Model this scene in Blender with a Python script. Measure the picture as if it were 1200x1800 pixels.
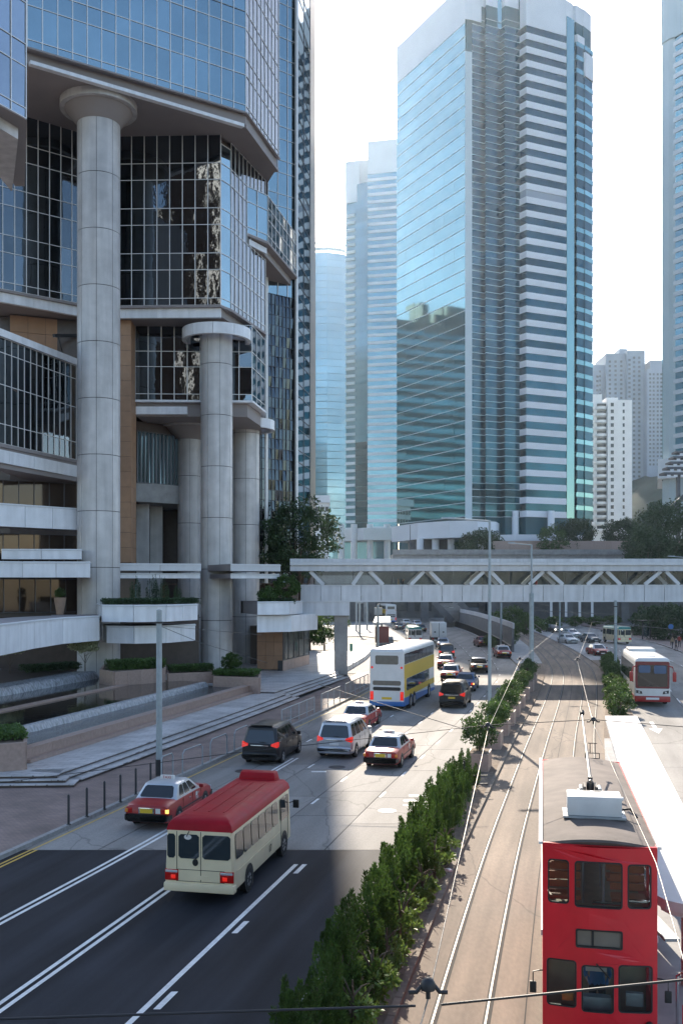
import bpy, bmesh, math, random
from mathutils import Vector, Matrix, Euler
R = math.radians
random.seed(7)
SC = bpy.context.scene
for o in list(bpy.data.objects): bpy.data.objects.remove(o)
COL = SC.collection

# ------------------------------------------------------------------ camera, sky, sun, exposure
CAM_H = 8.8; FPX = 1750.0; HOR = 1028.0
cam = bpy.data.cameras.new('camera'); co = bpy.data.objects.new('camera', cam); COL.objects.link(co)
co.location = (0, 0, CAM_H); co.rotation_euler = (R(90), 0, 0)
cam.sensor_fit = 'VERTICAL'; cam.sensor_height = 36.0; cam.lens = 36.0 * FPX / 1800.0
cam.shift_y = (HOR - 900.0) / 1800.0
cam.clip_start = 0.1; cam.clip_end = 4000
SC.camera = co

SUN_AZ = R(-2.0)      # left of straight ahead
SUN_EL = R(30.0)
sun_dir = Vector((math.sin(SUN_AZ) * math.cos(SUN_EL), math.cos(SUN_AZ) * math.cos(SUN_EL), math.sin(SUN_EL)))
W = bpy.data.worlds.new('World'); SC.world = W; W.use_nodes = True
nt = W.node_tree; nt.nodes.clear()
wo = nt.nodes.new('ShaderNodeOutputWorld'); bg = nt.nodes.new('ShaderNodeBackground'); sky = nt.nodes.new('ShaderNodeTexSky')
sky.sky_type = 'NISHITA'; sky.sun_disc = False
sky.sun_elevation = SUN_EL; sky.sun_rotation = SUN_AZ
sky.air_density = 1.0; sky.dust_density = 1.2; sky.ozone_density = 1.3; sky.altitude = 10
bg.inputs['Strength'].default_value = 0.135
nt.links.new(sky.outputs[0], bg.inputs[0]); nt.links.new(bg.outputs[0], wo.inputs[0])
sl = bpy.data.lights.new('sun', 'SUN'); sl.energy = 4.4; sl.angle = R(0.53); sl.color = (1.0, 0.88, 0.73)
so = bpy.data.objects.new('sun', sl); COL.objects.link(so)
so.rotation_euler = (-sun_dir).to_track_quat('-Z', 'Y').to_euler()
so.location = (0, 200, 150)
vs = SC.view_settings
vs.view_transform = 'Standard'; vs.look = 'None'; vs.exposure = 1.22; vs.gamma = 1.0; vs.use_curve_mapping = False
cy = SC.cycles
cy.use_denoising = True; cy.max_bounces = 6; cy.diffuse_bounces = 3; cy.glossy_bounces = 4
cy.transmission_bounces = 4; cy.transparent_max_bounces = 8; cy.volume_bounces = 0
cy.caustics_reflective = False; cy.caustics_refractive = False; cy.sample_clamp_indirect = 6.0

# ------------------------------------------------------------------ plan geometry read off the photograph
def PT(px, py, Y): return Vector(((px - 600) / FPX * Y, Y, CAM_H - (py - HOR) / FPX * Y))
def GX(px, Y): return (px - 600) / FPX * Y
def GP(px, py, z=0.0):
    Y = (CAM_H - z) * FPX / (py - HOR)
    return Vector(((px - 600) / FPX * Y, Y, z))
def ZY(py, Y): return CAM_H - (py - HOR) / FPX * Y
def interp(tab, y):
    if y <= tab[0][0]:
        (a, b), (c, d) = tab[0], tab[1]
    elif y >= tab[-1][0]:
        (a, b), (c, d) = tab[-2], tab[-1]
    else:
        for i in range(len(tab) - 1):
            if tab[i][0] <= y <= tab[i + 1][0]:
                (a, b), (c, d) = tab[i], tab[i + 1]; break
    return b + (d - b) * (y - a) / (c - a)
# X as a function of Y of the long lines of the street
T_KERBL = [(8, -17.0), (31.8, -10.9), (39.8, -8.75), (52.4, -5.4), (62.1, -2.84), (75.1, 0.43), (95, 4.9), (120, 8.6), (155, 10.2), (230, 9.0), (330, 2.0)]
T_RAILA = [(2, -2.2), (19.95, 1.85), (27.9, 3.5), (40, 6.5), (56.6, 10.6), (74, 15.1), (95, 20.2), (107, 22.5), (128, 25.6), (150, 28.2), (185, 31.4), (230, 33.5), (330, 36)]
def smooth(tab, y, h=7.0): return sum(interp(tab, y + d * h / 3) for d in (-3, -2, -1, 0, 1, 2, 3)) / 7
def X_kerbl(y): return smooth(T_KERBL, y)
def X_rail(y): return smooth(T_RAILA, y, 9.0)
def X_medr(y): return X_rail(y) - 0.75           # kerb between planting and tracks
def X_medl(y): return X_rail(y) - 0.75 - interp([(0, 2.1), (45, 2.1), (60, 1.8), (95, 1.8), (112, 3.0), (164, 6.0), (214, 9.0), (330, 12)], y)
def X_tramr(y): return X_rail(y) + interp([(0, 3.95), (60, 4.3), (108, 5.2), (150, 4.6), (330, 4.5)], y)
T_RRL = [(2, 4.7), (36.75, 12.6), (49.8, 15.65), (62.3, 18.7), (66, 19.2), (108, 29.5), (140, 34.0), (200, 40.0), (330, 44)]
def X_rrl(y): return smooth(T_RRL, y)
def X_rrr(y): return X_rrl(y) + interp([(0, 13), (110, 11), (145, 12), (200, 11), (330, 11)], y)
def sl_at(f, y): return (f(y + 1) - f(y - 1)) / 2.0

# ------------------------------------------------------------------ materials
MATS = {}
def _nodes(name):
    m = bpy.data.materials.new(name); m.use_nodes = True
    n = m.node_tree; n.nodes.clear()
    out = n.nodes.new('ShaderNodeOutputMaterial'); b = n.nodes.new('ShaderNodeBsdfPrincipled')
    n.links.new(b.outputs[0], out.inputs[0])
    return m, n, b, out
def mk(name, col, rough=0.5, metal=0.0, var=0.12, scale=3.0, var2=0.0, scale2=0.3, bump=0.0, bscale=20.0, objrand=0.0,
       world=True, spec=0.5, coat=0.0, emit=None, estr=0.0, stretch=None, rvar=0.0, trans=0.0, bdist=0.02, streak=None, crack=0.0):
    m, n, b, out = _nodes(name); L = n.links.new
    def N(t): return n.nodes.new(t)
    if world:
        g = N('ShaderNodeNewGeometry'); vec = g.outputs['Position']
    else:
        g = N('ShaderNodeTexCoord'); vec = g.outputs['Object']
    if stretch:
        mp = N('ShaderNodeMapping'); mp.inputs['Scale'].default_value = stretch; L(vec, mp.inputs[0]); vec = mp.outputs[0]
    c = col
    last = None
    def mul(amount_socket, src):
        mx = N('ShaderNodeMix'); mx.data_type = 'RGBA'; mx.blend_type = 'MULTIPLY'; mx.inputs[0].default_value = 1.0
        if src is None: mx.inputs[6].default_value = (*col, 1)
        else: L(src, mx.inputs[6])
        L(amount_socket, mx.inputs[7]); return mx.outputs[2]
    def noise_f(sc, amt, det=4):
        nz = N('ShaderNodeTexNoise'); nz.inputs['Scale'].default_value = sc; nz.inputs['Detail'].default_value = det
        L(vec, nz.inputs['Vector'])
        mr = N('ShaderNodeMapRange'); mr.inputs[1].default_value = 0.3; mr.inputs[2].default_value = 0.7
        mr.inputs[3].default_value = 1 - amt; mr.inputs[4].default_value = 1 + amt
        L(nz.outputs[0], mr.inputs[0]); return mr.outputs[0], nz.outputs[0]
    nzo = None
    if var:
        s, nzo = noise_f(scale, var); last = mul(s, last)
    if var2:
        s, _ = noise_f(scale2, var2, 6); last = mul(s, last)
    if streak:
        amt, sc3, rz3 = streak
        mp3 = N('ShaderNodeMapping'); mp3.vector_type = 'TEXTURE'; mp3.inputs['Rotation'].default_value = (0, 0, rz3); L(g.outputs[0] if not world else g.outputs['Position'], mp3.inputs[0])
        mp4 = N('ShaderNodeMapping'); mp4.inputs['Scale'].default_value = sc3; L(mp3.outputs[0], mp4.inputs[0])
        nz = N('ShaderNodeTexNoise'); nz.inputs['Scale'].default_value = 1.0; nz.inputs['Detail'].default_value = 5; L(mp4.outputs[0], nz.inputs['Vector'])
        mr = N('ShaderNodeMapRange'); mr.inputs[1].default_value = .35; mr.inputs[2].default_value = .68
        mr.inputs[3].default_value = 1 - amt; mr.inputs[4].default_value = 1 + amt * .6; L(nz.outputs[0], mr.inputs[0]); last = mul(mr.outputs[0], last)
    if crack:
        vo = N('ShaderNodeTexVoronoi'); vo.feature = 'DISTANCE_TO_EDGE'; vo.inputs['Scale'].default_value = .16
        nz = N('ShaderNodeTexNoise'); nz.inputs['Scale'].default_value = .9; nz.inputs['Detail'].default_value = 4; L(vec, nz.inputs['Vector'])
        mv = N('ShaderNodeMix'); mv.data_type = 'RGBA'; mv.blend_type = 'ADD'; mv.inputs[0].default_value = 1.6; L(vec, mv.inputs[6]); L(nz.outputs[1], mv.inputs[7]); L(mv.outputs[2], vo.inputs['Vector'])
        mr = N('ShaderNodeMapRange'); mr.inputs[1].default_value = 0.0; mr.inputs[2].default_value = .006; mr.inputs[3].default_value = 1 - crack; mr.inputs[4].default_value = 1.0
        L(vo.outputs['Distance'], mr.inputs[0]); last = mul(mr.outputs[0], last)
    if objrand:
        oi = N('ShaderNodeObjectInfo'); mr = N('ShaderNodeMapRange')
        mr.inputs[3].default_value = 1 - objrand; mr.inputs[4].default_value = 1 + objrand
        L(oi.outputs['Random'], mr.inputs[0]); last = mul(mr.outputs[0], last)
    if last is None: b.inputs['Base Color'].default_value = (*col, 1)
    else: L(last, b.inputs['Base Color'])
    b.inputs['Roughness'].default_value = rough; b.inputs['Metallic'].default_value = metal
    b.inputs['Specular IOR Level'].default_value = spec
    if rvar and nzo is not None:
        mr = N('ShaderNodeMapRange'); mr.inputs[3].default_value = max(0, rough - rvar); mr.inputs[4].default_value = min(1, rough + rvar)
        L(nzo, mr.inputs[0]); L(mr.outputs[0], b.inputs['Roughness'])
    if coat: b.inputs['Coat Weight'].default_value = coat; b.inputs['Coat Roughness'].default_value = 0.08
    if emit: b.inputs['Emission Color'].default_value = (*emit, 1); b.inputs['Emission Strength'].default_value = estr
    if bump:
        nz = N('ShaderNodeTexNoise'); nz.inputs['Scale'].default_value = bscale; nz.inputs['Detail'].default_value = 3
        L(vec, nz.inputs['Vector'])
        bp = N('ShaderNodeBump'); bp.inputs['Strength'].default_value = bump; bp.inputs['Distance'].default_value = bdist
        L(nz.outputs[0], bp.inputs['Height']); L(bp.outputs[0], b.inputs['Normal'])
    if trans:
        t = N('ShaderNodeBsdfTranslucent'); mx = N('ShaderNodeMixShader'); mx.inputs[0].default_value = trans
        if last is not None: L(last, t.inputs[0])
        else: t.inputs[0].default_value = (*col, 1)
        L(b.outputs[0], mx.inputs[1]); L(t.outputs[0], mx.inputs[2]); L(mx.outputs[0], out.inputs[0])
    MATS[name] = m
    return m
def glass_sheet(name, tint, alpha, rough=0.02):
    """thin clear pane: part see-through, part mirror"""
    m, n, b, out = _nodes(name); L = n.links.new
    b.inputs['Base Color'].default_value = (*tint, 1); b.inputs['Roughness'].default_value = rough
    b.inputs['Specular IOR Level'].default_value = 0.8
    t = n.nodes.new('ShaderNodeBsdfTransparent'); t.inputs[0].default_value = (0.86, 0.9, 0.9, 1)
    mx = n.nodes.new('ShaderNodeMixShader'); mx.inputs[0].default_value = alpha
    L(t.outputs[0], mx.inputs[1]); L(b.outputs[0], mx.inputs[2]); L(mx.outputs[0], out.inputs[0])
    MATS[name] = m; return m
def brick_mat(name, c1, c2, mortar, bw, bh, rough=0.8, msize=0.02, rot=0.0):
    m, n, b, out = _nodes(name); L = n.links.new
    g = n.nodes.new('ShaderNodeNewGeometry'); mp = n.nodes.new('ShaderNodeMapping'); mp.inputs['Rotation'].default_value = (0, 0, rot)
    br = n.nodes.new('ShaderNodeTexBrick'); br.inputs['Scale'].default_value = 1.0
    br.inputs['Color1'].default_value = (*c1, 1); br.inputs['Color2'].default_value = (*c2, 1); br.inputs['Mortar'].default_value = (*mortar, 1)
    br.inputs['Brick Width'].default_value = bw; br.inputs['Row Height'].default_value = bh; br.inputs['Mortar Size'].default_value = msize
    L(g.outputs['Position'], mp.inputs[0]); L(mp.outputs[0], br.inputs['Vector'])
    nz = n.nodes.new('ShaderNodeTexNoise'); nz.inputs['Scale'].default_value = 0.7; nz.inputs['Detail'].default_value = 6
    L(g.outputs['Position'], nz.inputs['Vector'])
    mr = n.nodes.new('ShaderNodeMapRange'); mr.inputs[1].default_value = .3; mr.inputs[2].default_value = .7; mr.inputs[3].default_value = .7; mr.inputs[4].default_value = 1.2
    L(nz.outputs[0], mr.inputs[0])
    mx = n.nodes.new('ShaderNodeMix'); mx.data_type = 'RGBA'; mx.blend_type = 'MULTIPLY'; mx.inputs[0].default_value = 1
    L(br.outputs[0], mx.inputs[6]); L(mr.outputs[0], mx.inputs[7]); L(mx.outputs[2], b.inputs['Base Color'])
    b.inputs['Roughness'].default_value = rough
    MATS[name] = m; return m

M = MATS
mk('bronze_dark', (0.016, 0.013, 0.013), 0.95, var=.1, spec=.05)
mk('reflect_teal', (0.02, 0.085, 0.105), 0.4, var=.3, scale=.1)
mk('kerb_brown', (0.17, 0.135, 0.105), 0.85, var=.2, scale=6, objrand=.12, bump=.2)
mk('asphalt', (0.030, 0.032, 0.039), 0.75, spec=.15, var=.18, scale=40, var2=.18, scale2=.25, bump=.25, bscale=90, rvar=.08, streak=(.42, (1.1, .06, 1), R(-14.5)))
mk('concrete_road', (0.27, 0.255, 0.235), 0.8, spec=.25, var=.10, scale=14, var2=.16, scale2=.22, bump=.12, bscale=60, objrand=.09, rvar=.08, stretch=(1, .45, 1), streak=(.2, (1.0, .07, 1), R(-14)), crack=.35)
mk('track_bed', (0.195, 0.148, 0.110), 0.85, streak=(.32, (1.6, .1, 1), R(-13.5)), crack=.4, var=.10, scale=12, var2=.22, scale2=.28, bump=.2, bscale=45, stretch=(1, .35, 1))
mk('soil', (0.17, 0.125, 0.09), 0.95, var=.3, scale=6, bump=.5, bscale=25)
mk('kerb_stone', (0.30, 0.29, 0.275), 0.8, var=.15, scale=8, objrand=.08, bump=.1)
mk('ground', (0.16, 0.15, 0.145), 0.85, var=.2, scale=.3)
brick_mat('pavers', (0.28, 0.195, 0.165), (0.22, 0.16, 0.14), (0.11, 0.09, 0.08), 0.22, 0.11, .75, .008, R(14))
brick_mat('plaza_stone', (0.56, 0.54, 0.525), (0.49, 0.475, 0.465), (0.14, 0.13, 0.13), 0.9, 0.45, .45, .012, R(14))
mk('paint_white', (0.72, 0.72, 0.70), 0.6, var=.12, scale=9, var2=.1, scale2=1.5)
mk('paint_yellow', (0.62, 0.40, 0.06), 0.6, var=.15, scale=9)
mk('rail_steel', (0.22, 0.205, 0.19), 0.6, 1.0, var=.1, scale=20)
mk('groove', (0.03, 0.027, 0.025), 0.9, var=.2)
mk('steel_grey', (0.36, 0.39, 0.41), 0.5, 0.5, var=.1, scale=5)
mk('pole_grey', (0.33, 0.38, 0.40), 0.55, 0.2, var=.1, scale=4)
mk('dark_metal', (0.035, 0.035, 0.038), 0.5, 0.3, var=.1)
mk('wire', (0.20, 0.19, 0.18), 0.55, 1.0, var=0)
mk('wire_dark', (0.03, 0.03, 0.032), 0.5, 0.2, var=0)
# cladding and stone of the left building
mk('panel_white', (0.80, 0.81, 0.83), 0.38, 0.0, streak=(.10, (1.6, 1.6, .2), 0), var=.05, scale=1.2, objrand=.05)
mk('column_stone', (0.56, 0.54, 0.525), 0.34, streak=(.16, (1.3, 1.3, .10), 0), var=.10, scale=.9, var2=.10, scale2=.25, objrand=.035)
mk('granite_brown', (0.40, 0.235, 0.14), 0.6, var=.08, scale=1.5, objrand=.05, bump=.05)
mk('granite_pink', (0.36, 0.255, 0.21), 0.5, var=.12, scale=6, objrand=.06)
mk('granite_dark', (0.085, 0.062, 0.052), 0.35, var=.15, scale=2)  # on the step fronts its dark tone stands in for shade
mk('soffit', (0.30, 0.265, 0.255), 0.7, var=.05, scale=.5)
mk('seam', (0.06, 0.058, 0.056), 0.8, var=0)
mk('mullion', (0.80, 0.79, 0.77), 0.35, 0.15, var=.05)
mk('mullion_dark', (0.10, 0.10, 0.11), 0.4, 0.5, var=0)
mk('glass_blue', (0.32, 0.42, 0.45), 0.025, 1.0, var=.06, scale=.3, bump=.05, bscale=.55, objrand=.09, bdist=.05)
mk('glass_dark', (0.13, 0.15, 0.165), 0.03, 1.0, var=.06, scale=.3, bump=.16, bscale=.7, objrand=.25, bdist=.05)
mk('glass_wavy', (0.36, 0.40, 0.44), 0.03, 1.0, var=.05, scale=.3, bump=.55, bscale=.8, objrand=.1, bdist=.05)
mk('glass_lobby', (0.09, 0.065, 0.05), 0.06, 0.6, var=.1, scale=.3, bump=.03, bscale=.6, objrand=.2)
mk('glass_teal', (0.275, 0.445, 0.44), 0.05, 1.0, var=.08, scale=.06, bump=.07, bscale=.22, objrand=.10)
mk('glass_teal_dark', (0.032, 0.092, 0.12), 0.08, 0.75, var=.25, scale=.12, bump=.05, bscale=.3, objrand=.25)
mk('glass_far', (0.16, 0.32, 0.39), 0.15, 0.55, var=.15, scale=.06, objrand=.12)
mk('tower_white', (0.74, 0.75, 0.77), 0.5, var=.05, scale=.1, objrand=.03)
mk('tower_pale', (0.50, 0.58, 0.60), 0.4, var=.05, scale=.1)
mk('resi_white', (0.86, 0.85, 0.84), 0.7, var=.06, scale=.2)
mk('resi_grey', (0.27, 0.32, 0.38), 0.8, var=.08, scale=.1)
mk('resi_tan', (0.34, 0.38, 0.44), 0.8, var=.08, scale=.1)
mk('window_dark', (0.04, 0.05, 0.06), 0.15, 0.0, var=.2, objrand=.4)
mk('concrete', (0.30, 0.295, 0.285), 0.8, var=.12, scale=1.5, var2=.15, scale2=.4, bump=.1)
mk('concrete_dark', (0.13, 0.135, 0.145), 0.85, var=.15, scale=.8)
mk('bridge_panel', (0.60, 0.61, 0.63), 0.42, streak=(.14, (2.2, 2.2, .25), 0), var=.06, scale=1.0, objrand=.05)
mk('bridge_trim', (0.62, 0.63, 0.645), 0.4, var=.04)
mk('hill', (0.016, 0.034, 0.026), 0.95, var=.4, scale=.12, spec=.1)
glass_sheet('glass_clear', (0.10, 0.13, 0.14), 0.35)
glass_sheet('glass_tram', (0.05, 0.055, 0.055), 0.13)
# water
mk('water', (0.012, 0.014, 0.013), 0.04, 0.0, var=.1, spec=.6, bump=.10, bscale=1.6, bdist=.05)
mk('water_rough', (0.05, 0.06, 0.065), 0.12, 0.0, var=.3, scale=2.5, spec=.6, bump=.8, bscale=5, bdist=.06)
mk('waterfall', (0.30, 0.31, 0.32), 0.22, 0.0, var=.45, scale=7, bump=.9, bscale=9, stretch=(1, 1, .12), bdist=.05)
# plants
mk('leaf_conifer', (0.060, 0.112, 0.020), 0.7, var=.35, scale=2.5, trans=.35, objrand=.15)
mk('leaf_light', (0.15, 0.23, 0.05), 0.45, var=.35, scale=3, trans=.35, objrand=.12)
mk('leaf_dark', (0.042, 0.075, 0.028), 0.6, var=.4, scale=1.2, trans=.22, objrand=.15)
mk('leaf_mid', (0.070, 0.125, 0.028), 0.55, var=.35, scale=1.5, trans=.3, objrand=.15)
mk('leaf_variegated', (0.46, 0.48, 0.30), 0.6, var=.35, scale=5, trans=.3)
mk('bark', (0.10, 0.075, 0.055), 0.9, var=.25, scale=6, bump=.4)
mk('terracotta', (0.30, 0.20, 0.14), 0.7, var=.1)
# vehicles
def paint(name, c, rough=.36, var=.03): mk(name, c, rough, 0.0, var=var, scale=2, world=False, coat=.15)
paint('car_red', (0.33, 0.010, 0.012)); paint('car_black', (0.012, 0.012, 0.013)); paint('car_white', (0.66, 0.66, 0.65))
mk('car_silver', (0.52, 0.54, 0.58), .3, .55, var=.03, world=False, coat=.5)
mk('taxi_silver', (0.56, 0.58, 0.60), .32, .3, var=.03, world=False, coat=.5)
paint('car_blue', (0.05, 0.10, 0.20)); paint('car_maroon', (0.16, 0.015, 0.02)); paint('car_grey', (0.12, 0.13, 0.14))
paint('bus_cream', (0.80, 0.68, 0.45), .45, .06); mk('bus_red', (0.33, 0.007, 0.016), .5, 0.0, var=.08, scale=3, var2=.14, scale2=.7, world=False, spec=.2, rvar=.1)
paint('bus_yellow', (0.62, 0.40, 0.02)); paint('bus_white', (0.68, 0.68, 0.665), .35, .05); paint('bus_blue', (0.02, 0.13, 0.38))
paint('bus_green', (0.03, 0.20, 0.16)); mk('tram_red', (0.62, 0.012, 0.024), .38, 0.0, var=.05, scale=3, var2=.12, scale2=.8, world=False, coat=.15, rvar=.08)
mk('tram_roof', (0.115, 0.092, 0.080), .85, var=.2, scale=3, var2=.2, scale2=.8, world=False, bump=.25, bscale=30)
mk('tram_white', (0.66, 0.66, 0.65), .45, var=.08, world=False)
mk('seat_brown', (0.50, 0.14, 0.05), .5, var=.15, scale=5, world=False)
mk('interior', (0.42, 0.34, 0.22), .7, var=.15, scale=3, world=False)
mk('rubber', (0.014, 0.014, 0.014), .8, var=.1, world=False)
mk('rim', (0.50, 0.50, 0.50), .3, .85, var=.05, world=False)
mk('chrome', (0.7, 0.7, 0.7), .15, 1.0, var=0, world=False)
mk('trim_black', (0.015, 0.015, 0.016), .5, var=0, world=False)
mk('car_glass', (0.012, 0.015, 0.017), .04, 0.0, var=0, world=False, spec=.9)
mk('bus_glass', (0.03, 0.04, 0.045), .05, 0.0, var=0, world=False, spec=.9)
mk('bus_glass_blind', (0.17, 0.155, 0.13), .2, 0.0, var=.1, world=False)
mk('tail_red', (0.45, 0.012, 0.01), .2, 0, var=0, world=False)
mk('tail_lit', (0.5, 0.02, 0.01), .2, 0, var=0, world=False, emit=(1, .03, .02), estr=.22)
mk('lamp_amber', (0.7, 0.25, 0.05), .2, 0, var=0, world=False)
mk('lamp_amber_lit', (0.8, 0.35, 0.08), .2, 0, var=0, world=False, emit=(1, .5, .12), estr=.9)
mk('lamp_clear', (0.62, 0.64, 0.66), .1, .3, var=0, world=False)
mk('head_lit', (0.9, 0.9, 0.9), .1, 0, var=0, world=False, emit=(1, .97, .9), estr=4)
mk('plate_yellow', (0.70, 0.47, 0.03), .5, var=.04, world=False)
mk('plate_white', (0.7, 0.7, 0.7), .5, var=0, world=False)
mk('sign_white', (0.72, 0.70, 0.66), .4, var=0, world=False)
mk('ink_red', (0.45, 0.02, 0.02), .5, var=0, world=False)
mk('ink_black', (0.02, 0.02, 0.02), .5, var=0, world=False)
mk('shelter_white', (0.70, 0.69, 0.67), .6, streak=(.18, (1.2, .25, 1), R(-13)), var=.06, scale=.8)
# people
mk('skin', (0.45, 0.27, 0.19), .55, var=.05, world=False); mk('hair', (0.015, 0.012, 0.010), .5, var=0, world=False)
mk('cloth_blue', (0.05, 0.16, 0.36), .8, var=.1, world=False); mk('cloth_dark', (0.025, 0.026, 0.032), .85, var=.1, world=False)
mk('cloth_white', (0.6, 0.6, 0.58), .8, var=.1, world=False); mk('cloth_red', (0.35, 0.05, 0.04), .8, var=.1, world=False)
mk('cloth_tan', (0.30, 0.22, 0.13), .8, var=.1, world=False)

# ------------------------------------------------------------------ object helpers
WL = {}     # world position of each parent while building
def wloc(p): return WL.get(p.name, Vector((0, 0, 0))) if p is not None else Vector((0, 0, 0))
def tag(o, label, cat=None, group=None, kind=None):
    if label: o['label'] = label
    if cat: o['category'] = cat
    if group: o['group'] = group
    if kind: o['kind'] = kind
    return o
def thing(name, label, cat, loc=(0, 0, 0), group=None):
    o = bpy.data.objects.new(name, None); COL.objects.link(o); o.empty_display_size = .3
    o.location = loc; WL[o.name] = Vector(loc)
    return tag(o, label, cat, group)
class MB:
    def __init__(s): s.v = []; s.f = []
    def add(s, vs, fs):
        k = len(s.v); s.v += [tuple(v) for v in vs]; s.f += [tuple(i + k for i in f) for f in fs]; return s
    def box(s, x0, x1, y0, y1, z0, z1):
        return s.add([(x0, y0, z0), (x1, y0, z0), (x1, y1, z0), (x0, y1, z0), (x0, y0, z1), (x1, y0, z1), (x1, y1, z1), (x0, y1, z1)],
                     [(0, 3, 2, 1), (4, 5, 6, 7), (0, 1, 5, 4), (1, 2, 6, 5), (2, 3, 7, 6), (3, 0, 4, 7)])
    def bar(s, p, q, w, h, up=(0, 0, 1)):
        p = Vector(p); q = Vector(q); d = (q - p).normalized(); u = Vector(up)
        if abs(d.dot(u)) > .98: u = Vector((0, 1, 0))
        a = d.cross(u).normalized() * (w / 2); b = a.cross(d).normalized() * (h / 2)
        return s.add([p - a - b, p + a - b, p + a + b, p - a + b, q - a - b, q + a - b, q + a + b, q - a + b],
                     [(0, 1, 2, 3), (7, 6, 5, 4), (0, 4, 5, 1), (1, 5, 6, 2), (2, 6, 7, 3), (3, 7, 4, 0)])
    def tube(s, pts, r, n=8, cap=True):
        pts = [Vector(p) for p in pts]; rs = r if isinstance(r, (list, tuple)) else [r] * len(pts)
        rings = []
        for i, p in enumerate(pts):
            d = (pts[min(i + 1, len(pts) - 1)] - pts[max(i - 1, 0)]).normalized()
            u = Vector((0, 0, 1)) if abs(d.z) < .9 else Vector((1, 0, 0))
            a = d.cross(u).normalized(); b = a.cross(d)
            rings.append([p + (a * math.cos(2 * math.pi * k / n) + b * math.sin(2 * math.pi * k / n)) * rs[i] for k in range(n)])
        return s.loft(rings, cap)
    def loft(s, rings, cap=True, closed=True):
        n = len(rings[0]); vs = [v for r in rings for v in r]; fs = []
        for i in range(len(rings) - 1):
            for k in range(n if closed else n - 1):
                k2 = (k + 1) % n
                fs.append((i * n + k, i * n + k2, (i + 1) * n + k2, (i + 1) * n + k))
        if cap:
            fs.append(tuple(reversed(range(n)))); fs.append(tuple((len(rings) - 1) * n + k for k in range(n)))
        return s.add(vs, fs)
    def prism(s, poly, z0, z1):
        n = len(poly)
        vs = [(p[0], p[1], z0) for p in poly] + [(p[0], p[1], z1) for p in poly]
        return s.add(vs, [tuple(reversed(range(n))), tuple(range(n, 2 * n))] + [(k, (k + 1) % n, n + (k + 1) % n, n + k) for k in range(n)])
    def lathe(s, prof, n=24, c=(0, 0, 0), axis='Z'):
        rings = []
        for r, h in prof:
            ring = []
            for k in range(n):
                a = 2 * math.pi * k / n
                if axis == 'Z': ring.append((c[0] + r * math.cos(a), c[1] + r * math.sin(a), c[2] + h))
                else: ring.append((c[0] + h, c[1] + r * math.cos(a), c[2] + r * math.sin(a)))
            rings.append(ring)
        return s.loft(rings)
    def quad(s, a, b, c, d): return s.add([a, b, c, d], [(0, 1, 2, 3)])
    def slab(s, a, b, c, d, t):
        """thin plate with outer face a,b,c,d (counter-clockwise seen from outside) and thickness t inwards"""
        a, b, c, d = map(Vector, (a, b, c, d)); n = (b - a).cross(d - a).normalized() * t
        return s.add([a, b, c, d, a - n, b - n, c - n, d - n],
                     [(0, 1, 2, 3), (7, 6, 5, 4), (0, 4, 5, 1), (1, 5, 6, 2), (2, 6, 7, 3), (3, 7, 4, 0)])
    def mesh(s, name, mat, origin=(0, 0, 0), smooth=None, fix=True):
        ox, oy, oz = origin
        me = bpy.data.meshes.new(name)
        me.from_pydata([(x - ox, y - oy, z - oz) for x, y, z in s.v], [], s.f)
        if fix:
            bm = bmesh.new(); bm.from_mesh(me); bmesh.ops.recalc_face_normals(bm, faces=bm.faces); bm.to_mesh(me); bm.free()
        me.materials.append(M[mat])
        if smooth is not None:
            me.shade_smooth(); me.set_sharp_from_angle(angle=R(smooth))
        return me
    def build(s, name, mat, parent=None, origin=None, smooth=None, bevel=0, fix=True):
        if origin is None:
            if parent is not None and parent.name in LOCAL: origin = (0, 0, 0)
            else:
                xs = [v[0] for v in s.v]; ys = [v[1] for v in s.v]; zs = [v[2] for v in s.v]
                origin = ((min(xs) + max(xs)) / 2, (min(ys) + max(ys)) / 2, min(zs))
        me = s.mesh(name, mat, origin, smooth, fix)
        if bevel:
            bm = bmesh.new(); bm.from_mesh(me)
            bmesh.ops.bevel(bm, geom=[e for e in bm.edges if e.calc_face_angle(0) > R(25)], offset=bevel, segments=2, affect='EDGES', profile=.6)
            bm.to_mesh(me); bm.free(); me.shade_smooth(); me.set_sharp_from_angle(angle=R(40))
        return link(name, me, parent, origin)
LOCAL = set()
def link(name, me, parent, origin):
    o = bpy.data.objects.new(name, me); COL.objects.link(o)
    origin = Vector(origin)
    o.parent = parent; o.location = origin - wloc(parent); WL[o.name] = origin
    if parent is not None and parent.name in LOCAL: LOCAL.add(o.name)
    return o
UNIT = {}
def piece(name, mat, parent, c, size, rz=0.0, rx=0.0, ry=0.0, kind=None):
    """a box-shaped piece sharing one small mesh for each material; c = its centre in the world"""
    if mat not in UNIT: UNIT[mat] = MB().box(-.5, .5, -.5, .5, -.5, .5).mesh('piece_' + mat, mat)
    o = link(name, UNIT[mat], parent, c)
    o.scale = size; o.rotation_euler = Euler((rx, ry, rz), 'XYZ')
    return o
def local_thing(name, label, cat, group=None):
    o = thing(name, label, cat, (0, 0, 0), group); LOCAL.add(o.name); return o
def settle(o, loc, rz):
    o.location = loc; o.rotation_euler = (0, 0, rz); WL[o.name] = Vector(loc)
def copy_tree(o, parent=None):
    c = o.copy(); COL.objects.link(c); c.parent = parent
    for ch in o.children: copy_tree(ch, c)
    return c
def unit2(a): 
    l = math.hypot(a[0], a[1]); return (a[0] / l, a[1] / l)
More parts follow.
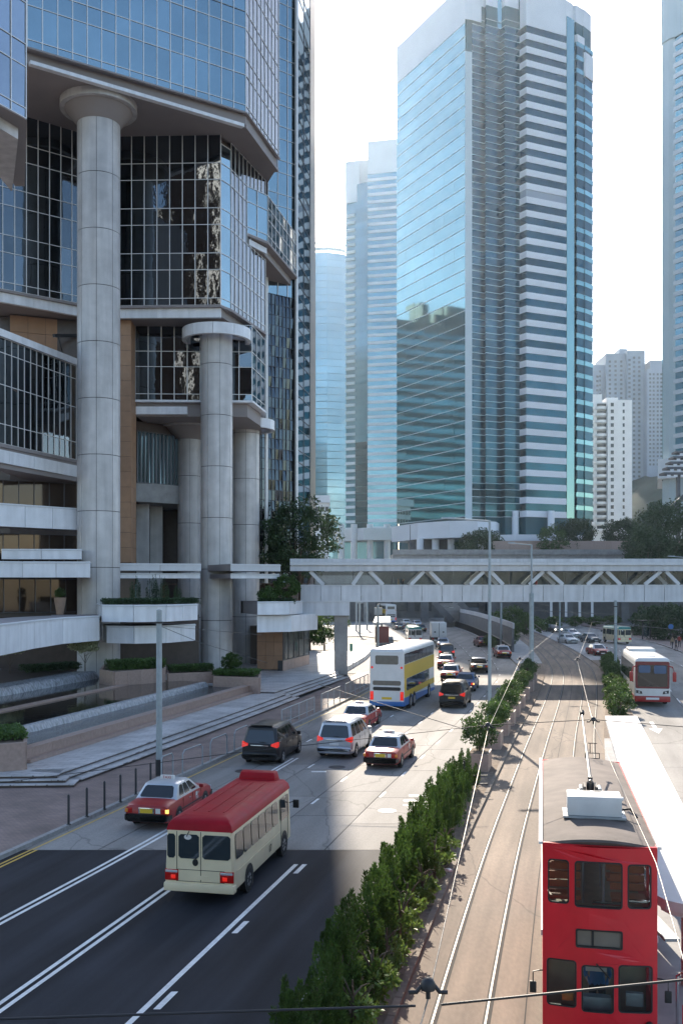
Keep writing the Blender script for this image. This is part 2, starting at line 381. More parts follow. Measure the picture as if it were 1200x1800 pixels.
# ================================================================== ground, roads, pavements
def strip(name, fl, fr, y0, y1, z, mat, step=4.0, kind='structure', parent=None, thick=None):
    mb = MB(); ys = []; y = y0
    while y < y1 - .01: ys.append(y); y += step
    ys.append(y1)
    vs = []; fs = []
    for y in ys: vs += [(fl(y), y, z), (fr(y), y, z)]
    for i in range(len(ys) - 1): fs.append((2 * i, 2 * i + 1, 2 * i + 3, 2 * i + 2))
    if thick:
        n = len(vs); vs += [(a, b, z - thick) for a, b, c in vs]
        for i in range(len(ys) - 1):
            fs.append((2 * i, 2 * i + 2, n + 2 * i + 2, n + 2 * i)); fs.append((2 * i + 1, n + 2 * i + 1, n + 2 * i + 3, 2 * i + 3))
        fs.append((0, n, n + 1, 1)); m = len(ys) - 1; fs.append((2 * m, 2 * m + 1, n + 2 * m + 1, n + 2 * m))
    mb.add(vs, fs)
    o = mb.build(name, mat, parent)
    if kind and parent is None: o['kind'] = kind
    return o
g = MB(); g.quad((-700, -120, -.03), (700, -120, -.03), (700, 900, -.03), (-700, 900, -.03))
tag(g.build('ground', 'ground'), None, kind='structure')
SEAM = 33.0
# near carriageway: new asphalt, then concrete bays with open joints
road = strip('road', lambda y: X_kerbl(y) - .1, lambda y: X_medl(y) + .1, -8, 330, 0.0, 'groove')
strip('asphalt_lane', lambda y: X_kerbl(y), lambda y: X_medl(y), -8, SEAM, .010, 'asphalt', parent=road)
LANES = 5
def lane_x(k, y): return X_kerbl(y) + (X_medl(y) - X_kerbl(y)) * k / LANES
def bay(fl, fr, y0, y1, z, mat, parent, gap=.02):
    """one concrete bay: a thin slab between two long lines"""
    a, b, c, d = (fl(y0) + gap, y0 + gap), (fr(y0) - gap, y0 + gap), (fr(y1) - gap, y1 - gap), (fl(y1) + gap, y1 - gap)
    mb = MB().prism([a, b, c, d], z - .05, z)
    return mb.build('concrete_bay', mat, parent)
ys = [SEAM, 37.5, 42, 48, 54, 60, 68, 76, 84, 94, 106, 120, 136, 155]
for k in range(LANES):
    off = [0, .8, -.6, .4, -.9][k]
    for i in range(len(ys) - 1):
        a = ys[i] + (off if i else 0); b = ys[i + 1] + (off if i < len(ys) - 2 else 0)
        bay(lambda y, k=k: lane_x(k, y), lambda y, k=k: lane_x(k + 1, y), a, b, .012, 'concrete_road', road)
strip('far_surface', lambda y: X_kerbl(y), lambda y: X_medl(y), 155.02, 330, .012, 'concrete_road', parent=road)
# far-side carriageway
road2 = strip('road', lambda y: X_rrl(y) - .1, lambda y: X_rrr(y) + .1, 0, 330, 0.0, 'groove')
ys2 = [2, 12, 20, 27, 34, 41, 48, 55, 62, 70, 80, 92, 106, 122, 140]
for k in range(3):
    for i in range(len(ys2) - 1):
        bay(lambda y, k=k: X_rrl(y) + (X_rrr(y) - X_rrl(y)) * k / 3, lambda y, k=k: X_rrl(y) + (X_rrr(y) - X_rrl(y)) * (k + 1) / 3,
            ys2[i], ys2[i + 1], .012, 'concrete_road', road2)
strip('far_surface', X_rrl, X_rrr, 140.02, 330, .012, 'concrete_road', parent=road2)
# side street running off to the left beyond the footbridge
mb = MB().add([(-32, 99, .006), (6.5, 99, .006), (8.9, 119, .006), (10.3, 150, .006), (4, 168, .006), (-45, 158, .006)], [(0, 1, 2, 3, 4, 5)])
tag(mb.build('side_street', 'concrete_road'), None, kind='structure')
# tramway
tw = strip('tramway', X_medr, X_tramr, -8, 330, .016, 'track_bed')
for k, off in enumerate([0, 1.07, 2.62, 3.69]):
    f = lambda y, off=off: X_rail(y) + off * (1 + .15 * (off > 2) * max(0, min(1, (y - 60) / 50)))
    strip('rail_groove', lambda y: f(y) - .06, lambda y: f(y) + .10, -8, 260, .020, 'groove', 3, parent=tw)
    strip('rail', lambda y: f(y) - .022, lambda y: f(y) + .022, -8, 260, .030, 'rail_steel', 3, parent=tw)
strip('bed_joint', lambda y: X_rail(y) + 1.84, lambda y: X_rail(y) + 1.87, -8, 140, .0195, 'groove', 3, parent=tw)
# planted median: soil sheet and kerb stones
med = strip('median', X_medl, X_medr, -8, 110, .09, 'soil', thick=.12)
strip('median', lambda y: X_medl(y), X_medr, 110.02, 330, .13, 'concrete', thick=.15)
def kerb_run(f, y0, y1, L, w, h, z0, mat, parent, side=0.0, skip=None):
    y = y0
    while y < y1:
        s = sl_at(f, y + L / 2); c = math.cos(math.atan(s)); dy = L * c
        if not (skip and skip(y)):
            piece('kerb_stone', mat, parent, (f(y + dy / 2) + side, y + dy / 2, z0 + h / 2), (w, L - .02, h), rz=-math.atan(s))
        y += dy
kerb_run(X_medr, 6, 62, .9, .16, .13, 0.0, 'kerb_brown', med, -.08)
kerb_run(X_medl, 14, 100, 1.5, .16, .14, 0.0, 'kerb_stone', med, .08)
# tram platform island and its kerb, planted strip beyond
plat = strip('tram_platform', X_tramr, X_rrl, 2, 56, .16, 'concrete', thick=.2)
strip('median', X_tramr, X_rrl, 56.02, 115, .12, 'soil', thick=.15)
strip('median', X_tramr, X_rrl, 115.02, 330, .12, 'concrete', thick=.15)
kerb_run(X_rrl, 4, 60, 1.2, .2, .17, 0.0, 'kerb_stone', plat, -.09)
# left pavement
def X_step(y): return X_kerbl(y) - 3.75
pav = strip('pavement', X_step, X_kerbl, 8, 98, .13, 'pavers', thick=.15)
kerb_run(X_kerbl, 22, 98, 1.0, .2, .15, 0.0, 'kerb_stone', pav, -.1)
strip('pavement', lambda y: X_step(y) - 14, lambda y: X_step(y) + .02, 8, 43.6, .127, 'pavers', thick=.14)
pav2 = strip('pavement', X_rrr, lambda y: X_rrr(y) + 9, 60, 330, .13, 'pavers', thick=.15)
kerb_run(X_rrr, 90, 170, 2.0, .2, .15, 0.0, 'kerb_stone', pav2, .1)
pav3 = MB().add([(-40, 158, .13), (4, 168, .13), (10.3, 150.5, .13), (9.2, 230, .13), (6, 330, .13), (-60, 330, .13)], [(0, 1, 2, 3, 4, 5)])
tag(pav3.build('pavement', 'concrete'), None, kind='structure')

# ------------------------------------------------------------------ painted markings (sheets 4 mm above)
marks = MB(); yel = MB()
def line(mb, f, y0, y1, w, z=.0165, step=3.0):
    ys = [y0]; 
    while ys[-1] + step < y1: ys.append(ys[-1] + step)
    ys.append(y1)
    vs = []; fs = []
    for y in ys: vs += [(f(y) - w / 2, y, z), (f(y) + w / 2, y, z)]
    for i in range(len(ys) - 1): fs.append((2 * i, 2 * i + 1, 2 * i + 3, 2 * i + 2))
    mb.add(vs, fs)
def L2(y): return interp([(20, -10.65), (26, -8.9), (32.5, -7.0), (47.8, -3.0), (80, 4.9)], y)
def L3(y): return interp([(10, -9.9), (20.7, -7.1), (28.7, -5.05), (60, 2.8)], y)
def L4(y): return interp([(10, -6.75), (19.95, -4.25), (30.1, -1.72), (60, 5.7)], y)
for f, y0, y1 in ((L2, 10, 39.5), (L2, 45.6, 50.5), (L3, 8, 29)):
    line(marks, lambda y: f(y) - .11, y0, y1, .12); line(marks, lambda y: f(y) + .13, y0, y1, .12)
line(marks, L4, 8, 31.3, .14)
for a, b in ((20.6, 21.5), (25.1, 26.0), (30.3, 31.3), (16.2, 17.1)): line(marks, lambda y: L4(y) + .27, a, b, .15)
for k in (1, 2, 3, 4):
    y = 36 + k * 1.3
    while y < 150:
        if not (k == 1 and y < 52): line(marks, lambda yy, k=k: lane_x(k, yy) + .12, y, y + 1.0, .11)
        y += 4.6 if y < 80 else 7.0
# hatched bars and letters-like blocks on the lit concrete
for px, py in ((560, 1357), (724, 1408), (724, 1416), (733, 1399)):
    p = GP(px, py); marks.box(p.x - .35, p.x + .35, p.y - .12, p.y + .12, .0164, .0168)
line(marks, lambda y: X_medl(y) - .35, 36, 46, .1); line(marks, lambda y: X_medl(y) - .3, 76, 90, .1)
tag(marks.build('road_markings', 'paint_white'), None, kind='structure')
line(yel, lambda y: X_kerbl(y) + .28, 8, 33, .09); line(yel, lambda y: X_kerbl(y) + .48, 8, 33, .09)
line(yel, lambda y: X_kerbl(y) + .3, 33, 95, .08)
tag(yel.build('yellow_lines', 'paint_yellow'), None, kind='structure')
# arrow on the far carriageway, pointing at the camera
ar = MB(); p = GP(1152, 1282)
sx = sl_at(X_rrl, p.y)
def A(u, v): return (p.x + u + sx * v, p.y + v, .0165)
ar.add([A(-.12, 3.2), A(.12, 3.2), A(.12, .2), A(.42, .2), A(0, -1.8), A(-.42, .2), A(-.12, .2)], [(0, 1, 2, 3, 4, 5, 6)])
line(ar, lambda y: X_rrl(y) + 4.4, 20, 60, .1); line(ar, lambda y: X_rrl(y) + 8.2, 60, 64, .1)
for y in range(66, 150, 8): line(ar, lambda yy: X_rrl(yy) + 4.0, y, y + 3, .11); line(ar, lambda yy: X_rrl(yy) + 7.6, y, y + 3, .11)
tag(ar.build('road_markings', 'paint_white'), None, kind='structure')
# manhole covers
for px, py, r in ((427, 1356, .38), (592, 1349, .4), (513, 1262, .5), (680, 1426, .36)):
    p = GP(px, py); z0 = .012
    if py == 1262: p = GP(px, py, .13); z0 = .13
    mh = MB().lathe([(r, 0), (r, .012), (r * .86, .012), (r * .84, .006), (r * .6, .006), (r * .58, .010), (0.02, .010)], 20, (p.x, p.y, z0))
    o = mh.build('manhole_cover', 'dark_metal')
    tag(o, {427: 'round dark iron manhole cover behind the black van', 592: 'iron manhole cover in the shadow of the silver van', 513: 'dark manhole cover in the brick pavement by the railing',
            680: 'pale worn manhole cover on the sunlit concrete near the hedge'}[px], 'manhole cover', 'manhole covers')

# ================================================================== plaza with steps and fountain
PZ = .52
SLP = .262
def along(x0, y0): return lambda y: x0 + (y - y0) * SLP
plaza = strip('plaza', lambda y: -60, lambda y: X_step(y) - 1.46, 43.5, 125, PZ - .008, 'plaza_stone', thick=.6)
steps = thing('plaza_steps', 'long flight of three low stone steps between pavement and fountain', 'steps', (X_step(60), 60, .13))
for k in range(3):
    f0 = lambda y, k=k: X_step(y) - .5 * k
    y = 40.5 + k * .1
    # angled left end
    segs = [(44.0, 50), (50, 56.5), (56.5, 63), (63, 69.5), (69.5, 76)]
    for a, b in segs:
        m = (a + b) / 2; s = sl_at(X_step, m); ln = (b - a) / math.cos(math.atan(s))
        piece('shaded_riser', 'granite_dark', steps, (f0(m) - .83, m, .13 + .045 + k * .13), (1.5, ln - .015, .09), rz=-math.atan(s))  # shade on the step fronts is put into the dark stone colour
        piece('tread', 'plaza_stone', steps, (f0(m) - .75, m, .13 + .11 + k * .13), (1.5, ln - .015, .04), rz=-math.atan(s))
    piece('shaded_riser', 'granite_dark', steps, (f0(44) - 3.2 + k * .05, 43.25 + k * .33, .13 + .045 + k * .13), (6.2, 1.5, .09), rz=R(3))
    piece('tread', 'plaza_stone', steps, (f0(44) - 3.2 + k * .05, 43.2 + k * .33, .13 + .11 + k * .13), (6.2, 1.5, .04), rz=R(3))
# second flight further on, rising towards the lobby
steps2 = thing('plaza_steps', 'short flight of stone steps climbing to the lobby beside the bridge pier', 'steps', (-3, 80, .13))
for k in range(4):
    a = Vector((GX(450, 80), 80, 0)); 
    piece('shaded_riser', 'granite_dark', steps2, (-3.66 - .42 * k, 84.5 + k * .1, .13 + .045 + k * .13), (4.2, 17.5, .09), rz=-math.atan(SLP))  # dark front again carries the shade under each tread
    piece('tread', 'plaza_stone', steps2, (-3.6 - .42 * k, 84.5 + k * .1, .13 + .11 + k * .13), (4.2, 17.5, .04), rz=-math.atan(SLP))

# fountain
ftn = thing('fountain', 'tiered granite fountain with two cascades and dark pools', 'fountain', (-14, 62, PZ))
WT = 1.08
def run_box(mb, f, y0, y1, w, z0, z1, side=0):
    s = math.atan(SLP); mb.prism([(f(y0) + side, y0), (f(y0) + side + w, y0), (f(y1) + side + w, y1), (f(y1) + side, y1)], z0, z1)
fo = along(-14.6, 47.0)          # outer face of the low wall (its right edge)
yy = 46.2
while yy < 77.5:
    b = min(yy + 2.6, 77.8)
    mb = MB(); run_box(mb, lambda y: fo(y) - .45, yy + .012, b - .012, .45, PZ, WT)
    mb.build('wall_stone', 'granite_pink', ftn)
    mb = MB(); run_box(mb, lambda y: fo(y) - .55, yy + .008, b - .008, .62, WT, WT + .07)
    mb.build('coping_stone', 'granite_pink', ftn)
    yy = b
mb = MB(); run_box(mb, lambda y: fo(y) - .02, 46.2, 77.8, .42, PZ, PZ + .16); mb.build('ledge', 'granite_pink', ftn)
mb = MB(); run_box(mb, lambda y: fo(y) - 4.3, 46.2, 77.6, 3.85, PZ, .92); mb.build('pool_water', 'water_rough', ftn)
mb = MB(); run_box(mb, lambda y: fo(y) - 1.1, 50.5, 77.6, .3, PZ, 1.02); mb.build('weir', 'waterfall', ftn)
# end wall of the lower pool
mb = MB(); mb.prism([(fo(46.2) - 4.4, 45.6), (fo(46.2), 45.6), (fo(46.2), 46.2), (fo(46.2) - 4.4, 46.2)], PZ, WT); mb.build('wall_stone', 'granite_pink', ftn)
w1 = along(-17.55, 50.0)
mb = MB()
vs = []; fs = []
n = 90
for i in range(n + 1):
    y = 45 + (77.0 - 45) * i / n; j = .05 * math.sin(i * 2.1) + .03 * math.sin(i * .77)
    for (dx, z) in ((-.35, 1.30), (-.06, 1.30), (.03 + j * .5, 1.22), (.12 + j, 1.06), (.2 + j, .88)): vs.append((w1(y) + dx, y, z))
for i in range(n):
    for k in range(4): fs.append((i * 5 + k, i * 5 + k + 1, i * 5 + 5 + k + 1, i * 5 + 5 + k))
mb.add(vs, fs); mb.build('cascade', 'waterfall', ftn, smooth=60)
mb = MB(); mb.prism([(w1(45) - 40, 45), (w1(45) - .08, 45), (w1(77) - .08, 77), (w1(77) - 40, 96)], PZ - .3, 1.285); mb.build('pool_water', 'water', ftn)
rm = along(-20.6, 58.6)
mb = MB(); run_box(mb, rm, 46, 78, .55, 1.1, 1.38); mb.build('pool_rim', 'granite_pink', ftn)
w2 = along(-23.4, 66.0)
mb = MB(); vs = []; fs = []; n = 60
for i in range(n + 1):
    y = 55 + (80 - 55) * i / n; j = .05 * math.sin(i * 1.7) + .04 * math.sin(i * .6)
    for (dx, z) in ((-1.6, 1.86), (-.1, 1.86), (.05 + j * .5, 1.76), (.2 + j, 1.5), (.3 + j, 1.25)): vs.append((w2(y) + dx, y, z))
for i in range(n):
    for k in range(4): fs.append((i * 5 + k, i * 5 + k + 1, i * 5 + 5 + k + 1, i * 5 + 5 + k))
mb.add(vs, fs); mb.build('cascade', 'waterfall', ftn, smooth=60)
mb = MB(); mb.prism([(w2(55) - 30, 55), (w2(55) - 1.6, 55), (w2(80) - 1.6, 80), (w2(80) - 30, 92)], 1.2, 1.84); mb.build('pool_bed', 'granite_dark', ftn)
# ================================================================== left office tower on columns
B = thing('office_tower', 'mirror glass office tower with overhanging bays raised on tall round columns', 'building', (-18, 100, 0))
def V2(px, Y): return (GX(px, Y), Y)
PANE_BUDGET = [0]
def facade(bay_name, parent, p0, p1, z0, rows, cols, mat, single=True, tilt=.004, mw=.07, mmat='mullion', proud=.05, pane_name='pane', grid=True):
    """curtain wall from p0 (left) to p1 (right) seen from outside: a mullion grid and its panes"""
    dx, dy = p1[0] - p0[0], p1[1] - p0[1]; ln = math.hypot(dx, dy); ux, uy = dx / ln, dy / ln; nx, ny = uy, -ux
    rz = math.atan2(dy, dx); H = sum(rows); cw = ln / cols
    mb = MB()
    if grid:
        for i in range(cols + 1):
            x = p0[0] + ux * cw * i; y = p0[1] + uy * cw * i
            mb.bar((x + nx * proud / 2, y + ny * proud / 2, z0), (x + nx * proud / 2, y + ny * proud / 2, z0 + H), mw, proud, up=(nx, ny, 0))
        z = z0
        for k in range(len(rows) + 1):
            mb.bar((p0[0] + nx * proud * .42, p0[1] + ny * proud * .42, z), (p1[0] + nx * proud * .42, p1[1] + ny * proud * .42, z), proud * .84, mw * .8)
            if k < len(rows): z += rows[k]
    else:
        mb.bar((p0[0], p0[1], z0), (p1[0], p1[1], z0), .05, .08)
    part = mb.build(bay_name, mmat, parent)
    z = z0; allp = MB()
    for h in rows:
        for i in range(cols):
            c = Vector((p0[0] + ux * cw * (i + .5), p0[1] + uy * cw * (i + .5), z + h / 2)) - Vector((nx, ny, 0)) * .03
            t1 = random.gauss(0, tilt); t2 = random.gauss(0, tilt)
            if single:
                piece(pane_name, mat, part, c, (cw - .02, .03, h - .02), rz=rz + t1, rx=t2); PANE_BUDGET[0] += 1
            else:
                rot = Euler((t2, 0, rz + t1), 'XYZ').to_matrix()
                hw, hh = cw / 2, h / 2
                pts = [rot @ Vector(q) + c for q in ((-hw, -.01, -hh), (hw, -.01, -hh), (hw, -.01, hh), (-hw, -.01, hh))]
                allp.quad(*pts)
        z += h
    if not single:
        o = allp.build('pane_field', mat, part, fix=False); o['kind'] = 'stuff'
    return part
RW = [.65] + [2.66, 1.55] * 3 + [2.66]                       # one pattern of low and tall rows
def rows_to(total, first=.65):
    r = [first]; k = 0
    while sum(r) < total - .3:
        r.append((2.66, 1.55)[k % 2]); k += 1
    return r
# --- topmost overhanging block
Z1 = 50.8
a0, a1, a2 = V2(-110, 76.0), V2(432, 90.5), V2(490, 100.2)
lefte = V2(48, 79.5)
f1a = (lefte[0] + (lefte[0] - a1[0]) * 0.0, lefte[1])
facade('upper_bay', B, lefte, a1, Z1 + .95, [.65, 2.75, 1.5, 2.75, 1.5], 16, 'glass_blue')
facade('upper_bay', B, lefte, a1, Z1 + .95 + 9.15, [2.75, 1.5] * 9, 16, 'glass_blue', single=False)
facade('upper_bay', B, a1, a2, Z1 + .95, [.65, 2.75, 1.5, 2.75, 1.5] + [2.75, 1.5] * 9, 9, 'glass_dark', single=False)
core = MB()
core.prism([(lefte[0], lefte[1] + .15), (a1[0] - .05, a1[1] + .15), (a2[0] - .15, a2[1] + .1), (a2[0] - 6, 112), (-40, 112), (-40, 79.9)], Z1 + .95, 98)
core.build('bay_core', 'soffit', B)
def fascia(poly, z0, z1, mat, name, inset=0.0, top=None):
    """soffit slab with a ledge: prism of the given plan"""
    mb = MB(); mb.prism(poly, z0, z1); return mb.build(name, mat, B)
fascia([(lefte[0] - 8, lefte[1] - 4.6 + .3), (a1[0] - .05, a1[1] + .35), (a2[0] - .2, a2[1] + .2), (a2[0] - 4, 112), (-40, 112)], Z1 + .02, Z1 + .948, 'soffit', 'bay_soffit')
# pale drip ledge under the glass
def ledge(pts, z0, z1, d, mat='panel_white', name='ledge'):
    for i in range(len(pts) - 1):
        p, q = Vector((*pts[i], 0)), Vector((*pts[i + 1], 0)); L = (q - p).length; u = (q - p) / L; n = Vector((u.y, -u.x, 0))
        k = max(1, round(L / 3.2))
        for j in range(k):
            m = p + u * (L * (j + .5) / k) + n * (d / 2 - .12)
            piece(name, mat, B, (m.x, m.y, (z0 + z1) / 2), (L / k - .015, d, z1 - z0), rz=math.atan2(u.y, u.x))
ledge([(lefte[0], lefte[1] + .5), (a1[0] - .35, a1[1] + .5)], Z1 - .28, Z1 + .018, .5)
ledge([(a1[0] - .35, a1[1] + .5), (a2[0] - .4, a2[1] + .5)], Z1 - .28, Z1 + .018, .5, 'soffit')
ledge([lefte, a1, a2], Z1 + .80, Z1 + .944, .28, 'soffit', 'sill')
# --- nearest block at the left edge of the picture, wavy reflections
n0, n1 = V2(-160, 58.0), V2(46, 66.0)
zn = ZY(208, 66.0)
facade('corner_bay', B, n0, n1, zn, [.65, 2.75, 1.5, 2.75, 1.5, 2.75], 7, 'glass_wavy', tilt=.006)
mb = MB().prism([(n0[0], n0[1] + .2), (n1[0] - .05, n1[1] + .2), V2(43, 76), (n0[0], n1[1] + 10)], zn + .02, zn + 11.8); mb.build('bay_core', 'soffit', B)
mb = MB().prism([(n0[0], n0[1] + .05), (n1[0] + .05, n1[1] + .05), V2(44, 77), (n0[0], n1[1] + 11)], zn - .1, zn - .003); mb.build('sill', 'soffit', B)
mb = MB().prism([(n0[0], n0[1] + 1.2), (n1[0] - .9, n1[1] + 1.2), V2(22, 76), (n0[0], n1[1] + 10)], zn - .85, zn - .102); mb.build('bay_soffit', 'column_stone', B)
# --- middle block (dark mirror) and its wings
Z3 = 34.6
m0, m1, m2, m3, m4 = V2(-60, 86.0), V2(165, 93.4), V2(388, 93.0), V2(406, 94.5), V2(466, 103.2)
rows3 = [.65, 2.66, 1.55, 2.66, 1.55, 2.66, 1.55, 2.85]
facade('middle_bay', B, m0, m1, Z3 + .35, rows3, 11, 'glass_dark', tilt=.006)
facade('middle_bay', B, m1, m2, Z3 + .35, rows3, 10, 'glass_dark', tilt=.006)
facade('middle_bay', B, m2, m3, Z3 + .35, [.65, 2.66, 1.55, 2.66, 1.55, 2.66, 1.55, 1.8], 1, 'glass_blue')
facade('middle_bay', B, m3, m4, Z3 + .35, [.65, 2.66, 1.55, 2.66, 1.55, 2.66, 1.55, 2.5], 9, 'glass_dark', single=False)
mb = MB().prism([(m0[0], m0[1] + .15), (m1[0], m1[1] + .15), (m2[0], m2[1] + .15), (m3[0] - .1, m3[1] + .15), (m4[0] - .2, m4[1] + .1), (m4[0] - 2, 112), (m0[0], 112)], Z3 + .35, Z1 - .3)
mb.build('bay_core', 'granite_dark', B)
fascia([(m0[0], m0[1] - .1), (m1[0], m1[1] - .1), (m2[0], m2[1] - .12), (m3[0] + .1, m3[1] - .05), (m4[0] + .1, m4[1]), (m4[0] - 2, 112), (m0[0], 112)], Z3 + .12, Z3 + .345, 'soffit', 'bay_soffit')
ledge([(m0[0], m0[1] + .5), (m1[0] - .3, m1[1] + .5)], Z3 - .75, Z3 + .115, .4)
ledge([(m1[0], m1[1] + .5), (m2[0], m2[1] + .5)], Z3 - .75, Z3 + .115, .4)
mb = MB().prism([(m0[0], m0[1] + .6), (m1[0], m1[1] + .6), (m2[0], m2[1] + .6), (m4[0] - .6, m4[1] + .3), (m4[0] - 3, 112), (m0[0], 112)], Z3 - .6, Z3 + .118); mb.build('bay_soffit', 'soffit', B)
# --- protruding box bay on the right
b0, b1, b2 = V2(412, 97.0), V2(471, 101.0), V2(521, 112.2)
zb = 43.6
facade('box_bay', B, b0, b1, zb, [.65, 2.5, 1.5], 3, 'glass_blue')
facade('box_bay', B, b1, b2, zb, [.65, 1.6, 1.2, 1.2], 8, 'glass_dark', single=True)
mb = MB().prism([(b0[0] + .05, b0[1] + .1), (b1[0], b1[1] + .1), (b2[0] - .1, b2[1] + .1), (b0[0], 113)], zb, zb + 4.64); mb.build('bay_core', 'soffit', B)
mb = MB().prism([(b0[0], b0[1] - .05), (b1[0] + .05, b1[1] - .05), (b2[0] + .1, b2[1]), (b2[0] - 1, 114), (b0[0], 113)], zb - .25, zb - .004); mb.build('sill', 'soffit', B)
mb = MB().prism([(b0[0] + .3, b0[1] + .7), (b1[0] - .5, b1[1] + .6), (b2[0] - .6, b2[1] + .4), (b2[0] - 1, 114), (b0[0], 113)], zb - 1.0, zb - .252); mb.build('bay_soffit', 'soffit', B)
ledge([(b0[0] + .3, b0[1] + 1.05), (b1[0] - .5, b1[1] + .95)], zb - .98, zb - .40, .5)
# --- the shaft of the tower behind, right-hand edge against the sky
t0, t1, t2, t3 = V2(380, 106.0), V2(471, 110.5), V2(522, 113.0), V2(545, 121.0)
facade('tower_shaft', B, t1, t2, 41.2, [2.4, 1.4] * 15, 3, 'glass_blue', single=False, tilt=.005)
facade('tower_shaft', B, t2, t3, 9.0, [2.4, 1.4] * 23, 2, 'glass_blue', single=False, tilt=.005, mmat='mullion_dark')
facade('tower_shaft', B, t1, t2, 9.0, [1.15] * 28, 8, 'glass_dark', single=False, tilt=.06, mmat='mullion_dark')
facade('tower_shaft', B, t0, t1, 9.0, [1.15] * 28, 8, 'glass_dark', single=False, tilt=.01, mmat='mullion_dark')
mb = MB().prism([(t0[0], t0[1] + .12), (t1[0], t1[1] + .12), (t2[0] - .02, t2[1] + .12), (t3[0] - .12, t3[1] + .05), (t3[0] - .1, 150), (-42, 150), (-42, 113), (t0[0] - 2, 113)], 8.9, 98); mb.build('bay_core', 'granite_dark', B)
for p in (V2(468, 109.5), V2(521, 112.6)):
    mb = MB().tube([(p[0], p[1], 9), (p[0], p[1], 43 if p[0] < -7 else 98)], .2, 10); mb.build('corner_mullion', 'mullion', B)
mb = MB().prism([(t1[0], t1[1] + 1.5), (t2[0], t2[1] + 1.5), (t3[0] - .3, t3[1] + 1), (t3[0] - 1, 150), (-20, 150), (-20, 113)], .5, 8.85); mb.build('shaft_base', 'granite_dark', B)
# --- lower block behind the second column
q0, q1, q2 = V2(238, 97.0), V2(443, 97.4), V2(466, 103.3)
zq = ZY(703, 97.0)
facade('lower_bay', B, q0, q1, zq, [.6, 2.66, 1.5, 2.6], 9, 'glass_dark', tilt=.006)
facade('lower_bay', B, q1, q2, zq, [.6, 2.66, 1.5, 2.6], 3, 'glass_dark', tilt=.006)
mb = MB().prism([(q0[0], q0[1] + .12), (q1[0] - .05, q1[1] + .12), (q2[0] - .1, q2[1] + .1), (q2[0] - 1, 112), (q0[0], 112)], zq, Z3 - .62); mb.build('bay_core', 'granite_dark', B)
mb = MB().prism([(q0[0], q0[1] - .15), (q1[0] + .1, q1[1] - .15), (q2[0] + .1, q2[1]), (q2[0] - 1, 112), (q0[0], 112)], zq - .2, zq - .004); mb.build('sill', 'panel_white', B)
mb = MB().prism([(q0[0], q0[1] + .5), (q1[0] - .5, q1[1] + .5), (q2[0] - .5, q2[1] + .3), (q2[0] - 1, 112), (q0[0], 112)], zq - 1.5, zq - .202); mb.build('bay_soffit', 'soffit', B)
ledge([(q0[0], q0[1] + .45), V2(330, 97.45)], zq - 1.35, zq - .6, .35)
# --- blue slatted window and beams behind
s0, s1 = V2(240, 100.0), V2(318, 104.0)
zs = ZY(848, 100.0)
facade('slatted_window', B, s0, s1, zs, [5.2], 12, 'glass_blue', mmat='mullion_dark', tilt=.01, mw=.14, proud=.2)
mb = MB().prism([(s0[0], s0[1] + .1), (s1[0], s1[1] + .1), (s1[0], 112), (s0[0], 112)], zs, zq - 1.55); mb.build('bay_core', 'granite_dark', B)
mb = MB().prism([(s0[0] - .3, s0[1] - .3), (s1[0] + .4, s1[1] - .3), (s1[0] + .4, 112), (s0[0] - .3, 112)], zs - 1.9, zs - .01); mb.build('beam', 'concrete', B)
# --- brown granite pier and walls, split into stones
def stone_wall(name, p0, p1, z0, z1, cw, rh, mat, parent, thick=.5):
    dx, dy = p1[0] - p0[0], p1[1] - p0[1]; L = math.hypot(dx, dy); n = max(1, round(L / cw)); m = max(1, round((z1 - z0) / rh))
    mb = MB(); nx, ny = dy / L, -dx / L
    mb.prism([(p0[0] - nx * .03, p0[1] - ny * .03), (p1[0] - nx * .03, p1[1] - ny * .03), (p1[0] - nx * thick, p1[1] - ny * thick), (p0[0] - nx * thick, p0[1] - ny * thick)], z0, z1)
    part = mb.build(name, 'seam', parent)
    for i in range(n):
        for k in range(m):
            c = (p0[0] + dx * (i + .5) / n, p0[1] + dy * (i + .5) / n, z0 + (z1 - z0) * (k + .5) / m)
            piece('stone', mat, part, c, (L / n - .03, .08, (z1 - z0) / m - .03), rz=math.atan2(dy, dx))
    return part
stone_wall('granite_pier', V2(205, 94.6), V2(230, 94.6), 10.9, Z3 - .65, .95, 1.45, 'granite_brown', B)
stone_wall('granite_pier', V2(230, 94.6), V2(239, 97.4), 10.9, Z3 - .65, 1.4, 1.45, 'granite_brown', B)
stone_wall('granite_wall', V2(18, 92.5), V2(142, 95.0), 20, Z3 - .7, 1.7, 1.5, 'granite_brown', B)
mb = MB().prism([V2(-80, 93), V2(18, 93.2), V2(18, 99), V2(-80, 99)], 1, Z3 - .7); mb.build('core_wall', 'granite_dark', B)
mb = MB().prism([V2(18, 93.2), V2(205, 95.3), V2(238, 98), V2(238, 112), (-42, 112)], 1, Z3 - .72); mb.build('core_wall', 'granite_dark', B)
mb = MB().prism([V2(240, 103), V2(263, 103), V2(263, 106), V2(240, 106)], .5, zs - 1.92); mb.build('pillar', 'column_stone', B)
mb = MB().prism([V2(264, 106), V2(286, 106), V2(286, 112), V2(264, 112)], .5, zs - 1.92); mb.build('pillar', 'column_stone', B)
# spotlight bracket
mb = MB().bar(PT(140, 590, 94.8), PT(95, 590, 91), .25, .3); mb.bar(PT(103, 592, 91.6), PT(112, 625, 94.8), .06, .06); mb.build('bracket', 'dark_metal', B)
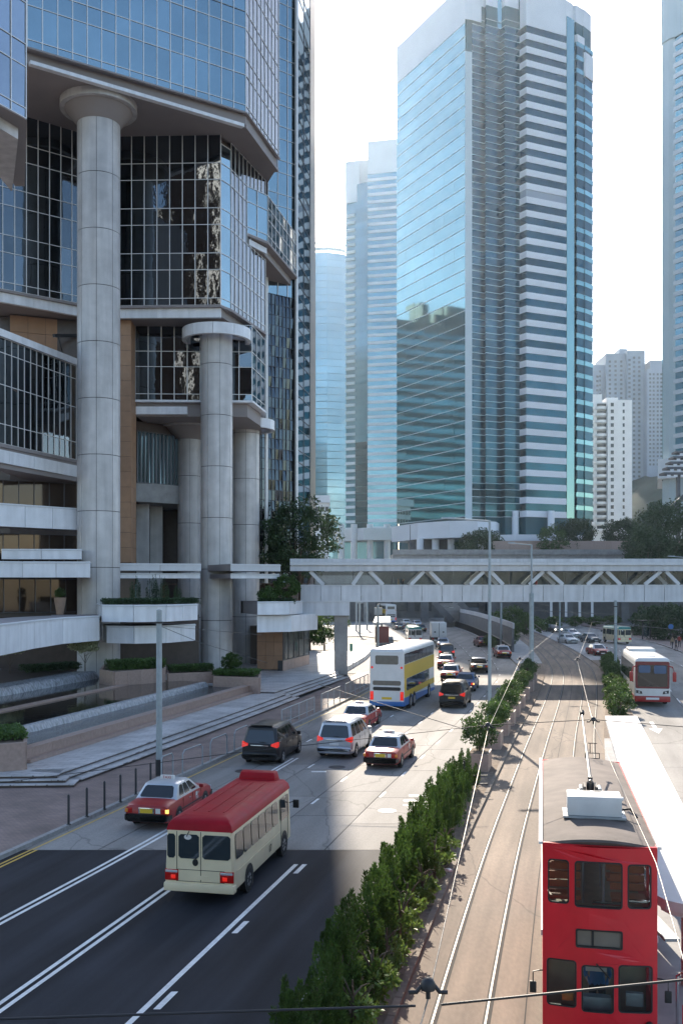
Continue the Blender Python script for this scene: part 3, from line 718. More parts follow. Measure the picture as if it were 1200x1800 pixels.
# --- lower left glazed wing with slanting top
w0, w1_ = V2(-40, 78.0), V2(134, 91.5)
facade('glazed_wing', B, w0, w1_, 20.3, [1.6, 3.2, 2.6, 1.2], 16, 'glass_dark', tilt=.006)
mb = MB().prism([(w0[0], w0[1] + .12), (w1_[0], w1_[1] + .12), (w1_[0], 97), (w0[0], 97)], 20.3, 28.9); mb.build('bay_core', 'granite_dark', B)
ledge([w0, w1_], 28.905, 29.5, .45); ledge([(w0[0], w0[1] + .35), (w1_[0] - .2, w1_[1] + .35)], 18.7, 19.75, .5, 'panel_white')
mb = MB().prism([(w0[0], w0[1] + .25), (w1_[0] + .1, w1_[1] + .25), (w1_[0] + .1, 97), (w0[0], 97)], 18.3, 20.29); mb.build('bay_soffit', 'soffit', B)
ledge([w0, w1_], 20.0, 20.285, .25, 'soffit', 'sill')
# --- balcony bands faced with white panels
def band(name, pts, z0, z1, plen, depth, mat='panel_white', back=None):
    bp = MB(); P = [Vector((*p, 0)) for p in pts]
    inner = []
    for i, p in enumerate(P):
        d = (P[min(i + 1, len(P) - 1)] - P[max(i - 1, 0)]).normalized(); n = Vector((d.y, -d.x, 0)); inner.append(p - n * depth)
    outer = []
    for i, p in enumerate(P):
        d = (P[min(i + 1, len(P) - 1)] - P[max(i - 1, 0)]).normalized(); n = Vector((d.y, -d.x, 0)); outer.append(p - n * .05)
    bp.prism([(p.x, p.y) for p in outer] + [(p.x, p.y) for p in reversed(inner)], z0 + .02, z1 - .02)
    part = bp.build(name, 'soffit', B)
    for i in range(len(P) - 1):
        L = (P[i + 1] - P[i]).length; k = max(1, round(L / plen)); u = (P[i + 1] - P[i]) / L
        for j in range(k):
            c = P[i] + u * (L * (j + .5) / k)
            piece('panel', mat, part, (c.x, c.y, (z0 + z1) / 2), (L / k - .045, .08, z1 - z0), rz=math.atan2(u.y, u.x))
        for zz in (z1 - .1, ):
            c = P[i] + u * (L / 2); n = Vector((u.y, -u.x, 0))
            piece('trim', 'bridge_trim', part, (c.x + n.x * .05, c.y + n.y * .05, zz), (L - .01, .1, .1), rz=math.atan2(u.y, u.x))
    return part
band('balcony', [V2(-60, 79.2), V2(139, 87.2)], 13.6, 15.5, 2.6, 3)
band('balcony', [V2(3, 83.0), V2(143, 83.4), V2(143.5, 86)], ZY(983, 83.2), ZY(965, 83.2), 2.9, 3)
band('balcony', [V2(-60, 78), V2(40, 80.5), V2(158, 80.8), V2(158.5, 85)], ZY(1015, 80.6), ZY(987, 80.6), 3.0, 5)
band('balcony', [V2(-70, 55), V2(0, 62.5), V2(60, 69.5), V2(110, 75), V2(174, 79.5), V2(178, 83)], 4.35, 6.35, 3.4, 4)
band('planter_balcony', [V2(170.5, 84), V2(181, 79.2), V2(235, 78.2), V2(292, 79.2), V2(347, 83.4)], ZY(1093, 79), ZY(1063, 79), 2.0, 4)
band('planter_balcony', [V2(180.5, 84), V2(189, 80.4), V2(236, 79.6), V2(292, 80.6), V2(343, 84.2)], ZY(1131, 80), ZY(1100, 80), 2.0, 4)
for x0, x1, Y0, Y1 in ((208, 354, 87.5, 89.5), (405, 493, 90, 92.5)):
    band('canopy_edge', [V2(x0, Y0), V2(x1, Y1)], 10.05, 10.7, 3.4, 6, 'bridge_trim')
    band('canopy_edge', [V2(x0, Y0 + .4), V2(x1 - 2, Y1 + .4)], 9.38, 9.82, 3.4, 6, 'panel_white')
band('planter_balcony', [V2(452, 89.5), V2(508, 90.5), V2(531, 94.5)], ZY(1080, 91), ZY(1057, 91), 2.4, 6)
mb = MB().prism([V2(452, 90.2), V2(512, 91.5), V2(558, 96), V2(540, 104), V2(452, 104)], ZY(1110, 92), ZY(1081, 92)); mb.build('canopy', 'panel_white', B)
# ground floor lobby at right of the columns
stone_wall('lobby_wall', V2(452, 97), V2(497, 96), .6, 4.6, 1.0, 1.3, 'granite_brown', B)
facade('lobby_glazing', B, V2(497, 96), V2(543, 104), 1.5, [2.9], 5, 'glass_clear', tilt=.003, mmat='mullion_dark')
stone_wall('lobby_wall', V2(497, 95.9), V2(543, 103.9), .5, 1.5, 1.2, 1.0, 'granite_pink', B)
mb = MB().prism([V2(440, 104), V2(500, 104.2), V2(515, 108), V2(440, 108)], .5, 4.5); mb.build('core_wall', 'granite_dark', B)
# recessed lobby walls with bronze glass behind the balconies
facade('lobby_glazing', B, V2(-50, 88), V2(139, 92.8), 10.9, [2.5], 7, 'glass_lobby', mmat='mullion_dark', tilt=.008)
facade('lobby_glazing', B, V2(-50, 88), V2(139, 92.8), 15.6, [2.6], 7, 'glass_lobby', mmat='mullion_dark', tilt=.008)
facade('lobby_glazing', B, V2(-50, 84), V2(142, 89.0), 6.4, [2.9], 7, 'glass_lobby', mmat='mullion_dark', tilt=.008)
mb = MB().prism([V2(-60, 90), V2(350, 93), V2(350, 95), V2(-60, 95)], .5, 6.0); mb.build('core_wall', 'granite_dark', B)
mb = MB().prism([V2(-60, 84.2), V2(140, 89.3), V2(140, 92), V2(-60, 92)], 6.0, 10.8); mb.build('core_wall', 'granite_dark', B)

# --- round columns clad in curved stone panels
def column(px, Y, dia, z0, z1, drum, cap_r=None, cap_z=None, ring=None, nseg=8, phase=.2):
    cx = GX(px, Y); r = dia / 2
    part = MB().lathe([(r - .05, z0), (r - .05, z1)], 32, (cx, Y, 0)).build('column', 'seam', B, smooth=50)
    base = {}
    z = z0; k = 0
    while z < z1 - .05:
        h = min(drum, z1 - z)
        key = round(h, 2)
        if key not in base:
            mb = MB(); a0, a1 = .011, 2 * math.pi / nseg - .011; rings = []; n = 7
            for i in range(n):
                a = a0 + (a1 - a0) * i / (n - 1); ca, sa = math.cos(a), math.sin(a)
                rings.append([(r * ca, r * sa, .028), (r * ca, r * sa, h - .028), ((r - .045) * ca, (r - .045) * sa, h - .028), ((r - .045) * ca, (r - .045) * sa, .028)])
            mb.loft(rings); base[key] = mb.mesh('column_panel', 'column_stone', smooth=35)
        for i in range(nseg):
            o = link('panel', base[key], part, (cx, Y, z)); o.rotation_euler = (0, 0, phase + i * 2 * math.pi / nseg)
        z += h; k += 1
    if cap_r:
        MB().lathe([(r * .9, cap_z - .68), (cap_r, cap_z - .65), (cap_r, cap_z), (r * .9, cap_z)], 40, (cx, Y, 0)).build('capital', 'column_stone', part, smooth=40)
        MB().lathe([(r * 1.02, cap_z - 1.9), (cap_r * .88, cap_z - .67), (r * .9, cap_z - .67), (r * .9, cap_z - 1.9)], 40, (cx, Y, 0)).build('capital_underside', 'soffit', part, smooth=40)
    if ring:
        rr, zr, hr = ring
        n = 10
        for i in range(n):
            mb = MB(); rings = []; aa = 2 * math.pi / n; m = 6
            for j in range(m):
                a = phase + i * aa + .006 + (aa - .012) * j / (m - 1); ca, sa = math.cos(a), math.sin(a)
                rings.append([(cx + rr * ca, Y + rr * sa, zr), (cx + rr * ca, Y + rr * sa, zr + hr), (cx + (rr - .35) * ca, Y + (rr - .35) * sa, zr + hr), (cx + (rr - .35) * ca, Y + (rr - .35) * sa, zr)])
            mb.loft(rings); mb.build('ring_panel', 'panel_white', part, smooth=35)
        mb = MB()
        for i in range(4):
            a = .5 + i * math.pi / 2
            mb.bar((cx, Y, zr + hr * .5), (cx + (rr - .2) * math.cos(a), Y + (rr - .2) * math.sin(a), zr + hr * .5), .3, .3)
        mb.build('ring_arm', 'soffit', part)
    return part
column(174, 87, 3.68, .6, Z1 - .3, 4.85, 3.3, Z1 + .01, phase=.13)
column(381, 96, 3.05, .5, ZY(585, 96) + .1, 4.9, ring=(3.3, ZY(600, 96), 1.05), phase=.33)
column(432, 107, 2.95, .5, ZY(748, 107), 4.9, ring=(3.1, ZY(757, 107), 1.0), phase=.1)
column(333, 104, 2.4, .5, ZY(760, 104), 4.9, cap_r=2.9, cap_z=ZY(742, 104), phase=.2)
for px, Y, d, za, zb2 in ((381, 96, 2.6, ZY(585, 96), Z3 - .6), (432, 107, 2.5, ZY(748, 107), zq - .2)):
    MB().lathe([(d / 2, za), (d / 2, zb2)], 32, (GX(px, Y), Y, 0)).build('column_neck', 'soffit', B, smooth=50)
# ================================================================== footbridge across the street
FB = thing('footbridge', 'covered footbridge with white panelled parapet and zigzag trusses over the street', 'footbridge', (20, 97, 0))
Yf, Yr = 95.6, 99.6
zS, zP, zR, zT = 7.2, 8.72, 10.12, 11.3
def bx(px): return GX(px, Yf)
xL, xR = bx(528), 62.0
MB().box(xL + .1, xR, Yf + .1, Yr - .1, zS + .05, zS + .5).build('deck', 'concrete', FB)
n = 34
for side, Y in ((0, Yf), (1, Yr)):
    for i in range(n):
        x0 = xL + (xR - xL) * i / n; x1 = xL + (xR - xL) * (i + 1) / n
        piece('parapet_panel', 'bridge_panel', FB, ((x0 + x1) / 2, Y + (.06 if side == 0 else -.06), (zS + zP) / 2), (x1 - x0 - .05, .12, zP - zS))
    MB().box(xL, xR, Y - .06 if side == 0 else Y - .1, Y + .1 if side == 0 else Y + .06, zP + .002, zP + .09).build('handrail', 'bridge_trim', FB)
    MB().box(xL, xR, Y - .03 if side == 0 else Y, Y if side == 0 else Y + .03, zS - .04, zS + .08).build('drip_edge', 'bridge_trim', FB)
n = 30; rL = bx(510)
for i in range(n):
    x0 = rL + (xR - rL) * i / n; x1 = rL + (xR - rL) * (i + 1) / n
    for (za, zb_, dy) in ((zR, zR + .48, .18), (zR + .56, zR + .86, -.05), (zR + .88, zT, .12)):
        piece('roof_panel', 'bridge_panel' if dy > 0 else 'bridge_trim', FB, ((x0 + x1) / 2, Yf + dy - .35, (za + zb_) / 2), (x1 - x0 - .012, .3, zb_ - za))
MB().box(rL + .1, xR, Yf - .28, Yr + .3, zR + .1, zT - .06).build('roof', 'bridge_panel', FB)
# truss diagonals: pairs, front and back
V = [(545, 568, 1), (620, 636, -1), (650, 673, 1), (722, 745, -1), (755, 778, 1), (826, 850, -1), (862, 884, 1), (930, 955, -1), (963, 989, 1), (1032, 1058, -1), (1066, 1090, 1), (1133, 1161, -1), (1170, 1193, 1), (1240, 1265, -1), (1280, 1305, 1), (1345, 1370, -1), (1385, 1410, 1), (1450, 1475, -1), (1490, 1515, 1)]
for a, b, s in V:
    for Y in (Yf + .12, Yr - .12):
        xt, xb = (bx(a), bx(b)) if s > 0 else (bx(b), bx(a))
        MB().bar((xt, Y, zR - .02), (xb, Y, zP + .1), .34, .2, up=(0, 1, 0)).build('truss_diagonal', 'bridge_trim', FB)
for i in range(16):
    x = xL + 1.2 + i * 3.9
    MB().box(x - .04, x + .04, Yr - .2, Yr - .12, zP, zR + .1).build('window_post', 'mullion_dark', FB)
    piece('window_pane', 'glass_clear', FB, (x + 1.95, Yr - .16, (zP + zR) / 2), (3.78, .02, zR - zP))
# pier with crosshead
px0, px1 = bx(587), bx(611)
pier = MB().prism([(px0, Yf + .6), (px1, Yf + .6), (px1, Yr - .9), (px0, Yr - .9)], .1, 6.35).build('pier', 'concrete', FB, bevel=.12)
MB().box(bx(531), bx(614), Yf + .05, Yr - .05, 5.85, zS + .045).build('crosshead', 'bridge_panel', FB)
MB().prism([(46, Yf + .6), (47.3, Yf + .6), (47.3, Yr - .9), (46, Yr - .9)], .0, 7.2).build('pier', 'concrete', FB, bevel=.12)

# ================================================================== far towers
def loop_band(mb, pts, z0, z1, out=0.0):
    P = [Vector((p[0], p[1], 0)) for p in pts]; n = len(P)
    rings = []
    for i, p in enumerate(P):
        d = (P[min(i + 1, n - 1)] - P[max(i - 1, 0)]).normalized(); nn = Vector((d.y, -d.x, 0)) * out
        rings.append((p + nn, p + nn - nn.normalized() * 0 if out == 0 else p))
    for i in range(n - 1):
        a, b = rings[i][0], rings[i + 1][0]
        mb.add([(a.x, a.y, z0), (b.x, b.y, z0), (b.x, b.y, z1), (a.x, a.y, z1)], [(0, 1, 2, 3)])
        if out:
            c, d = P[i], P[i + 1]
            mb.add([(a.x, a.y, z1), (b.x, b.y, z1), (d.x, d.y, z1), (c.x, c.y, z1)], [(0, 1, 2, 3)])
            mb.add([(a.x, a.y, z0), (c.x, c.y, z0), (d.x, d.y, z0), (b.x, b.y, z0)], [(0, 1, 2, 3)])
    if out:
        for i in (0, n - 1):
            a, c = rings[i][0], P[i]
            mb.add([(a.x, a.y, z0), (c.x, c.y, z0), (c.x, c.y, z1), (a.x, a.y, z1)], [(0, 1, 2, 3)])
# ---- the large teal tower
TA = thing('office_tower', 'tall teal glass tower with a plain mirror side and white striped bay', 'building', (50, 300, 0))
pf, pn = V2(697, 314.6), V2(817, 280.0)
zig = [V2(829, 280.6), V2(851, 282.6), V2(853, 281.2), V2(879, 283.4), V2(887, 281.6), V2(913, 283.6)]
strp = [V2(913.5, 283.6), V2(924, 281.4), V2(994, 287.2)]
rcol = [V2(995, 287.3), V2(1008, 289.5)]
rzig = [V2(1009, 290.5), V2(1014, 290.0), V2(1026, 292.2), V2(1027, 292.0), V2(1041, 295.5)]
back = [(V2(1041, 295.5)[0], 335), (pf[0] + 4, 335)]
za, fh = 28.0, 3.86
NF = 36
plan = [pf, pn] + zig + strp + rcol + rzig + back
inner = []
cxm, cym = 52, 308
for p in plan: inner.append((p[0] + (cxm - p[0]) * .02, p[1] + (cym - p[1]) * .02))
MB().prism(inner, 14, za + NF * fh + 6).build('core', 'reflect_teal', TA)
for k in range(NF):
    z0 = za + k * fh; z1 = z0 + fh
    mech = k in (23,)
    for nm, pts in (('window_band', [pf, pn]),):
        mb = MB(); P0, P1 = Vector((*pf, 0)), Vector((*pn, 0)); nn = Vector((-.894, -.447, 0))
        for j in range(7):
            a = P0.lerp(P1, j / 7) + nn * random.uniform(-.02, .02); b = P0.lerp(P1, (j + 1) / 7) + nn * random.uniform(-.02, .02); dz = nn * random.uniform(-.008, .008)
            mb.quad((a.x, a.y, z0 + .16), (b.x, b.y, z0 + .16), (b.x + dz.x, b.y + dz.y, z1), (a.x + dz.x, a.y + dz.y, z1))
        mb.build('window_band', 'glass_teal', TA)
    mb = MB(); loop_band(mb, zig, z0 + .14, z0 + 1.75); mb.build('window_band', 'glass_teal_dark', TA)
    mb = MB(); loop_band(mb, zig, z0 + 1.9, z1); mb.build('spandrel_glass', 'glass_teal_dark', TA)
    mb = MB(); loop_band(mb, strp, z0 + 1.8, z1); mb.build('window_band', 'resi_tan' if mech else 'glass_teal_dark', TA)
    mb = MB(); loop_band(mb, strp, z0 + .02, z0 + 1.8, .25); mb.build('white_spandrel', 'tower_white', TA)
    mb = MB(); loop_band(mb, rzig, z0 + .2, z1 - 1.2); mb.build('window_band', 'glass_teal_dark', TA)
    mb = MB(); loop_band(mb, rzig, z1 - 1.2, z1 + .1, .12); mb.build('spandrel_glass', 'glass_teal', TA)
mb = MB()
for k in range(NF + 1):
    z0 = za + k * fh
    loop_band(mb, [pf, pn], z0 - .06, z0 + .15, .10); loop_band(mb, zig, z0 - .04, z0 + .13, .10); loop_band(mb, zig, z0 + 1.74, z0 + 1.9, .10)
mb.build('floor_lines', 'tower_pale', TA)
zt = za + NF * fh
mb = MB(); loop_band(mb, [pn, V2(829, 280.6)], za - 1, zt - 8, .05); mb.build('corner_strip', 'tower_pale', TA)
mb = MB(); loop_band(mb, rcol, za, zt + 6, .1); mb.build('corner_strip', 'glass_teal', TA)
for a, b, zz in (([pf, pn], zt, zt + 11.5), ([pn, V2(829, 280.6), V2(845, 282)], zt + 1, zt + 11.5), (strp, zt + .05, zt + 11)):
    mb = MB(); loop_band(mb, a, b, zz, .15); mb.build('crown_panel', 'tower_white', TA)
mb = MB(); loop_band(mb, [V2(845, 283), V2(913, 284)], zt, zt + 11); mb.build('crown_glass', 'glass_teal', TA)
mb = MB(); loop_band(mb, rzig[:3], zt, zt + 2.2, .1); loop_band(mb, rzig[2:], zt - 9, zt - 2, .3); mb.build('crown_panel', 'tower_white', TA)
MB().prism(inner, zt + 6.02, zt + 11).build('roof_plant', 'tower_white', TA)
# podium
pod = [V2(689, 300), V2(735, 281), V2(790, 272), V2(838, 270), V2(870, 276), V2(880, 290)]
mb = MB(); loop_band(mb, pod, ZY(947, 278), ZY(918, 278), .2); mb.build('podium_wall', 'tower_white', TA)
MB().prism(pod + [(60, 310), (20, 310)], ZY(946, 278), ZY(920, 278)).build('podium_slab', 'tower_white', TA)
for px in (738, 765, 792, 820, 846, 909, 973):
    MB().lathe([(1.0, 8), (1.0, ZY(946, 278) + (8 if px > 860 else 0))], 14, (GX(px, 279), 279 + (4 if px > 860 else 0), 0)).build('podium_column', 'tower_white', TA, smooth=50)
MB().prism([V2(720, 286), V2(1000, 288), (70, 300), (20, 300)], 0, za - 2).build('podium_core', 'concrete_dark', TA)
mb = MB(); pts = [V2(868, 262), V2(905, 259), V2(950, 259), V2(1000, 262), V2(1040, 266)]
loop_band(mb, pts, ZY(951, 260), ZY(940, 260), .5); mb.prism(pts + [(68, 280), (42, 280)], ZY(950, 260), ZY(941, 260)); mb.build('entrance_canopy', 'tower_white', TA)
# ---- the second tower, paler with distance
TB = thing('office_tower', 'pale hazy glass tower with white stripes behind the teal tower', 'building', (15, 460, 0))
KB = .935
def P5(px, Y=450): return V2(px, Y * KB)
fh2, zb2 = 3.3 * KB, 34.0 * KB
fA = [P5(607, 452), P5(624, 450)]; fB = [P5(624.5, 450), P5(645, 446)]; fC = [P5(646, 444), P5(697, 441)]
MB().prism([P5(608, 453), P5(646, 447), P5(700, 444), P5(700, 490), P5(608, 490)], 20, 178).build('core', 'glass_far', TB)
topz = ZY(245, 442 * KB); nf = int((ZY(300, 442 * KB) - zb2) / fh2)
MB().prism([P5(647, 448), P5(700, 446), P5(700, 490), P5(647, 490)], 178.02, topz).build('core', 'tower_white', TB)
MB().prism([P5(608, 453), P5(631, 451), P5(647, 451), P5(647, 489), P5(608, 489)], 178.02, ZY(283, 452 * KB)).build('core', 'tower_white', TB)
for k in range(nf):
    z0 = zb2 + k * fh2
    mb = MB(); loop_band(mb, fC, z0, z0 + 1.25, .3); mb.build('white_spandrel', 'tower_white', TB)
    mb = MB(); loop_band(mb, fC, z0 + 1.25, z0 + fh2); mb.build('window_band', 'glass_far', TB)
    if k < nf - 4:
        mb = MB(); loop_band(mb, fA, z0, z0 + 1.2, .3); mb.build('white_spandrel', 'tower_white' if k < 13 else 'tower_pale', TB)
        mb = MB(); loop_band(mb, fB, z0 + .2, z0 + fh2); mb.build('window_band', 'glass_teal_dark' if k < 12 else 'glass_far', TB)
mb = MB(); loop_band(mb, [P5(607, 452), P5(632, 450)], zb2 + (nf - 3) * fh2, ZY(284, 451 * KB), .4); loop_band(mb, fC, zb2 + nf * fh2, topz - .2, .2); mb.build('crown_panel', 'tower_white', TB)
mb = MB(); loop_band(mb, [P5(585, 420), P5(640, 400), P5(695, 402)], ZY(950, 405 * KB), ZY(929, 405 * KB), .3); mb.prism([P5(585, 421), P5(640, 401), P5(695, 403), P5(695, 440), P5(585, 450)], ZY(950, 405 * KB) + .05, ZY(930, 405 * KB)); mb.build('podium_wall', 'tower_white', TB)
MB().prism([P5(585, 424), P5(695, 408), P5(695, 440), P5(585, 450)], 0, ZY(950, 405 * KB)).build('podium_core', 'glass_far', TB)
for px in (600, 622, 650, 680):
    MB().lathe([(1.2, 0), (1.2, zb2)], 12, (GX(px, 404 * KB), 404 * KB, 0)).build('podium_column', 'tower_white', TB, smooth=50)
# ---- third tower, curtain wall, lowest and faintest
TC = thing('office_tower', 'faint blue glass block at the right edge of the mirror tower', 'building', (-10, 600, 0))
zt3 = ZY(440, 590)
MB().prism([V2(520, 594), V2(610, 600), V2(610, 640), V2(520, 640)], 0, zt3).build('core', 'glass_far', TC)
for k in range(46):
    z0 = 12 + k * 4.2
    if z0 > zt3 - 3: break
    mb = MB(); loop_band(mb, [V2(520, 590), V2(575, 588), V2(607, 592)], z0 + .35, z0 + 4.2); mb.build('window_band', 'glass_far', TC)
mb = MB(); loop_band(mb, [V2(520, 592), V2(575, 590), V2(607, 594)], zt3, zt3 + 2.0)
for i in range(14): mb.bar((V2(548 + i * 4.5, 592)[0], 592, zt3), (V2(548 + i * 4.5, 592)[0], 592, zt3 + 5), .5, .5)
mb.bar((V2(545, 592)[0], 592, zt3 + 5), (V2(607, 592)[0], 592, zt3 + 5), .6, .8)
mb.build('roof_screen', 'tower_pale', TC)
# low white building in front of it
o = thing('low_building', 'low white flat roofed building above the tree by the mirror tower', 'building', (-12, 330, 0))
MB().prism([V2(528, 330), V2(578, 330), V2(578, 345), V2(528, 345)], 0, ZY(884, 330)).build('walls', 'resi_white', o)
MB().prism([V2(525, 329), V2(580, 329), V2(580, 346), V2(525, 346)], ZY(884, 330) + .02, ZY(871, 330)).build('roof', 'tower_white', o)
for r in range(5):
    for c in range(6):
        piece('window', 'window_dark', o, (V2(532 + c * 8.5, 330)[0], 329.95, ZY(895 + r * 17, 330)), (1.1, .1, 1.6))
# ---- tower cut by the right edge
TD = thing('office_tower', 'slim pale tower with curved window bands at the right edge', 'building', (118, 345, 0))
arc = []
for i in range(9):
    t = i / 8; px = 1176 + 110 * t; arc.append(V2(px, 345 - 14 * math.sin(min(1, t * 1.1) * math.pi * .5)))
zt4 = ZY(64, 342)
MB().prism([V2(1163, 347), V2(1175, 344)] + [(a[0], a[1] + .4) for a in arc[1:]] + [(arc[-1][0], 380), V2(1163, 380)], 30, zt4).build('core', 'tower_pale', TD)
mb = MB(); loop_band(mb, [V2(1161, 350), V2(1163, 347.0), V2(1175, 344)] + arc[1:], zt4 + .02, ZY(-10, 345), .5); mb.build('crown_panel', 'tower_pale', TD)
MB().prism([V2(1163, 347.3), V2(1175, 344.3)] + [(a[0], a[1] + .3) for a in arc[1:]] + [(arc[-1][0], 380), V2(1163, 380)], zt4 + .03, ZY(-8, 345)).build('crown_core', 'tower_pale', TD)
z0 = ZY(810, 345); k = 0
while z0 < zt4 - 2:
    mb = MB(); loop_band(mb, arc, z0, z0 + 1.5, .35); mb.build('white_spandrel', 'tower_white', TD)
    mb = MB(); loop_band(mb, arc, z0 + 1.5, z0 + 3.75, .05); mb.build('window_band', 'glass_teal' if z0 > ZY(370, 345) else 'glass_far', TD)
    z0 += 3.75
mb = MB(); loop_band(mb, [V2(1163, 347), V2(1168, 346)], 45, zt4 - 1, .05); mb.build('corner_strip', 'glass_teal', TD)
MB().prism([V2(1155, 344), V2(1290, 330), V2(1290, 380), V2(1155, 380)], ZY(842, 345), ZY(808, 345)).build('podium_slab', 'tower_white', TD)
for px in (1172, 1182, 1192):
    MB().box(GX(px, 345), GX(px, 345) + 1.2, 345, 347, 10, ZY(842, 345)).build('podium_column', 'tower_white', TD)
# ---- the tower hidden behind the left block: it shows in the mirror side of the teal tower
TE = thing('office_tower', 'dark tower seen only as the reflection in the teal tower', 'building', (-150, 400, 0))
MB().prism([(-188, 315), (-52, 386.8), (-92, 445), (-223, 375)], 0, 122).build('shaft', 'reflect_teal', TE)
MB().prism([(-135, 362), (-112, 374), (-125, 398), (-148, 388)], 122.02, 136).build('roof_plant', 'reflect_teal', TE)
for k in range(28):
    piece('window_band', 'glass_far', TE, (-120, 350.4, 6 + k * 4.1), (152, .3, 1.5 + .5 * (k % 3)), rz=math.atan2(37, 70))
for x, y, w_, h_ in ((-128, 352, 9, 7), (-141, 346, 6, 12), (-101, 368, 11, 5), (-92, 376, 5, 10), (-146, 362, 8, 4)):
    piece('roof_room', 'reflect_teal', TE, (x, y, 122 + h_ / 2), (w_, 8, h_), rz=math.atan2(37, 70))
# ---- the office block across the junction behind the camera: it darkens the mirror bays
TF = thing('office_tower', 'brown office block seen only as the dark reflection in the mirror bays', 'building', (-45, -70, 0))
MB().prism([(-60, -66.4), (-14, -70), (-14, -95), (-60, -95)], 0, 125).build('shaft', 'bronze_dark', TF)
for k in range(22):
    for x in (-57, -44.5, -41, -28, -20.5): piece('streak_fin', 'column_stone' if k % 9 else 'concrete', TF, (x, -66.2 - (x + 60) * .078, 6 + k * 5.6), (1.0, .8, 5.6), rz=R(-4.4))  # pale fins added so the mirror bays show light vertical streaks
    for i in range(10): piece('window', 'bronze_dark', TF, (-57 + i * 4.5, -66.2 - i * .346, 6 + k * 3.9), (2.6, .2, 2.2), rz=R(-4.4))

# ================================================================== housing blocks and hill on the right
HB = thing('apartment_block', 'bright white apartment block with rounded balconies in front of the hill', 'building', (115, 432, 0))
x0, x1 = GX(1041, 430), GX(1110, 430)
topz = ZY(703, 430); botz = ZY(935, 430)
MB().box(x0 + 6.5, x1, 430, 448, botz - 6, topz).build('walls', 'resi_white', HB)
MB().box(x0 - 6, x0 + 6.4, 433, 448, botz - 6, topz - .5).build('walls', 'resi_white', HB)
MB().box(x0 + 1, x0 + 5, 434, 446, topz - .48, topz + 3.2).build('roof_room', 'resi_white', HB)
MB().box(x0 + 7, x0 + 12, 434, 446, topz + .02, topz + 1.8).build('roof_room', 'resi_white', HB)
k = 0; z = topz - 3.6
while z > botz:
    for cx in (x0 - 1.0, x0 + 4.5):
        mb = MB(); ring = []
        for i in range(9):
            a = math.pi + math.pi * i / 8; ring.append((cx + 2.5 * math.cos(a), 433 + 2.0 * math.sin(a)))
        mb.prism(ring, z, z + 1.15); mb.build('balcony', 'resi_white', HB)
        piece('window', 'window_dark', HB, (cx, 432.9, z + 1.85), (3.9, .2, 1.3))
    for cx, w in ((x0 + 8.4, 1.3), (x0 + 13.3, .8)): piece('window', 'window_dark', HB, (cx, 429.95, z + 1.6), (w, .2, 1.5))
    z -= 2.95
HC = thing('apartment_block', 'tall grey stepped apartment block rising behind the white block', 'building', (185, 700, 0))
def H7(px): return GX(px, 700)
for a, b, t, Yy in ((1040, 1052, 652, 700), (1045, 1068, 638, 706), (1066, 1104, 620, 703), (1096, 1110, 606, 712), (1100, 1131, 617, 698)):
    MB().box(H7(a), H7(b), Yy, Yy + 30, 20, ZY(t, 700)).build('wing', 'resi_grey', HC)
for a, t in ((1049, 662), (1057, 650), (1073, 634), (1083, 634), (1093, 634), (1104, 634), (1112, 630), (1121, 630)):
    for r in range(30):
        py = t + r * 8.0
        if py > 860: break
        if a < 1100 and py > 705: break
        piece('window', 'window_dark', HC, (H7(a), 697.9 if a >= 1100 else (699.9 if a < 1052 else (705.9 if a < 1062 else 702.9)), ZY(py, 700)), (1.6, .2, 1.5))
HD = thing('apartment_block', 'pinkish grey apartment block beside the slim tower at right', 'building', (215, 690, 0))
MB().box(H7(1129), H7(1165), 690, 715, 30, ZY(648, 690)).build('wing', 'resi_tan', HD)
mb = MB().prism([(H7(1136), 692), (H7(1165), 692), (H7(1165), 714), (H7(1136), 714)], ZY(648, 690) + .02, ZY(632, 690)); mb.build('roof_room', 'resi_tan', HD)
for a in (1134, 1140, 1147, 1153):
    for r in range(26):
        py = 658 + r * 7.2
        if py > 820: break
        piece('window', 'window_dark', HD, (H7(a), 689.9, ZY(py, 690)), (1.3, .2, 1.4))
# wooded hill
hv = []; hf = []; nx_, ny_ = 60, 24
for j in range(ny_ + 1):
    for i in range(nx_ + 1):
        x = 60 + 420 * i / nx_; y = 480 + 300 * j / ny_
        h = 92 * math.exp(-((x - 260) / 150) ** 2) * (1 - math.exp(-((y - 470) / 90) ** 2)) + 5 * math.sin(x * .09) * math.sin(y * .07)
        hv.append((x, y, h + random.uniform(-2.2, 2.2)))
for j in range(ny_):
    for i in range(nx_):
        a = j * (nx_ + 1) + i; hf.append((a, a + 1, a + nx_ + 2, a + nx_ + 1))
tag(MB().add(hv, hf).build('hill', 'hill', smooth=80), None, kind='structure')

# ================================================================== flyover, walls and stairs beyond the footbridge
FO = thing('flyover', 'dark concrete flyover running behind the footbridge', 'flyover', (50, 232, 0))
Yo = 232.0
MB().box(GX(690, Yo), 150, Yo, Yo + 12, ZY(992, Yo), ZY(974, Yo)).build('deck', 'concrete', FO)
MB().box(GX(690, Yo), 150, Yo - .4, Yo - .02, ZY(975, Yo), ZY(966, Yo)).build('parapet', 'concrete', FO)
for px in (742, 800, 862, 1000, 1100, 1190):
    MB().box(GX(px, Yo), GX(px, Yo) + 1.8, Yo + 4, Yo + 6, 0, ZY(992, Yo) - .01).build('pier', 'concrete_dark', FO)
WAL = thing('retaining_wall', 'long wall of pinkish panels above the flyover', 'wall', (70, 246, 0))
for i in range(22):
    x = GX(880, 246) + i * 4.2
    piece('wall_panel', 'granite_pink', WAL, (x, 246, ZY(963, 246)), (4.15, .4, 3.4))
MB().box(GX(880, 246) - 2, GX(880, 246) + 92, 246.3, 250, 0, ZY(976, 246)).build('wall_base', 'concrete_dark', WAL)
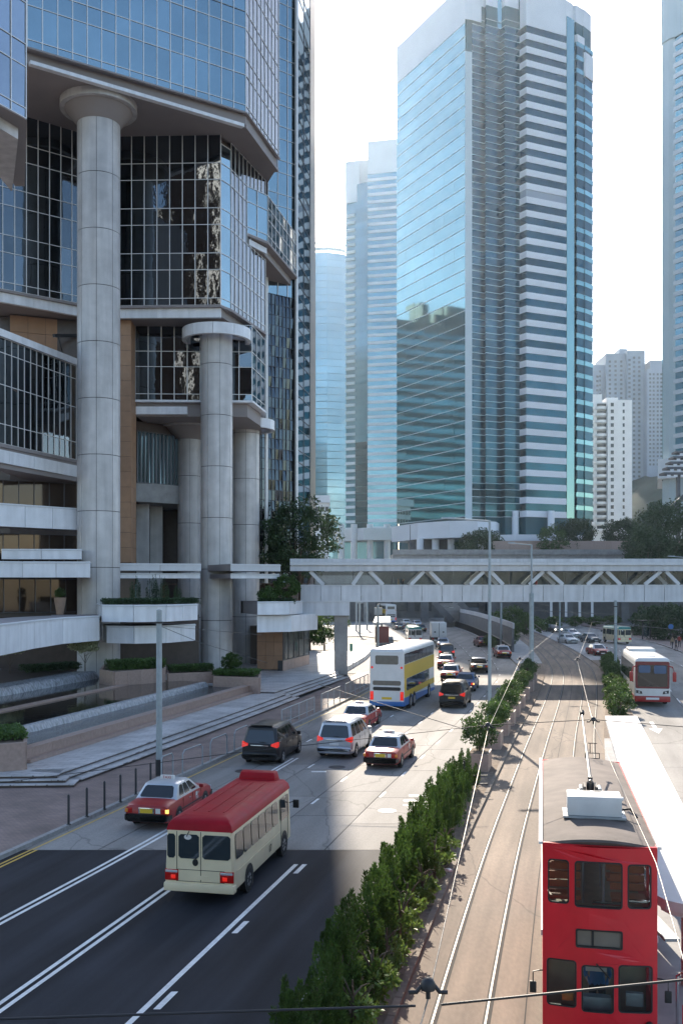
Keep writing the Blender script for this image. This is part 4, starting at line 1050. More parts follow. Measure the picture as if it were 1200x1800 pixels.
BK = thing('station_block', 'dark low block under the flyover at the end of the street', 'building', (40, 262, 0))
MB().box(GX(625, 262), 175, 262, 275, 0, 13).build('walls', 'concrete_dark', BK)
for i in range(18):
    piece('bay_opening', 'window_dark', BK, (GX(660, 262) + i * 6.2, 261.9, 4.2), (4.4, .3, 4.6))
for px in (968, 994, 1018, 1040):
    p = PT(px, 1072, 200)
    o = MB().box(p.x - .22, p.x + .22, p.y - .15, p.y + .15, ZY(1084, 200), ZY(1058, 200)).build('hanging_post', 'bridge_trim', FO)
ST = thing('stair', 'covered stair slanting down under the footbridge to the pavement', 'stair', (22, 205, 0))
for dx in (0, 5.2):
    MB().bar(PT(762, 1058, 205) + Vector((dx, 0, 0)), PT(795, 1092, 205) + Vector((dx, 0, 0)), .5, 1.2).build('stringer', 'concrete_dark', ST)
for i in range(14):
    p = PT(764, 1060, 205).lerp(PT(795, 1091, 205), i / 13); piece('tread', 'concrete', ST, (p.x + 2.6, p.y + .2, p.z - .2), (5.0, .7, .2))
MB().box(GX(782, 205), GX(782, 205) + 7, 206, 208, 0, 4).build('stair_wall', 'concrete_dark', ST)
# boundary wall with railing dividing the carriageway from the tramway
DW = thing('dividing_wall', 'grey wall with white top panels right of the far carriageway', 'wall', (25, 165, 0))
for i in range(14):
    y = 132 + i * 7.0; xx = X_medl(y) + 1.2; s = sl_at(X_medl, y)
    piece('wall_panel', 'concrete_dark', DW, (xx, y, 1.6), (.3, 6.95, 3.0), rz=-math.atan(s))
    piece('top_panel', 'bridge_panel', DW, (xx + .1, y, 3.5), (.2, 6.9, .7), rz=-math.atan(s))
FN = thing('railing', 'low dark railing of close bars along the far dividing wall', 'railing', (22, 150, 0))
y = 122.0
while y < 215:
    x = X_medl(y) + .35
    piece('baluster', 'dark_metal', FN, (x, y, .72), (.16, .16, 1.15)); y += 1.5
mb = MB(); pts = [(X_medl(yy) + .35, yy, 1.3) for yy in range(122, 216, 4)]; mb.tube(pts, .07, 6); mb.build('top_rail', 'dark_metal', FN)
# ================================================================== vehicles (local axes: +Y forward, X to the right)
def text_mesh(body, size, mat, extrude=.004):
    cu = bpy.data.curves.new('lettering', 'FONT'); cu.body = body; cu.size = size; cu.extrude = extrude; cu.align_x = 'CENTER'; cu.align_y = 'CENTER'
    ob = bpy.data.objects.new('lettering', cu); COL.objects.link(ob)
    me = bpy.data.meshes.new_from_object(ob.evaluated_get(bpy.context.evaluated_depsgraph_get()))
    bpy.data.objects.remove(ob); me.materials.clear(); me.materials.append(M[mat]); return me
def text_part(body, size, mat, parent, loc, rot, name='lettering'):
    o = link(name, text_mesh(body, size, mat), parent, loc); o.rotation_euler = rot; return o
WHEEL = {}
def wheel(parent, x, y, r, w, side, rimmat='rim', spokes=5):
    key = (r, w, rimmat, spokes)
    if key not in WHEEL:
        t = MB().lathe([(r * .62, -w / 2), (r * .93, -w / 2), (r, -w * .36), (r, w * .36), (r * .93, w / 2), (r * .62, w / 2), (r * .62, -w / 2 + .01)], 28, axis='X').mesh('tyre', 'rubber', smooth=35)
        m = MB().lathe([(r * .63, -w * .3), (r * .63, w * .47), (r * .56, w * .47), (r * .5, w * .28), (r * .16, w * .34), (r * .14, w * .44), (.01, w * .44)], 24, axis='X')
        for k in range(spokes):
            a = 2 * math.pi * k / spokes
            m.bar((w * .4, .1 * r * math.cos(a), .1 * r * math.sin(a)), (w * .42, r * .55 * math.cos(a), r * .55 * math.sin(a)), r * .2, .03, up=(1, 0, 0))
        WHEEL[key] = (t, m.mesh('rim', rimmat, smooth=35))
    t, m = WHEEL[key]
    o = link('wheel', t, parent, (x, y, r)); o2 = link('rim', m, o, (x, y, r))
    if side < 0: o.rotation_euler = (0, 0, math.pi)
    return o
def body_loft(mb, st):
    """st: list of (y, ztop, halfwidth, zbottom)"""
    rings = []
    for y, zt, hw, zb in st:
        h = [(0, zb), (hw * .84, zb), (hw * .965, zb + .09), (hw, zb + .24), (hw * .995, zt - .20), (hw * .955, zt - .06), (hw * .82, zt - .005), (hw * .4, zt + .008)]
        pts = h + [(-x, z) for x, z in reversed(h[1:])]
        pts = [h[0]] + h[1:] + [(-x, z) for x, z in reversed(h[1:])]
        rings.append([(x, y, z) for x, z in pts])
    mb.loft(rings); return mb
def lerp3(a, b, t): return Vector(a) + (Vector(b) - Vector(a)) * t
def panel_on(q, u0, u1, v0, v1, off=.006, t=.012):
    """rounded pane sitting on the quad q=(bl,br,tr,tl); returns MB"""
    bl, br, tr, tl = map(Vector, q)
    def at(u, v): return (bl.lerp(br, u)).lerp(tl.lerp(tr, u), v)
    n = (br - bl).cross(tl - bl).normalized() * off
    c = .12
    du, dv = (u1 - u0), (v1 - v0)
    k = min(.2, .07 / max(.05, (br - bl).length * du)) ; kv = min(.25, .07 / max(.05, (tl - bl).length * dv))
    pts = [(u0 + du * k, v0), (u1 - du * k, v0), (u1, v0 + dv * kv), (u1, v1 - dv * kv), (u1 - du * k, v1), (u0 + du * k, v1), (u0, v1 - dv * kv), (u0, v0 + dv * kv)]
    a = [at(u, v) + n for u, v in pts]; b = [p - n.normalized() * t for p in a]
    return MB().add(a + b, [tuple(range(8)), tuple(reversed(range(8, 16)))] + [(i, 8 + i, 8 + (i + 1) % 8, (i + 1) % 8) for i in range(8)])
def cabin(o, zb, zt, yb0, yb1, yt0, yt1, wb, wt, matbody, matroof, side_splits, crown=.05, glass='car_glass', rear_v=(.12, .9), pillar='trim_black'):
    def ring(z, y0, y1, w, r):
        return [(-w + r, y0, z), (w - r, y0, z), (w, y0 + r, z), (w, y1 - r, z), (w - r, y1, z), (-w + r, y1, z), (-w, y1 - r, z), (-w, y0 + r, z)]
    mb = MB(); mb.loft([ring(zb - .06, yb0 - .02, yb1 + .02, wb + .01, .08), ring(zb, yb0, yb1, wb, .10), ring(zt, yt0, yt1, wt, .10)])
    cab = mb.build('cabin', matbody, o, smooth=40)
    mb = MB(); mb.loft([ring(zt - .01, yt0 - .012, yt1 + .012, wt + .014, .11), ring(zt + crown * .55, yt0 + .05, yt1 - .06, wt - .05, .12), ring(zt + crown, yt0 + .3, yt1 - .35, wt - .28, .1)])
    roof = mb.build('roof', matroof, o, smooth=50)
    rear = ((-wb + .06, yb0, zb), (wb - .06, yb0, zb), (wt - .06, yt0, zt), (-wt + .06, yt0, zt))
    panel_on(rear, .04, .96, rear_v[0], rear_v[1]).build('rear_window', glass, o)
    fr = ((wb - .06, yb1, zb), (-wb + .06, yb1, zb), (-wt + .06, yt1, zt), (wt - .06, yt1, zt))
    panel_on(fr, .04, .96, .08, .92).build('windscreen', glass, o)
    for s in (1, -1):
        q = ((s * wb, yb0 + .1, zb), (s * wb, yb1 - .1, zb), (s * wt, yt1 - .1, zt), (s * wt, yt0 + .1, zt))
        if s < 0: q = (q[1], q[0], q[3], q[2])
        for (u0, u1) in side_splits:
            a, b = (u0, u1) if s > 0 else (1 - u1, 1 - u0)
            panel_on(q, a, b, .12, .88).build('side_window', glass, o)
    return cab, roof
def box_part(o, name, mat, x0, x1, y0, y1, z0, z1, bevel=.01, parent=None):
    return MB().box(x0, x1, y0, y1, z0, z1).build(name, mat, parent or o, bevel=bevel)
def arch(o, x, y, r, s):
    m = MB().lathe([(.01, 0), (r, 0), (r, .006), (.01, .006)], 24, (x if s > 0 else x - .006, y, r * .92), 'X'); m.build('wheel_arch', 'trim_black', o)
def sedan(name, label, paintm, roofm, taxi=False, lit=False, L=4.7, W=1.7, group='cars', front=False, detail=True, signtext=True):
    red_lit = lit and not taxi
    o = local_thing(name, label, 'taxi' if taxi else 'car', group)
    h = L / 2; w = W / 2
    body_loft(MB(), [(-h, .74, w * .90, .34), (-h + .05, .86, w * .95, .27), (-h + .25, .93, w * .99, .22), (-h + .8, .96, w, .19), (-.9, .97, w, .19), (.9, .96, w, .19), (h - .9, .92, w, .19), (h - .3, .85, w * .98, .21), (h - .06, .76, w * .94, .25), (h, .62, w * .9, .32)]).build('body', paintm, o, smooth=38)
    cabin(o, .93, 1.40, -1.52, 1.08, -1.02, .30, w - .06, w - .22, roofm if taxi else paintm, roofm, [(.10, .32), (.345, .60), (.63, .90)] if detail else [(.1, .48), (.52, .9)], .06)
    for s in (1, -1):
        for y in (-h + 1.0, h - .92):
            arch(o, s * (w - .001), y, .36, s); wheel(o, s * (w - .085), y, .31, .2, s)
        mb = MB().box(s * (w - .30), s * (w - .05), -h - .012, -h + .06, .60, .78) if True else None
        mb.build('tail_light', 'tail_lit' if red_lit else 'tail_red', o, bevel=.015)
        MB().box(s * (w - .14), s * (w - .02), -h - .016, -h + .05, .62, .76).build('indicator', 'lamp_amber_lit' if lit and s > 0 else 'lamp_amber', o, bevel=.01)
        MB().box(s * (w - .38), s * (w - .07), h - .06, h + .02, .58, .74).build('headlight', 'head_lit' if front else 'lamp_clear', o, bevel=.015)
        mb = MB().box(s * (w + .0), s * (w + .17), .72, .80, .96, 1.09); mb.build('mirror', paintm, o, bevel=.03)
        if detail:
            for y in (-.35, .55): MB().box(s * (w - .004), s * (w + .018), y, y + .16, .78, .81).build('door_handle', 'chrome', o)
            for y in (-.92, .06, .98): MB().box(s * (w - .012), s * (w + .002), y, y + .012, .26, .92).build('door_seam', 'trim_black', o)
            MB().box(s * (w - .01), s * (w + .012), -h + 1.35, h - 1.3, .50, .55).build('rub_strip', 'trim_black', o)
    body_loft(MB(), [(-h - .10, .54, w * .9, .33), (-h - .06, .57, w * .96, .30), (-h + .30, .57, w * 1.012, .29)]).build('rear_bumper', 'trim_black' if taxi else paintm, o, smooth=40)
    body_loft(MB(), [(h - .3, .56, w * 1.0, .27), (h + .05, .55, w * .95, .29), (h + .09, .52, w * .9, .32)]).build('front_bumper', 'trim_black' if taxi else paintm, o, smooth=40)
    box_part(o, 'plate_frame', 'chrome', -.30, .30, -h - .03, -h + .02, .585, .80)
    box_part(o, 'number_plate', 'plate_yellow', -.24, .24, -h - .036, -h - .02, .61, .76, 0)
    box_part(o, 'number_plate', 'plate_white', -.24, .24, h + .08, h + .10, .38, .5, 0)
    box_part(o, 'grille', 'trim_black', -.4, .4, h - .05, h + .012, .58, .72)
    if taxi:
        box_part(o, 'sticker', 'sign_white', .34, .52, -h - .008, -h + .01, .60, .78, 0)
        s = box_part(o, 'roof_sign', 'sign_white', -.27, .27, -.42, -.28, 1.455, 1.60, .02)
        for yy, rz in ((-.425, 0), (-.275, math.pi)):
            text_part('TAXI', .15, 'ink_red', s, (0, yy, 1.53), (R(90), 0, rz))
        for sgn in (1, -1): text_part('TAXI', .13, 'sign_white', o, (sgn * (w + .004), .52, .62), (R(90), 0, R(90) * sgn))
        for sgn in (1, -1): MB().box(sgn * (w + .0), sgn * (w + .004), .38, .56, .70, .86).build('door_badge', 'sign_white', o)
    return o
def van(name, label, paintm, group='cars', L=4.85, W=1.85, H=1.88, lit=True, front=False, plate='plate_white'):
    o = local_thing(name, label, 'van', group); h = L / 2; w = W / 2
    body_loft(MB(), [(-h, .98, w * .93, .34), (-h + .06, 1.04, w * .97, .26), (-h + .4, 1.06, w, .2), (h - 1.5, 1.05, w, .19), (h - .7, .98, w * .99, .2), (h - .2, .86, w * .95, .23), (h, .66, w * .86, .3)]).build('body', paintm, o, smooth=38)
    cabin(o, 1.02, H - .10, -h + .05, h - .82, -h + .30, .45, w - .03, w - .20, paintm, paintm, [(.04, .26), (.285, .52), (.545, .74), (.77, .9)], .09, rear_v=(.06, .86))
    for s in (1, -1):
        for y in (-h + .95, h - .9):
            arch(o, s * (w - .001), y, .39, s); wheel(o, s * (w - .09), y, .335, .22, s)
        # wrap-round tail lamp
        MB().add([(s * (w - .34), -h - .012, .95), (s * (w - .03), -h - .012, .86), (s * (w + .004), -h + .22, .92), (s * (w + .004), -h + .26, 1.12), (s * (w - .03), -h + .03, 1.16), (s * (w - .34), -h + .02, 1.04),
                  (s * (w - .34), -h + .10, .95), (s * (w - .06), -h + .2, .86), (s * (w - .06), -h + .2, 1.14), (s * (w - .34), -h + .10, 1.04)],
                 [(0, 1, 4, 5), (1, 2, 3, 4), (6, 7, 8, 9), (0, 1, 7, 6), (5, 4, 8, 9), (0, 5, 9, 6), (1, 2, 7), (3, 4, 8), (2, 3, 8, 7)]).build('tail_light', 'tail_lit' if lit else 'tail_red', o)
        MB().box(s * (w - .48), s * (w - .1), h - .16, h - .02, .70, .86).build('headlight', 'head_lit' if front else 'lamp_clear', o, bevel=.02)
        MB().box(s * w, s * (w + .19), 1.05, 1.16, 1.04, 1.22).build('mirror', paintm, o, bevel=.03)
        for y in (-.35, .85): MB().box(s * (w - .004), s * (w + .02), y, y + .18, .92, .95).build('door_handle', 'chrome', o)
        for y in (-.75, .35, 1.35): MB().box(s * (w - .012), s * (w + .002), y, y + .012, .26, 1.02).build('door_seam', 'trim_black', o)
    body_loft(MB(), [(-h - .07, .58, w * .92, .30), (-h - .03, .62, w * .98, .27), (-h + .3, .62, w * 1.008, .26)]).build('rear_bumper', paintm, o, smooth=40)
    box_part(o, 'chrome_bar', 'chrome', -.45, .45, -h - .016, -h + .02, .93, .98)
    box_part(o, 'number_plate', plate, -.24, .24, -h - .02, -h + .01, .70, .83, 0)
    box_part(o, 'rear_wiper', 'trim_black', -.02, .3, -h + .03, -h + .06, 1.12, 1.14, 0)
    MB().bar((-.55, -h + .42, H + .005), (.55, -h + .42, H + .005), .16, .035).build('roof_spoiler', paintm, o)
    return o
def bus_shell(o, L, W, H, z0, zroof, matb, matr, r=.18, taper=.03, fslope=.0, name='body', rake_r=.0):
    h, w = L / 2, W / 2
    def ring(y, ww, zA, zB):
        return [(-ww + .03, y, zA), (ww - .03, y, zA), (ww, y, zA + .06), (ww - taper, y, zB), (-ww + taper, y, zB), (-ww, y, zA + .06)]
    MB().loft([ring(-h + .0, w - .05, z0, zroof), ring(-h + .07, w, z0, zroof), ring(h - .12, w, z0, zroof), ring(h, w - .08, z0, zroof)]).build(name, matb, o, smooth=30)
    def rr(z, ins, k): return [(-w + taper + ins, -h + .02 + k, z), (w - taper - ins, -h + .02 + k, z), (w - taper - ins * .8, -h + .1 + k, z), (w - taper - ins * .8, h - .15 - k, z), (w - taper - ins, h - .02 - k, z), (-w + taper + ins, h - .02 - k, z), (-w + taper + ins * .8, h - .15 - k, z), (-w + taper + ins * .8, -h + .1 + k, z)]
    return MB().loft([rr(zroof - .005, -.012, -.012), rr(zroof + (H - zroof) * .45, .03, .03), rr(zroof + (H - zroof) * .82, .16, .12), rr(H, .42, .4)]).build('roof', matr, o, smooth=50)
def side_q(s, w, y0, y1, z0, z1, lean=0.0):
    q = ((s * w, y0, z0), (s * w, y1, z0), (s * (w - lean), y1, z1), (s * (w - lean), y0, z1))
    return q if s > 0 else (q[1], q[0], q[3], q[2])
def rear_q(x0, x1, y, z0, z1): return ((x0, y, z0), (x1, y, z0), (x1, y, z1), (x0, y, z1))
def front_q(x0, x1, y, z0, z1): return ((x1, y, z0), (x0, y, z0), (x0, y, z1), (x1, y, z1))

def minibus(name, label, matb, matr, rooftop=True, group='buses', detail=True):
    o = local_thing(name, label, 'minibus', group); L, W, H = 6.9, 2.06, 2.62; h, w = L / 2, W / 2
    bus_shell(o, L, W, H, .42, 2.22, matb, matr, taper=.07)
    MB().box(-w - .01, w + .01, -h - .07, -h + .25, .36, .62).build('rear_bumper', matb, o, bevel=.05)
    # rear windows: narrow quarter light, door light, big light
    yq = -h + .0; q = rear_q(-w + .05, w - .05, yq, 1.32, 2.20)
    for a, b in ((.02, .14), (.19, .50), (.55, .97)):
        panel_on(q, a, b, .06, .90, .012).build('rear_window', 'bus_glass', o)
    for a in (.165, .525): 
        x = -w + .05 + (2 * w - .1) * a; MB().box(x - .008, x + .008, -h - .006, -h + .01, .66, 2.2).build('door_seam', 'trim_black', o)
    MB().box(-w + .36, w - .28, -h - .005, -h + .01, 1.02, 1.035).build('door_seam', 'trim_black', o)
    MB().box(-w + .36, w - .28, -h - .005, -h + .01, .665, .68).build('door_seam', 'trim_black', o)
    MB().lathe([(.01, 0), (.09, 0), (.09, .02), (.01, .02)], 16, (-.11, 0, 0), 'Z')
    mb = MB(); ring0 = [(-.11 + .085 * math.cos(a), -h - .012, 1.26 + .11 * math.sin(a)) for a in [2 * math.pi * k / 16 for k in range(16)]]
    ring1 = [(x, y + .02, z) for x, y, z in ring0]; mb.loft([ring0, ring1]).build('handle_recess', 'trim_black', o)
    mb = MB(); ring0 = [(-.33 + .11 * math.cos(a), -h - .016, 2.03 + .08 * math.sin(a)) for a in [2 * math.pi * k / 16 for k in range(16)]]
    ring1 = [(x, y + .01, z) for x, y, z in ring0]; mb.loft([ring0, ring1]).build('round_sticker', 'sign_white', o)
    MB().bar((-.36, -h - .03, 2.05), (-.28, -h - .05, 2.22), .02, .02).build('wiper', 'trim_black', o)
    MB().box(-.20, .28, -h - .012, -h + .01, .74, .86).build('number_plate', matb, o)
    for s in (1, -1):
        MB().box(s * (w - .42), s * (w - .02), -h - .02, -h + .06, .68, 1.02).build('tail_light', 'tail_red', o, bevel=.02)
        MB().box(s * (w - .34), s * (w - .2), -h - .03, -h, .74, .86).build('tail_lamp', 'tail_lit', o, bevel=.01)
        MB().box(s * (w - .40), s * (w - .04), -h - .026, -h, .925, 1.0).build('reversing_lamp', 'lamp_clear', o, bevel=.01)
        q = side_q(s, w - .012, -h + .15, h - .15, 1.30, 2.16, .04)
        for u0, u1 in ((.015, .125), (.14, .25), (.265, .375), (.39, .50), (.515, .625), (.64, .75)) if detail else ((.02, .38), (.4, .75)):
            a, b = (u0, u1) if s > 0 else (1 - u1, 1 - u0)
            panel_on(q, a, b, .05, .95, .012).build('side_window', 'bus_glass', o)
        a, b = (.80, .97) if s > 0 else (.03, .20)
        panel_on(q, a, b, .0, .92, .012).build('side_window', 'bus_glass', o)
        for y in (-h + 1.55, h - 1.05):
            arch(o, s * (w - .001), y, .46, s); wheel(o, s * (w - .10), y, .38, .22, s, spokes=8)
        MB().box(s * (w - .005), s * (w + .012), -h + .3, h - 1.6, .98, 1.0).build('side_crease', matb, o)
        MB().bar((s * w, h - .35, 1.75), (s * (w + .22), h - .25, 1.8), .03, .03).build('mirror_arm', 'trim_black', o)
        MB().box(s * (w + .12), s * (w + .32), h - .30, h - .22, 1.55, 1.85).build('mirror', 'trim_black', o, bevel=.02)
        for y in (h - 1.45, h - .52): MB().box(s * (w - .01), s * (w + .003), y, y + .012, .5, 2.1).build('door_seam', 'trim_black', o)
    if detail: text_part('17', .34, 'ink_black', o, (w + .006, .55, .72), (R(90), 0, R(90)))
    panel_on(front_q(-w + .06, w - .06, h, 1.25, 2.2), .03, .97, .05, .9, .012).build('windscreen', 'bus_glass', o)
    MB().bar((.85, -h + .65, 2.50), (.85, h - .8, 2.52), .02, .012).build('roof_rib', matr, o)
    for x in (-.45, 0, .45): MB().bar((x, -h + .9, H + .004), (x, h - 1.2, H + .004), .05, .02).build('roof_rib', matr, o)
    if rooftop:
        MB().add([(-.66, h - .75, H - .05), (.66, h - .75, H - .05), (.72, h - .25, H - .12), (-.72, h - .25, H - .12), (-.60, h - .68, H + .26), (.60, h - .68, H + .26), (.62, h - .30, H + .30), (-.62, h - .30, H + .30)],
                 [(0, 3, 2, 1), (4, 5, 6, 7), (0, 1, 5, 4), (1, 2, 6, 5), (2, 3, 7, 6), (3, 0, 4, 7)]).build('roof_sign', matr, o, bevel=.09)
    return o
def decker(name, label, detail=True, group='buses'):
    o = local_thing(name, label, 'bus', group); L, W, H = 11.9, 2.5, 4.35; h, w = L / 2, W / 2
    bus_shell(o, L, W, H, .34, 4.08, 'bus_white', 'bus_white', taper=.05)
    for s in (1, -1):
        def sp(nm, mat, y0, y1, z0, z1, off=.012):
            return panel_on(side_q(s, w - .012 * (z0 - .3), y0, y1, z0, z1, .012 * (z1 - z0)), 0, 1, 0, 1, off, .02).build(nm, mat, o)
        sp('yellow_panel', 'bus_yellow', -h + .1, h - .1, 2.22, 3.2); sp('yellow_panel', 'bus_yellow', -h + .1, h - .1, .92, 1.35, .011)
        sp('yellow_panel', 'bus_yellow', -h + .1, -h + .75, 1.351, 2.219, .010)
        MB().add([(s * (w + .014), -h + .02, .36), (s * (w + .014), h - .1, .36), (s * (w + .014), h - .1, .55), (s * (w + .014), -h + 4, .86), (s * (w + .014), -h + .02, .92),
                  (s * (w - .02), -h + .02, .36), (s * (w - .02), h - .1, .36), (s * (w - .02), h - .1, .55), (s * (w - .02), -h + 4, .86), (s * (w - .02), -h + .02, .92)],
                 [(0, 1, 2, 3, 4), (9, 8, 7, 6, 5), (0, 5, 6, 1), (1, 6, 7, 2), (2, 7, 8, 3), (3, 8, 9, 4), (4, 9, 5, 0)]).build('blue_skirt', 'bus_blue', o)
        for k in range(7): sp('upper_window', 'bus_glass', -h + .25 + k * 1.63, -h + .25 + k * 1.63 + 1.55, 3.24, 3.98)
        for k in range(5): sp('lower_window', 'bus_glass', -h + .85 + k * 1.75, -h + .85 + k * 1.75 + 1.67, 1.36, 2.2, .014)
        for y in (-h + 2.1, -h + 3.4, h - 2.6):
            arch(o, s * (w + .014), y, .56, s); wheel(o, s * (w - .10), y, .49, .3, s, spokes=8)
        MB().box(s * (w - .30), s * (w - .06), -h - .02, -h + .04, .75, 1.35).build('tail_light', 'tail_lit', o, bevel=.02)
        MB().lathe([(.01, 0), (.10, 0), (.10, .02), (.01, .02)], 14, (0, 0, 0), 'X')
        ring0 = [(s * (w - .2) + .08 * math.cos(a), -h - .015, 3.02 + .08 * math.sin(a)) for a in [2 * math.pi * k / 12 for k in range(12)]]
        MB().loft([ring0, [(x, y + .02, z) for x, y, z in ring0]]).build('marker_light', 'tail_lit', o)
    for z0, z1, x, mt in ((3.24, 3.86, .82, 'bus_glass_blind'), (1.78, 2.10, 1.0, 'bus_glass_blind'), (1.42, 1.66, .98, 'trim_black')):
        panel_on(rear_q(-x, x, -h, z0, z1), 0, 1, 0, 1, .014, .02).build('rear_window' if mt != 'trim_black' else 'engine_grille', mt, o)
    MB().box(-w + .02, w - .02, -h - .06, -h + .1, .34, .66).build('rear_bumper', 'bus_blue', o, bevel=.04)
    MB().box(-.35, .35, -h - .02, -h + .01, .80, .96).build('number_plate', 'plate_yellow', o)
    panel_on(front_q(-w + .1, w - .1, h, 1.1, 2.5), 0, 1, 0, 1, .014).build('windscreen', 'bus_glass', o)
    panel_on(front_q(-w + .1, w - .1, h, 3.0, 4.05), 0, 1, 0, 1, .014).build('windscreen', 'bus_glass', o)
    return o
def coach(name, label):
    o = local_thing(name, label, 'coach', 'buses'); L, W, H = 11.5, 2.5, 3.55; h, w = L / 2, W / 2
    bus_shell(o, L, W, H, .38, 3.2, 'bus_white', 'bus_white', taper=.05)
    for s in (1, -1):
        for k in range(6): panel_on(side_q(s, w - .02, -h + .4 + k * 1.7, -h + 2.02 + k * 1.7, 1.65, 2.95, .03), 0, 1, 0, 1, .014).build('side_window', 'bus_glass', o)
        panel_on(side_q(s, w - .01, -h + .2, h - .2, .42, .8), 0, 1, 0, 1, .014).build('red_skirt', 'car_red', o)
        for y in (-h + 2.6, h - 2.4): arch(o, s * (w + .016), y, .56, s); wheel(o, s * (w - .10), y, .49, .3, s, spokes=8)
        MB().tube([(s * (w - .2), h - .1, 2.95), (s * (w + .1), h + .25, 2.9), (s * (w + .22), h + .3, 2.5)], .05, 8).build('mirror_arm', 'car_red', o)
        MB().box(s * (w + .10), s * (w + .36), h + .18, h + .36, 1.85, 2.55).build('mirror', 'car_red', o, bevel=.06)
        MB().add([(s * (w - .55), h + .03, .92), (s * (w - .12), h + .0, .98), (s * (w - .12), h + .0, 1.2), (s * (w - .5), h + .03, 1.12), (s * (w - .55), h - .1, .92), (s * (w - .12), h - .1, .98), (s * (w - .12), h - .1, 1.2), (s * (w - .5), h - .1, 1.12)],
                 [(0, 1, 2, 3), (7, 6, 5, 4), (0, 4, 5, 1), (1, 5, 6, 2), (2, 6, 7, 3), (3, 7, 4, 0)]).build('headlight_unit', 'trim_black', o)
        ring0 = [(s * (w - .33) + .07 * math.cos(a), h + .04, 1.05 + .07 * math.sin(a)) for a in [2 * math.pi * k / 12 for k in range(12)]]
        MB().loft([ring0, [(x, y - .05, z) for x, y, z in ring0]]).build('headlight', 'lamp_clear', o)
    panel_on(front_q(-w + .07, w - .07, h, 1.32, 3.26), 0, 1, 0, 1, .02, .03).build('windscreen_surround', 'car_maroon', o)
    panel_on(front_q(-w + .22, w - .22, h + .02, 1.45, 3.02), 0, 1, 0, 1, .02, .03).build('windscreen', 'car_glass', o)
    panel_on(front_q(.15, w - .3, h + .03, 2.45, 2.98), 0, 1, 0, 1, .024, .01).build('sun_blind', 'car_blue', o)
    panel_on(front_q(-w + .3, -.1, h + .03, 2.4, 2.98), 0, 1, 0, 1, .024, .01).build('sun_blind', 'car_blue', o)
    MB().box(-w + .02, w - .02, h - .15, h + .09, .36, .78).build('front_bumper', 'car_red', o, bevel=.06)
    MB().box(-.45, .45, h + .05, h + .12, .52, .68).build('number_plate', 'plate_white', o)
    for x in (-.5, .5): MB().bar((x, h + .06, 1.46), (x * .2, h + .06, 1.62), .03, .02).build('wiper', 'trim_black', o)
    MB().box(-1.0, 1.0, -3.6, -1.0, H - .05, H + .22).build('air_conditioner', 'bus_white', o, bevel=.08)
    MB().box(-.35, .35, h - 1.9, h - 1.1, H - .04, H + .05).build('roof_hatch', 'bus_white', o, bevel=.02)
    MB().bar((-1.1, h - .25, 3.30), (1.1, h - .25, 3.30), .14, .16).build('roof_lip', 'car_red', o)
    return o
def truck(name, label):
    o = local_thing(name, label, 'truck', 'trucks')
    MB().box(-1.1, 1.1, -3.0, 1.5, .9, 3.1).build('box', 'bus_white', o, bevel=.04)
    MB().box(-.03, .03, -3.02, -2.98, .95, 3.05).build('door_seam', 'trim_black', o)
    for s in (1, -1):
        MB().box(s * .5, s * .75, -3.03, -2.98, 1.6, 1.8).build('door_latch', 'trim_black', o)
        MB().box(s * .8, s * 1.05, -3.04, -2.9, .6, .8).build('tail_light', 'tail_red', o)
        for y in (-1.8, 2.2): wheel(o, s * .92, y, .42, .26, s, spokes=6)
    MB().box(-.9, .9, -3.0, 2.8, .55, .85).build('chassis', 'trim_black', o)
    MB().add([(-1, 1.6, .6), (1, 1.6, .6), (1, 3.2, .6), (-1, 3.2, .6), (-1, 1.6, 2.4), (1, 1.6, 2.4), (.95, 2.7, 2.4), (-.95, 2.7, 2.4)], [(0, 3, 2, 1), (4, 5, 6, 7), (0, 1, 5, 4), (1, 2, 6, 5), (2, 3, 7, 6), (3, 0, 4, 7)]).build('cab', 'car_white', o, bevel=.06)
    panel_on(((1, 3.14, 1.5), (-1, 3.14, 1.5), (-.95, 2.76, 2.3), (.95, 2.76, 2.3)), .05, .95, .05, .95, .03).build('windscreen', 'bus_glass', o)
    return o
def place(o, x, y, f=X_kerbl, rev=False, turn=0.0, z=.016):
    a = -math.atan(sl_at(f, y)) + (math.pi if rev else 0) + R(turn)
    settle(o, (x, y, z), a)
def put_rear(o, px, py, L, f=X_kerbl, turn=0.0):
    """px,py = where the middle of the rear meets the road"""
    p = GP(px, py); a = math.atan(sl_at(f, p.y)) - R(turn)
    place(o, p.x + math.sin(a) * L / 2, p.y + math.cos(a) * L / 2, f, turn=turn)
def put_front(o, px, py, L, f=X_rrl, turn=0.0):
    p = GP(px, py); a = math.atan(sl_at(f, p.y)) - R(turn)
    place(o, p.x + math.sin(a) * L / 2, p.y + math.cos(a) * L / 2, f, rev=True, turn=turn)

put_rear(sedan('taxi', 'red taxi with silver roof braking beside the kerb, nearest of the taxis', 'car_red', 'taxi_silver', True, True), 258, 1460, 4.7, turn=3)
put_rear(minibus('minibus', 'cream minibus with a dark red roof seen from behind', 'bus_cream', 'bus_red'), 343, 1597, 6.9, turn=3.0); bpy.data.objects['minibus'].scale = (.98, .9, .9)
put_rear(van('van', 'black people carrier driving close to the kerb', 'car_black', plate='trim_black'), 456, 1346, 4.85, turn=2)
put_rear(van('van', 'silver people carrier with brake lights on in the middle lane', 'car_silver'), 587, 1335, 4.85)
put_rear(sedan('taxi', 'red taxi with silver roof in full sun, furthest right of the near group', 'car_red', 'taxi_silver', True), 668, 1354, 4.7)
put_rear(sedan('taxi', 'red taxi by the kerb in front of the silver people carrier', 'car_red', 'taxi_silver', True), 618, 1287, 4.7)
put_rear(decker('double_decker_bus', 'double decker bus with white rear and yellow side heading away'), 678, 1250, 11.9, turn=-2)
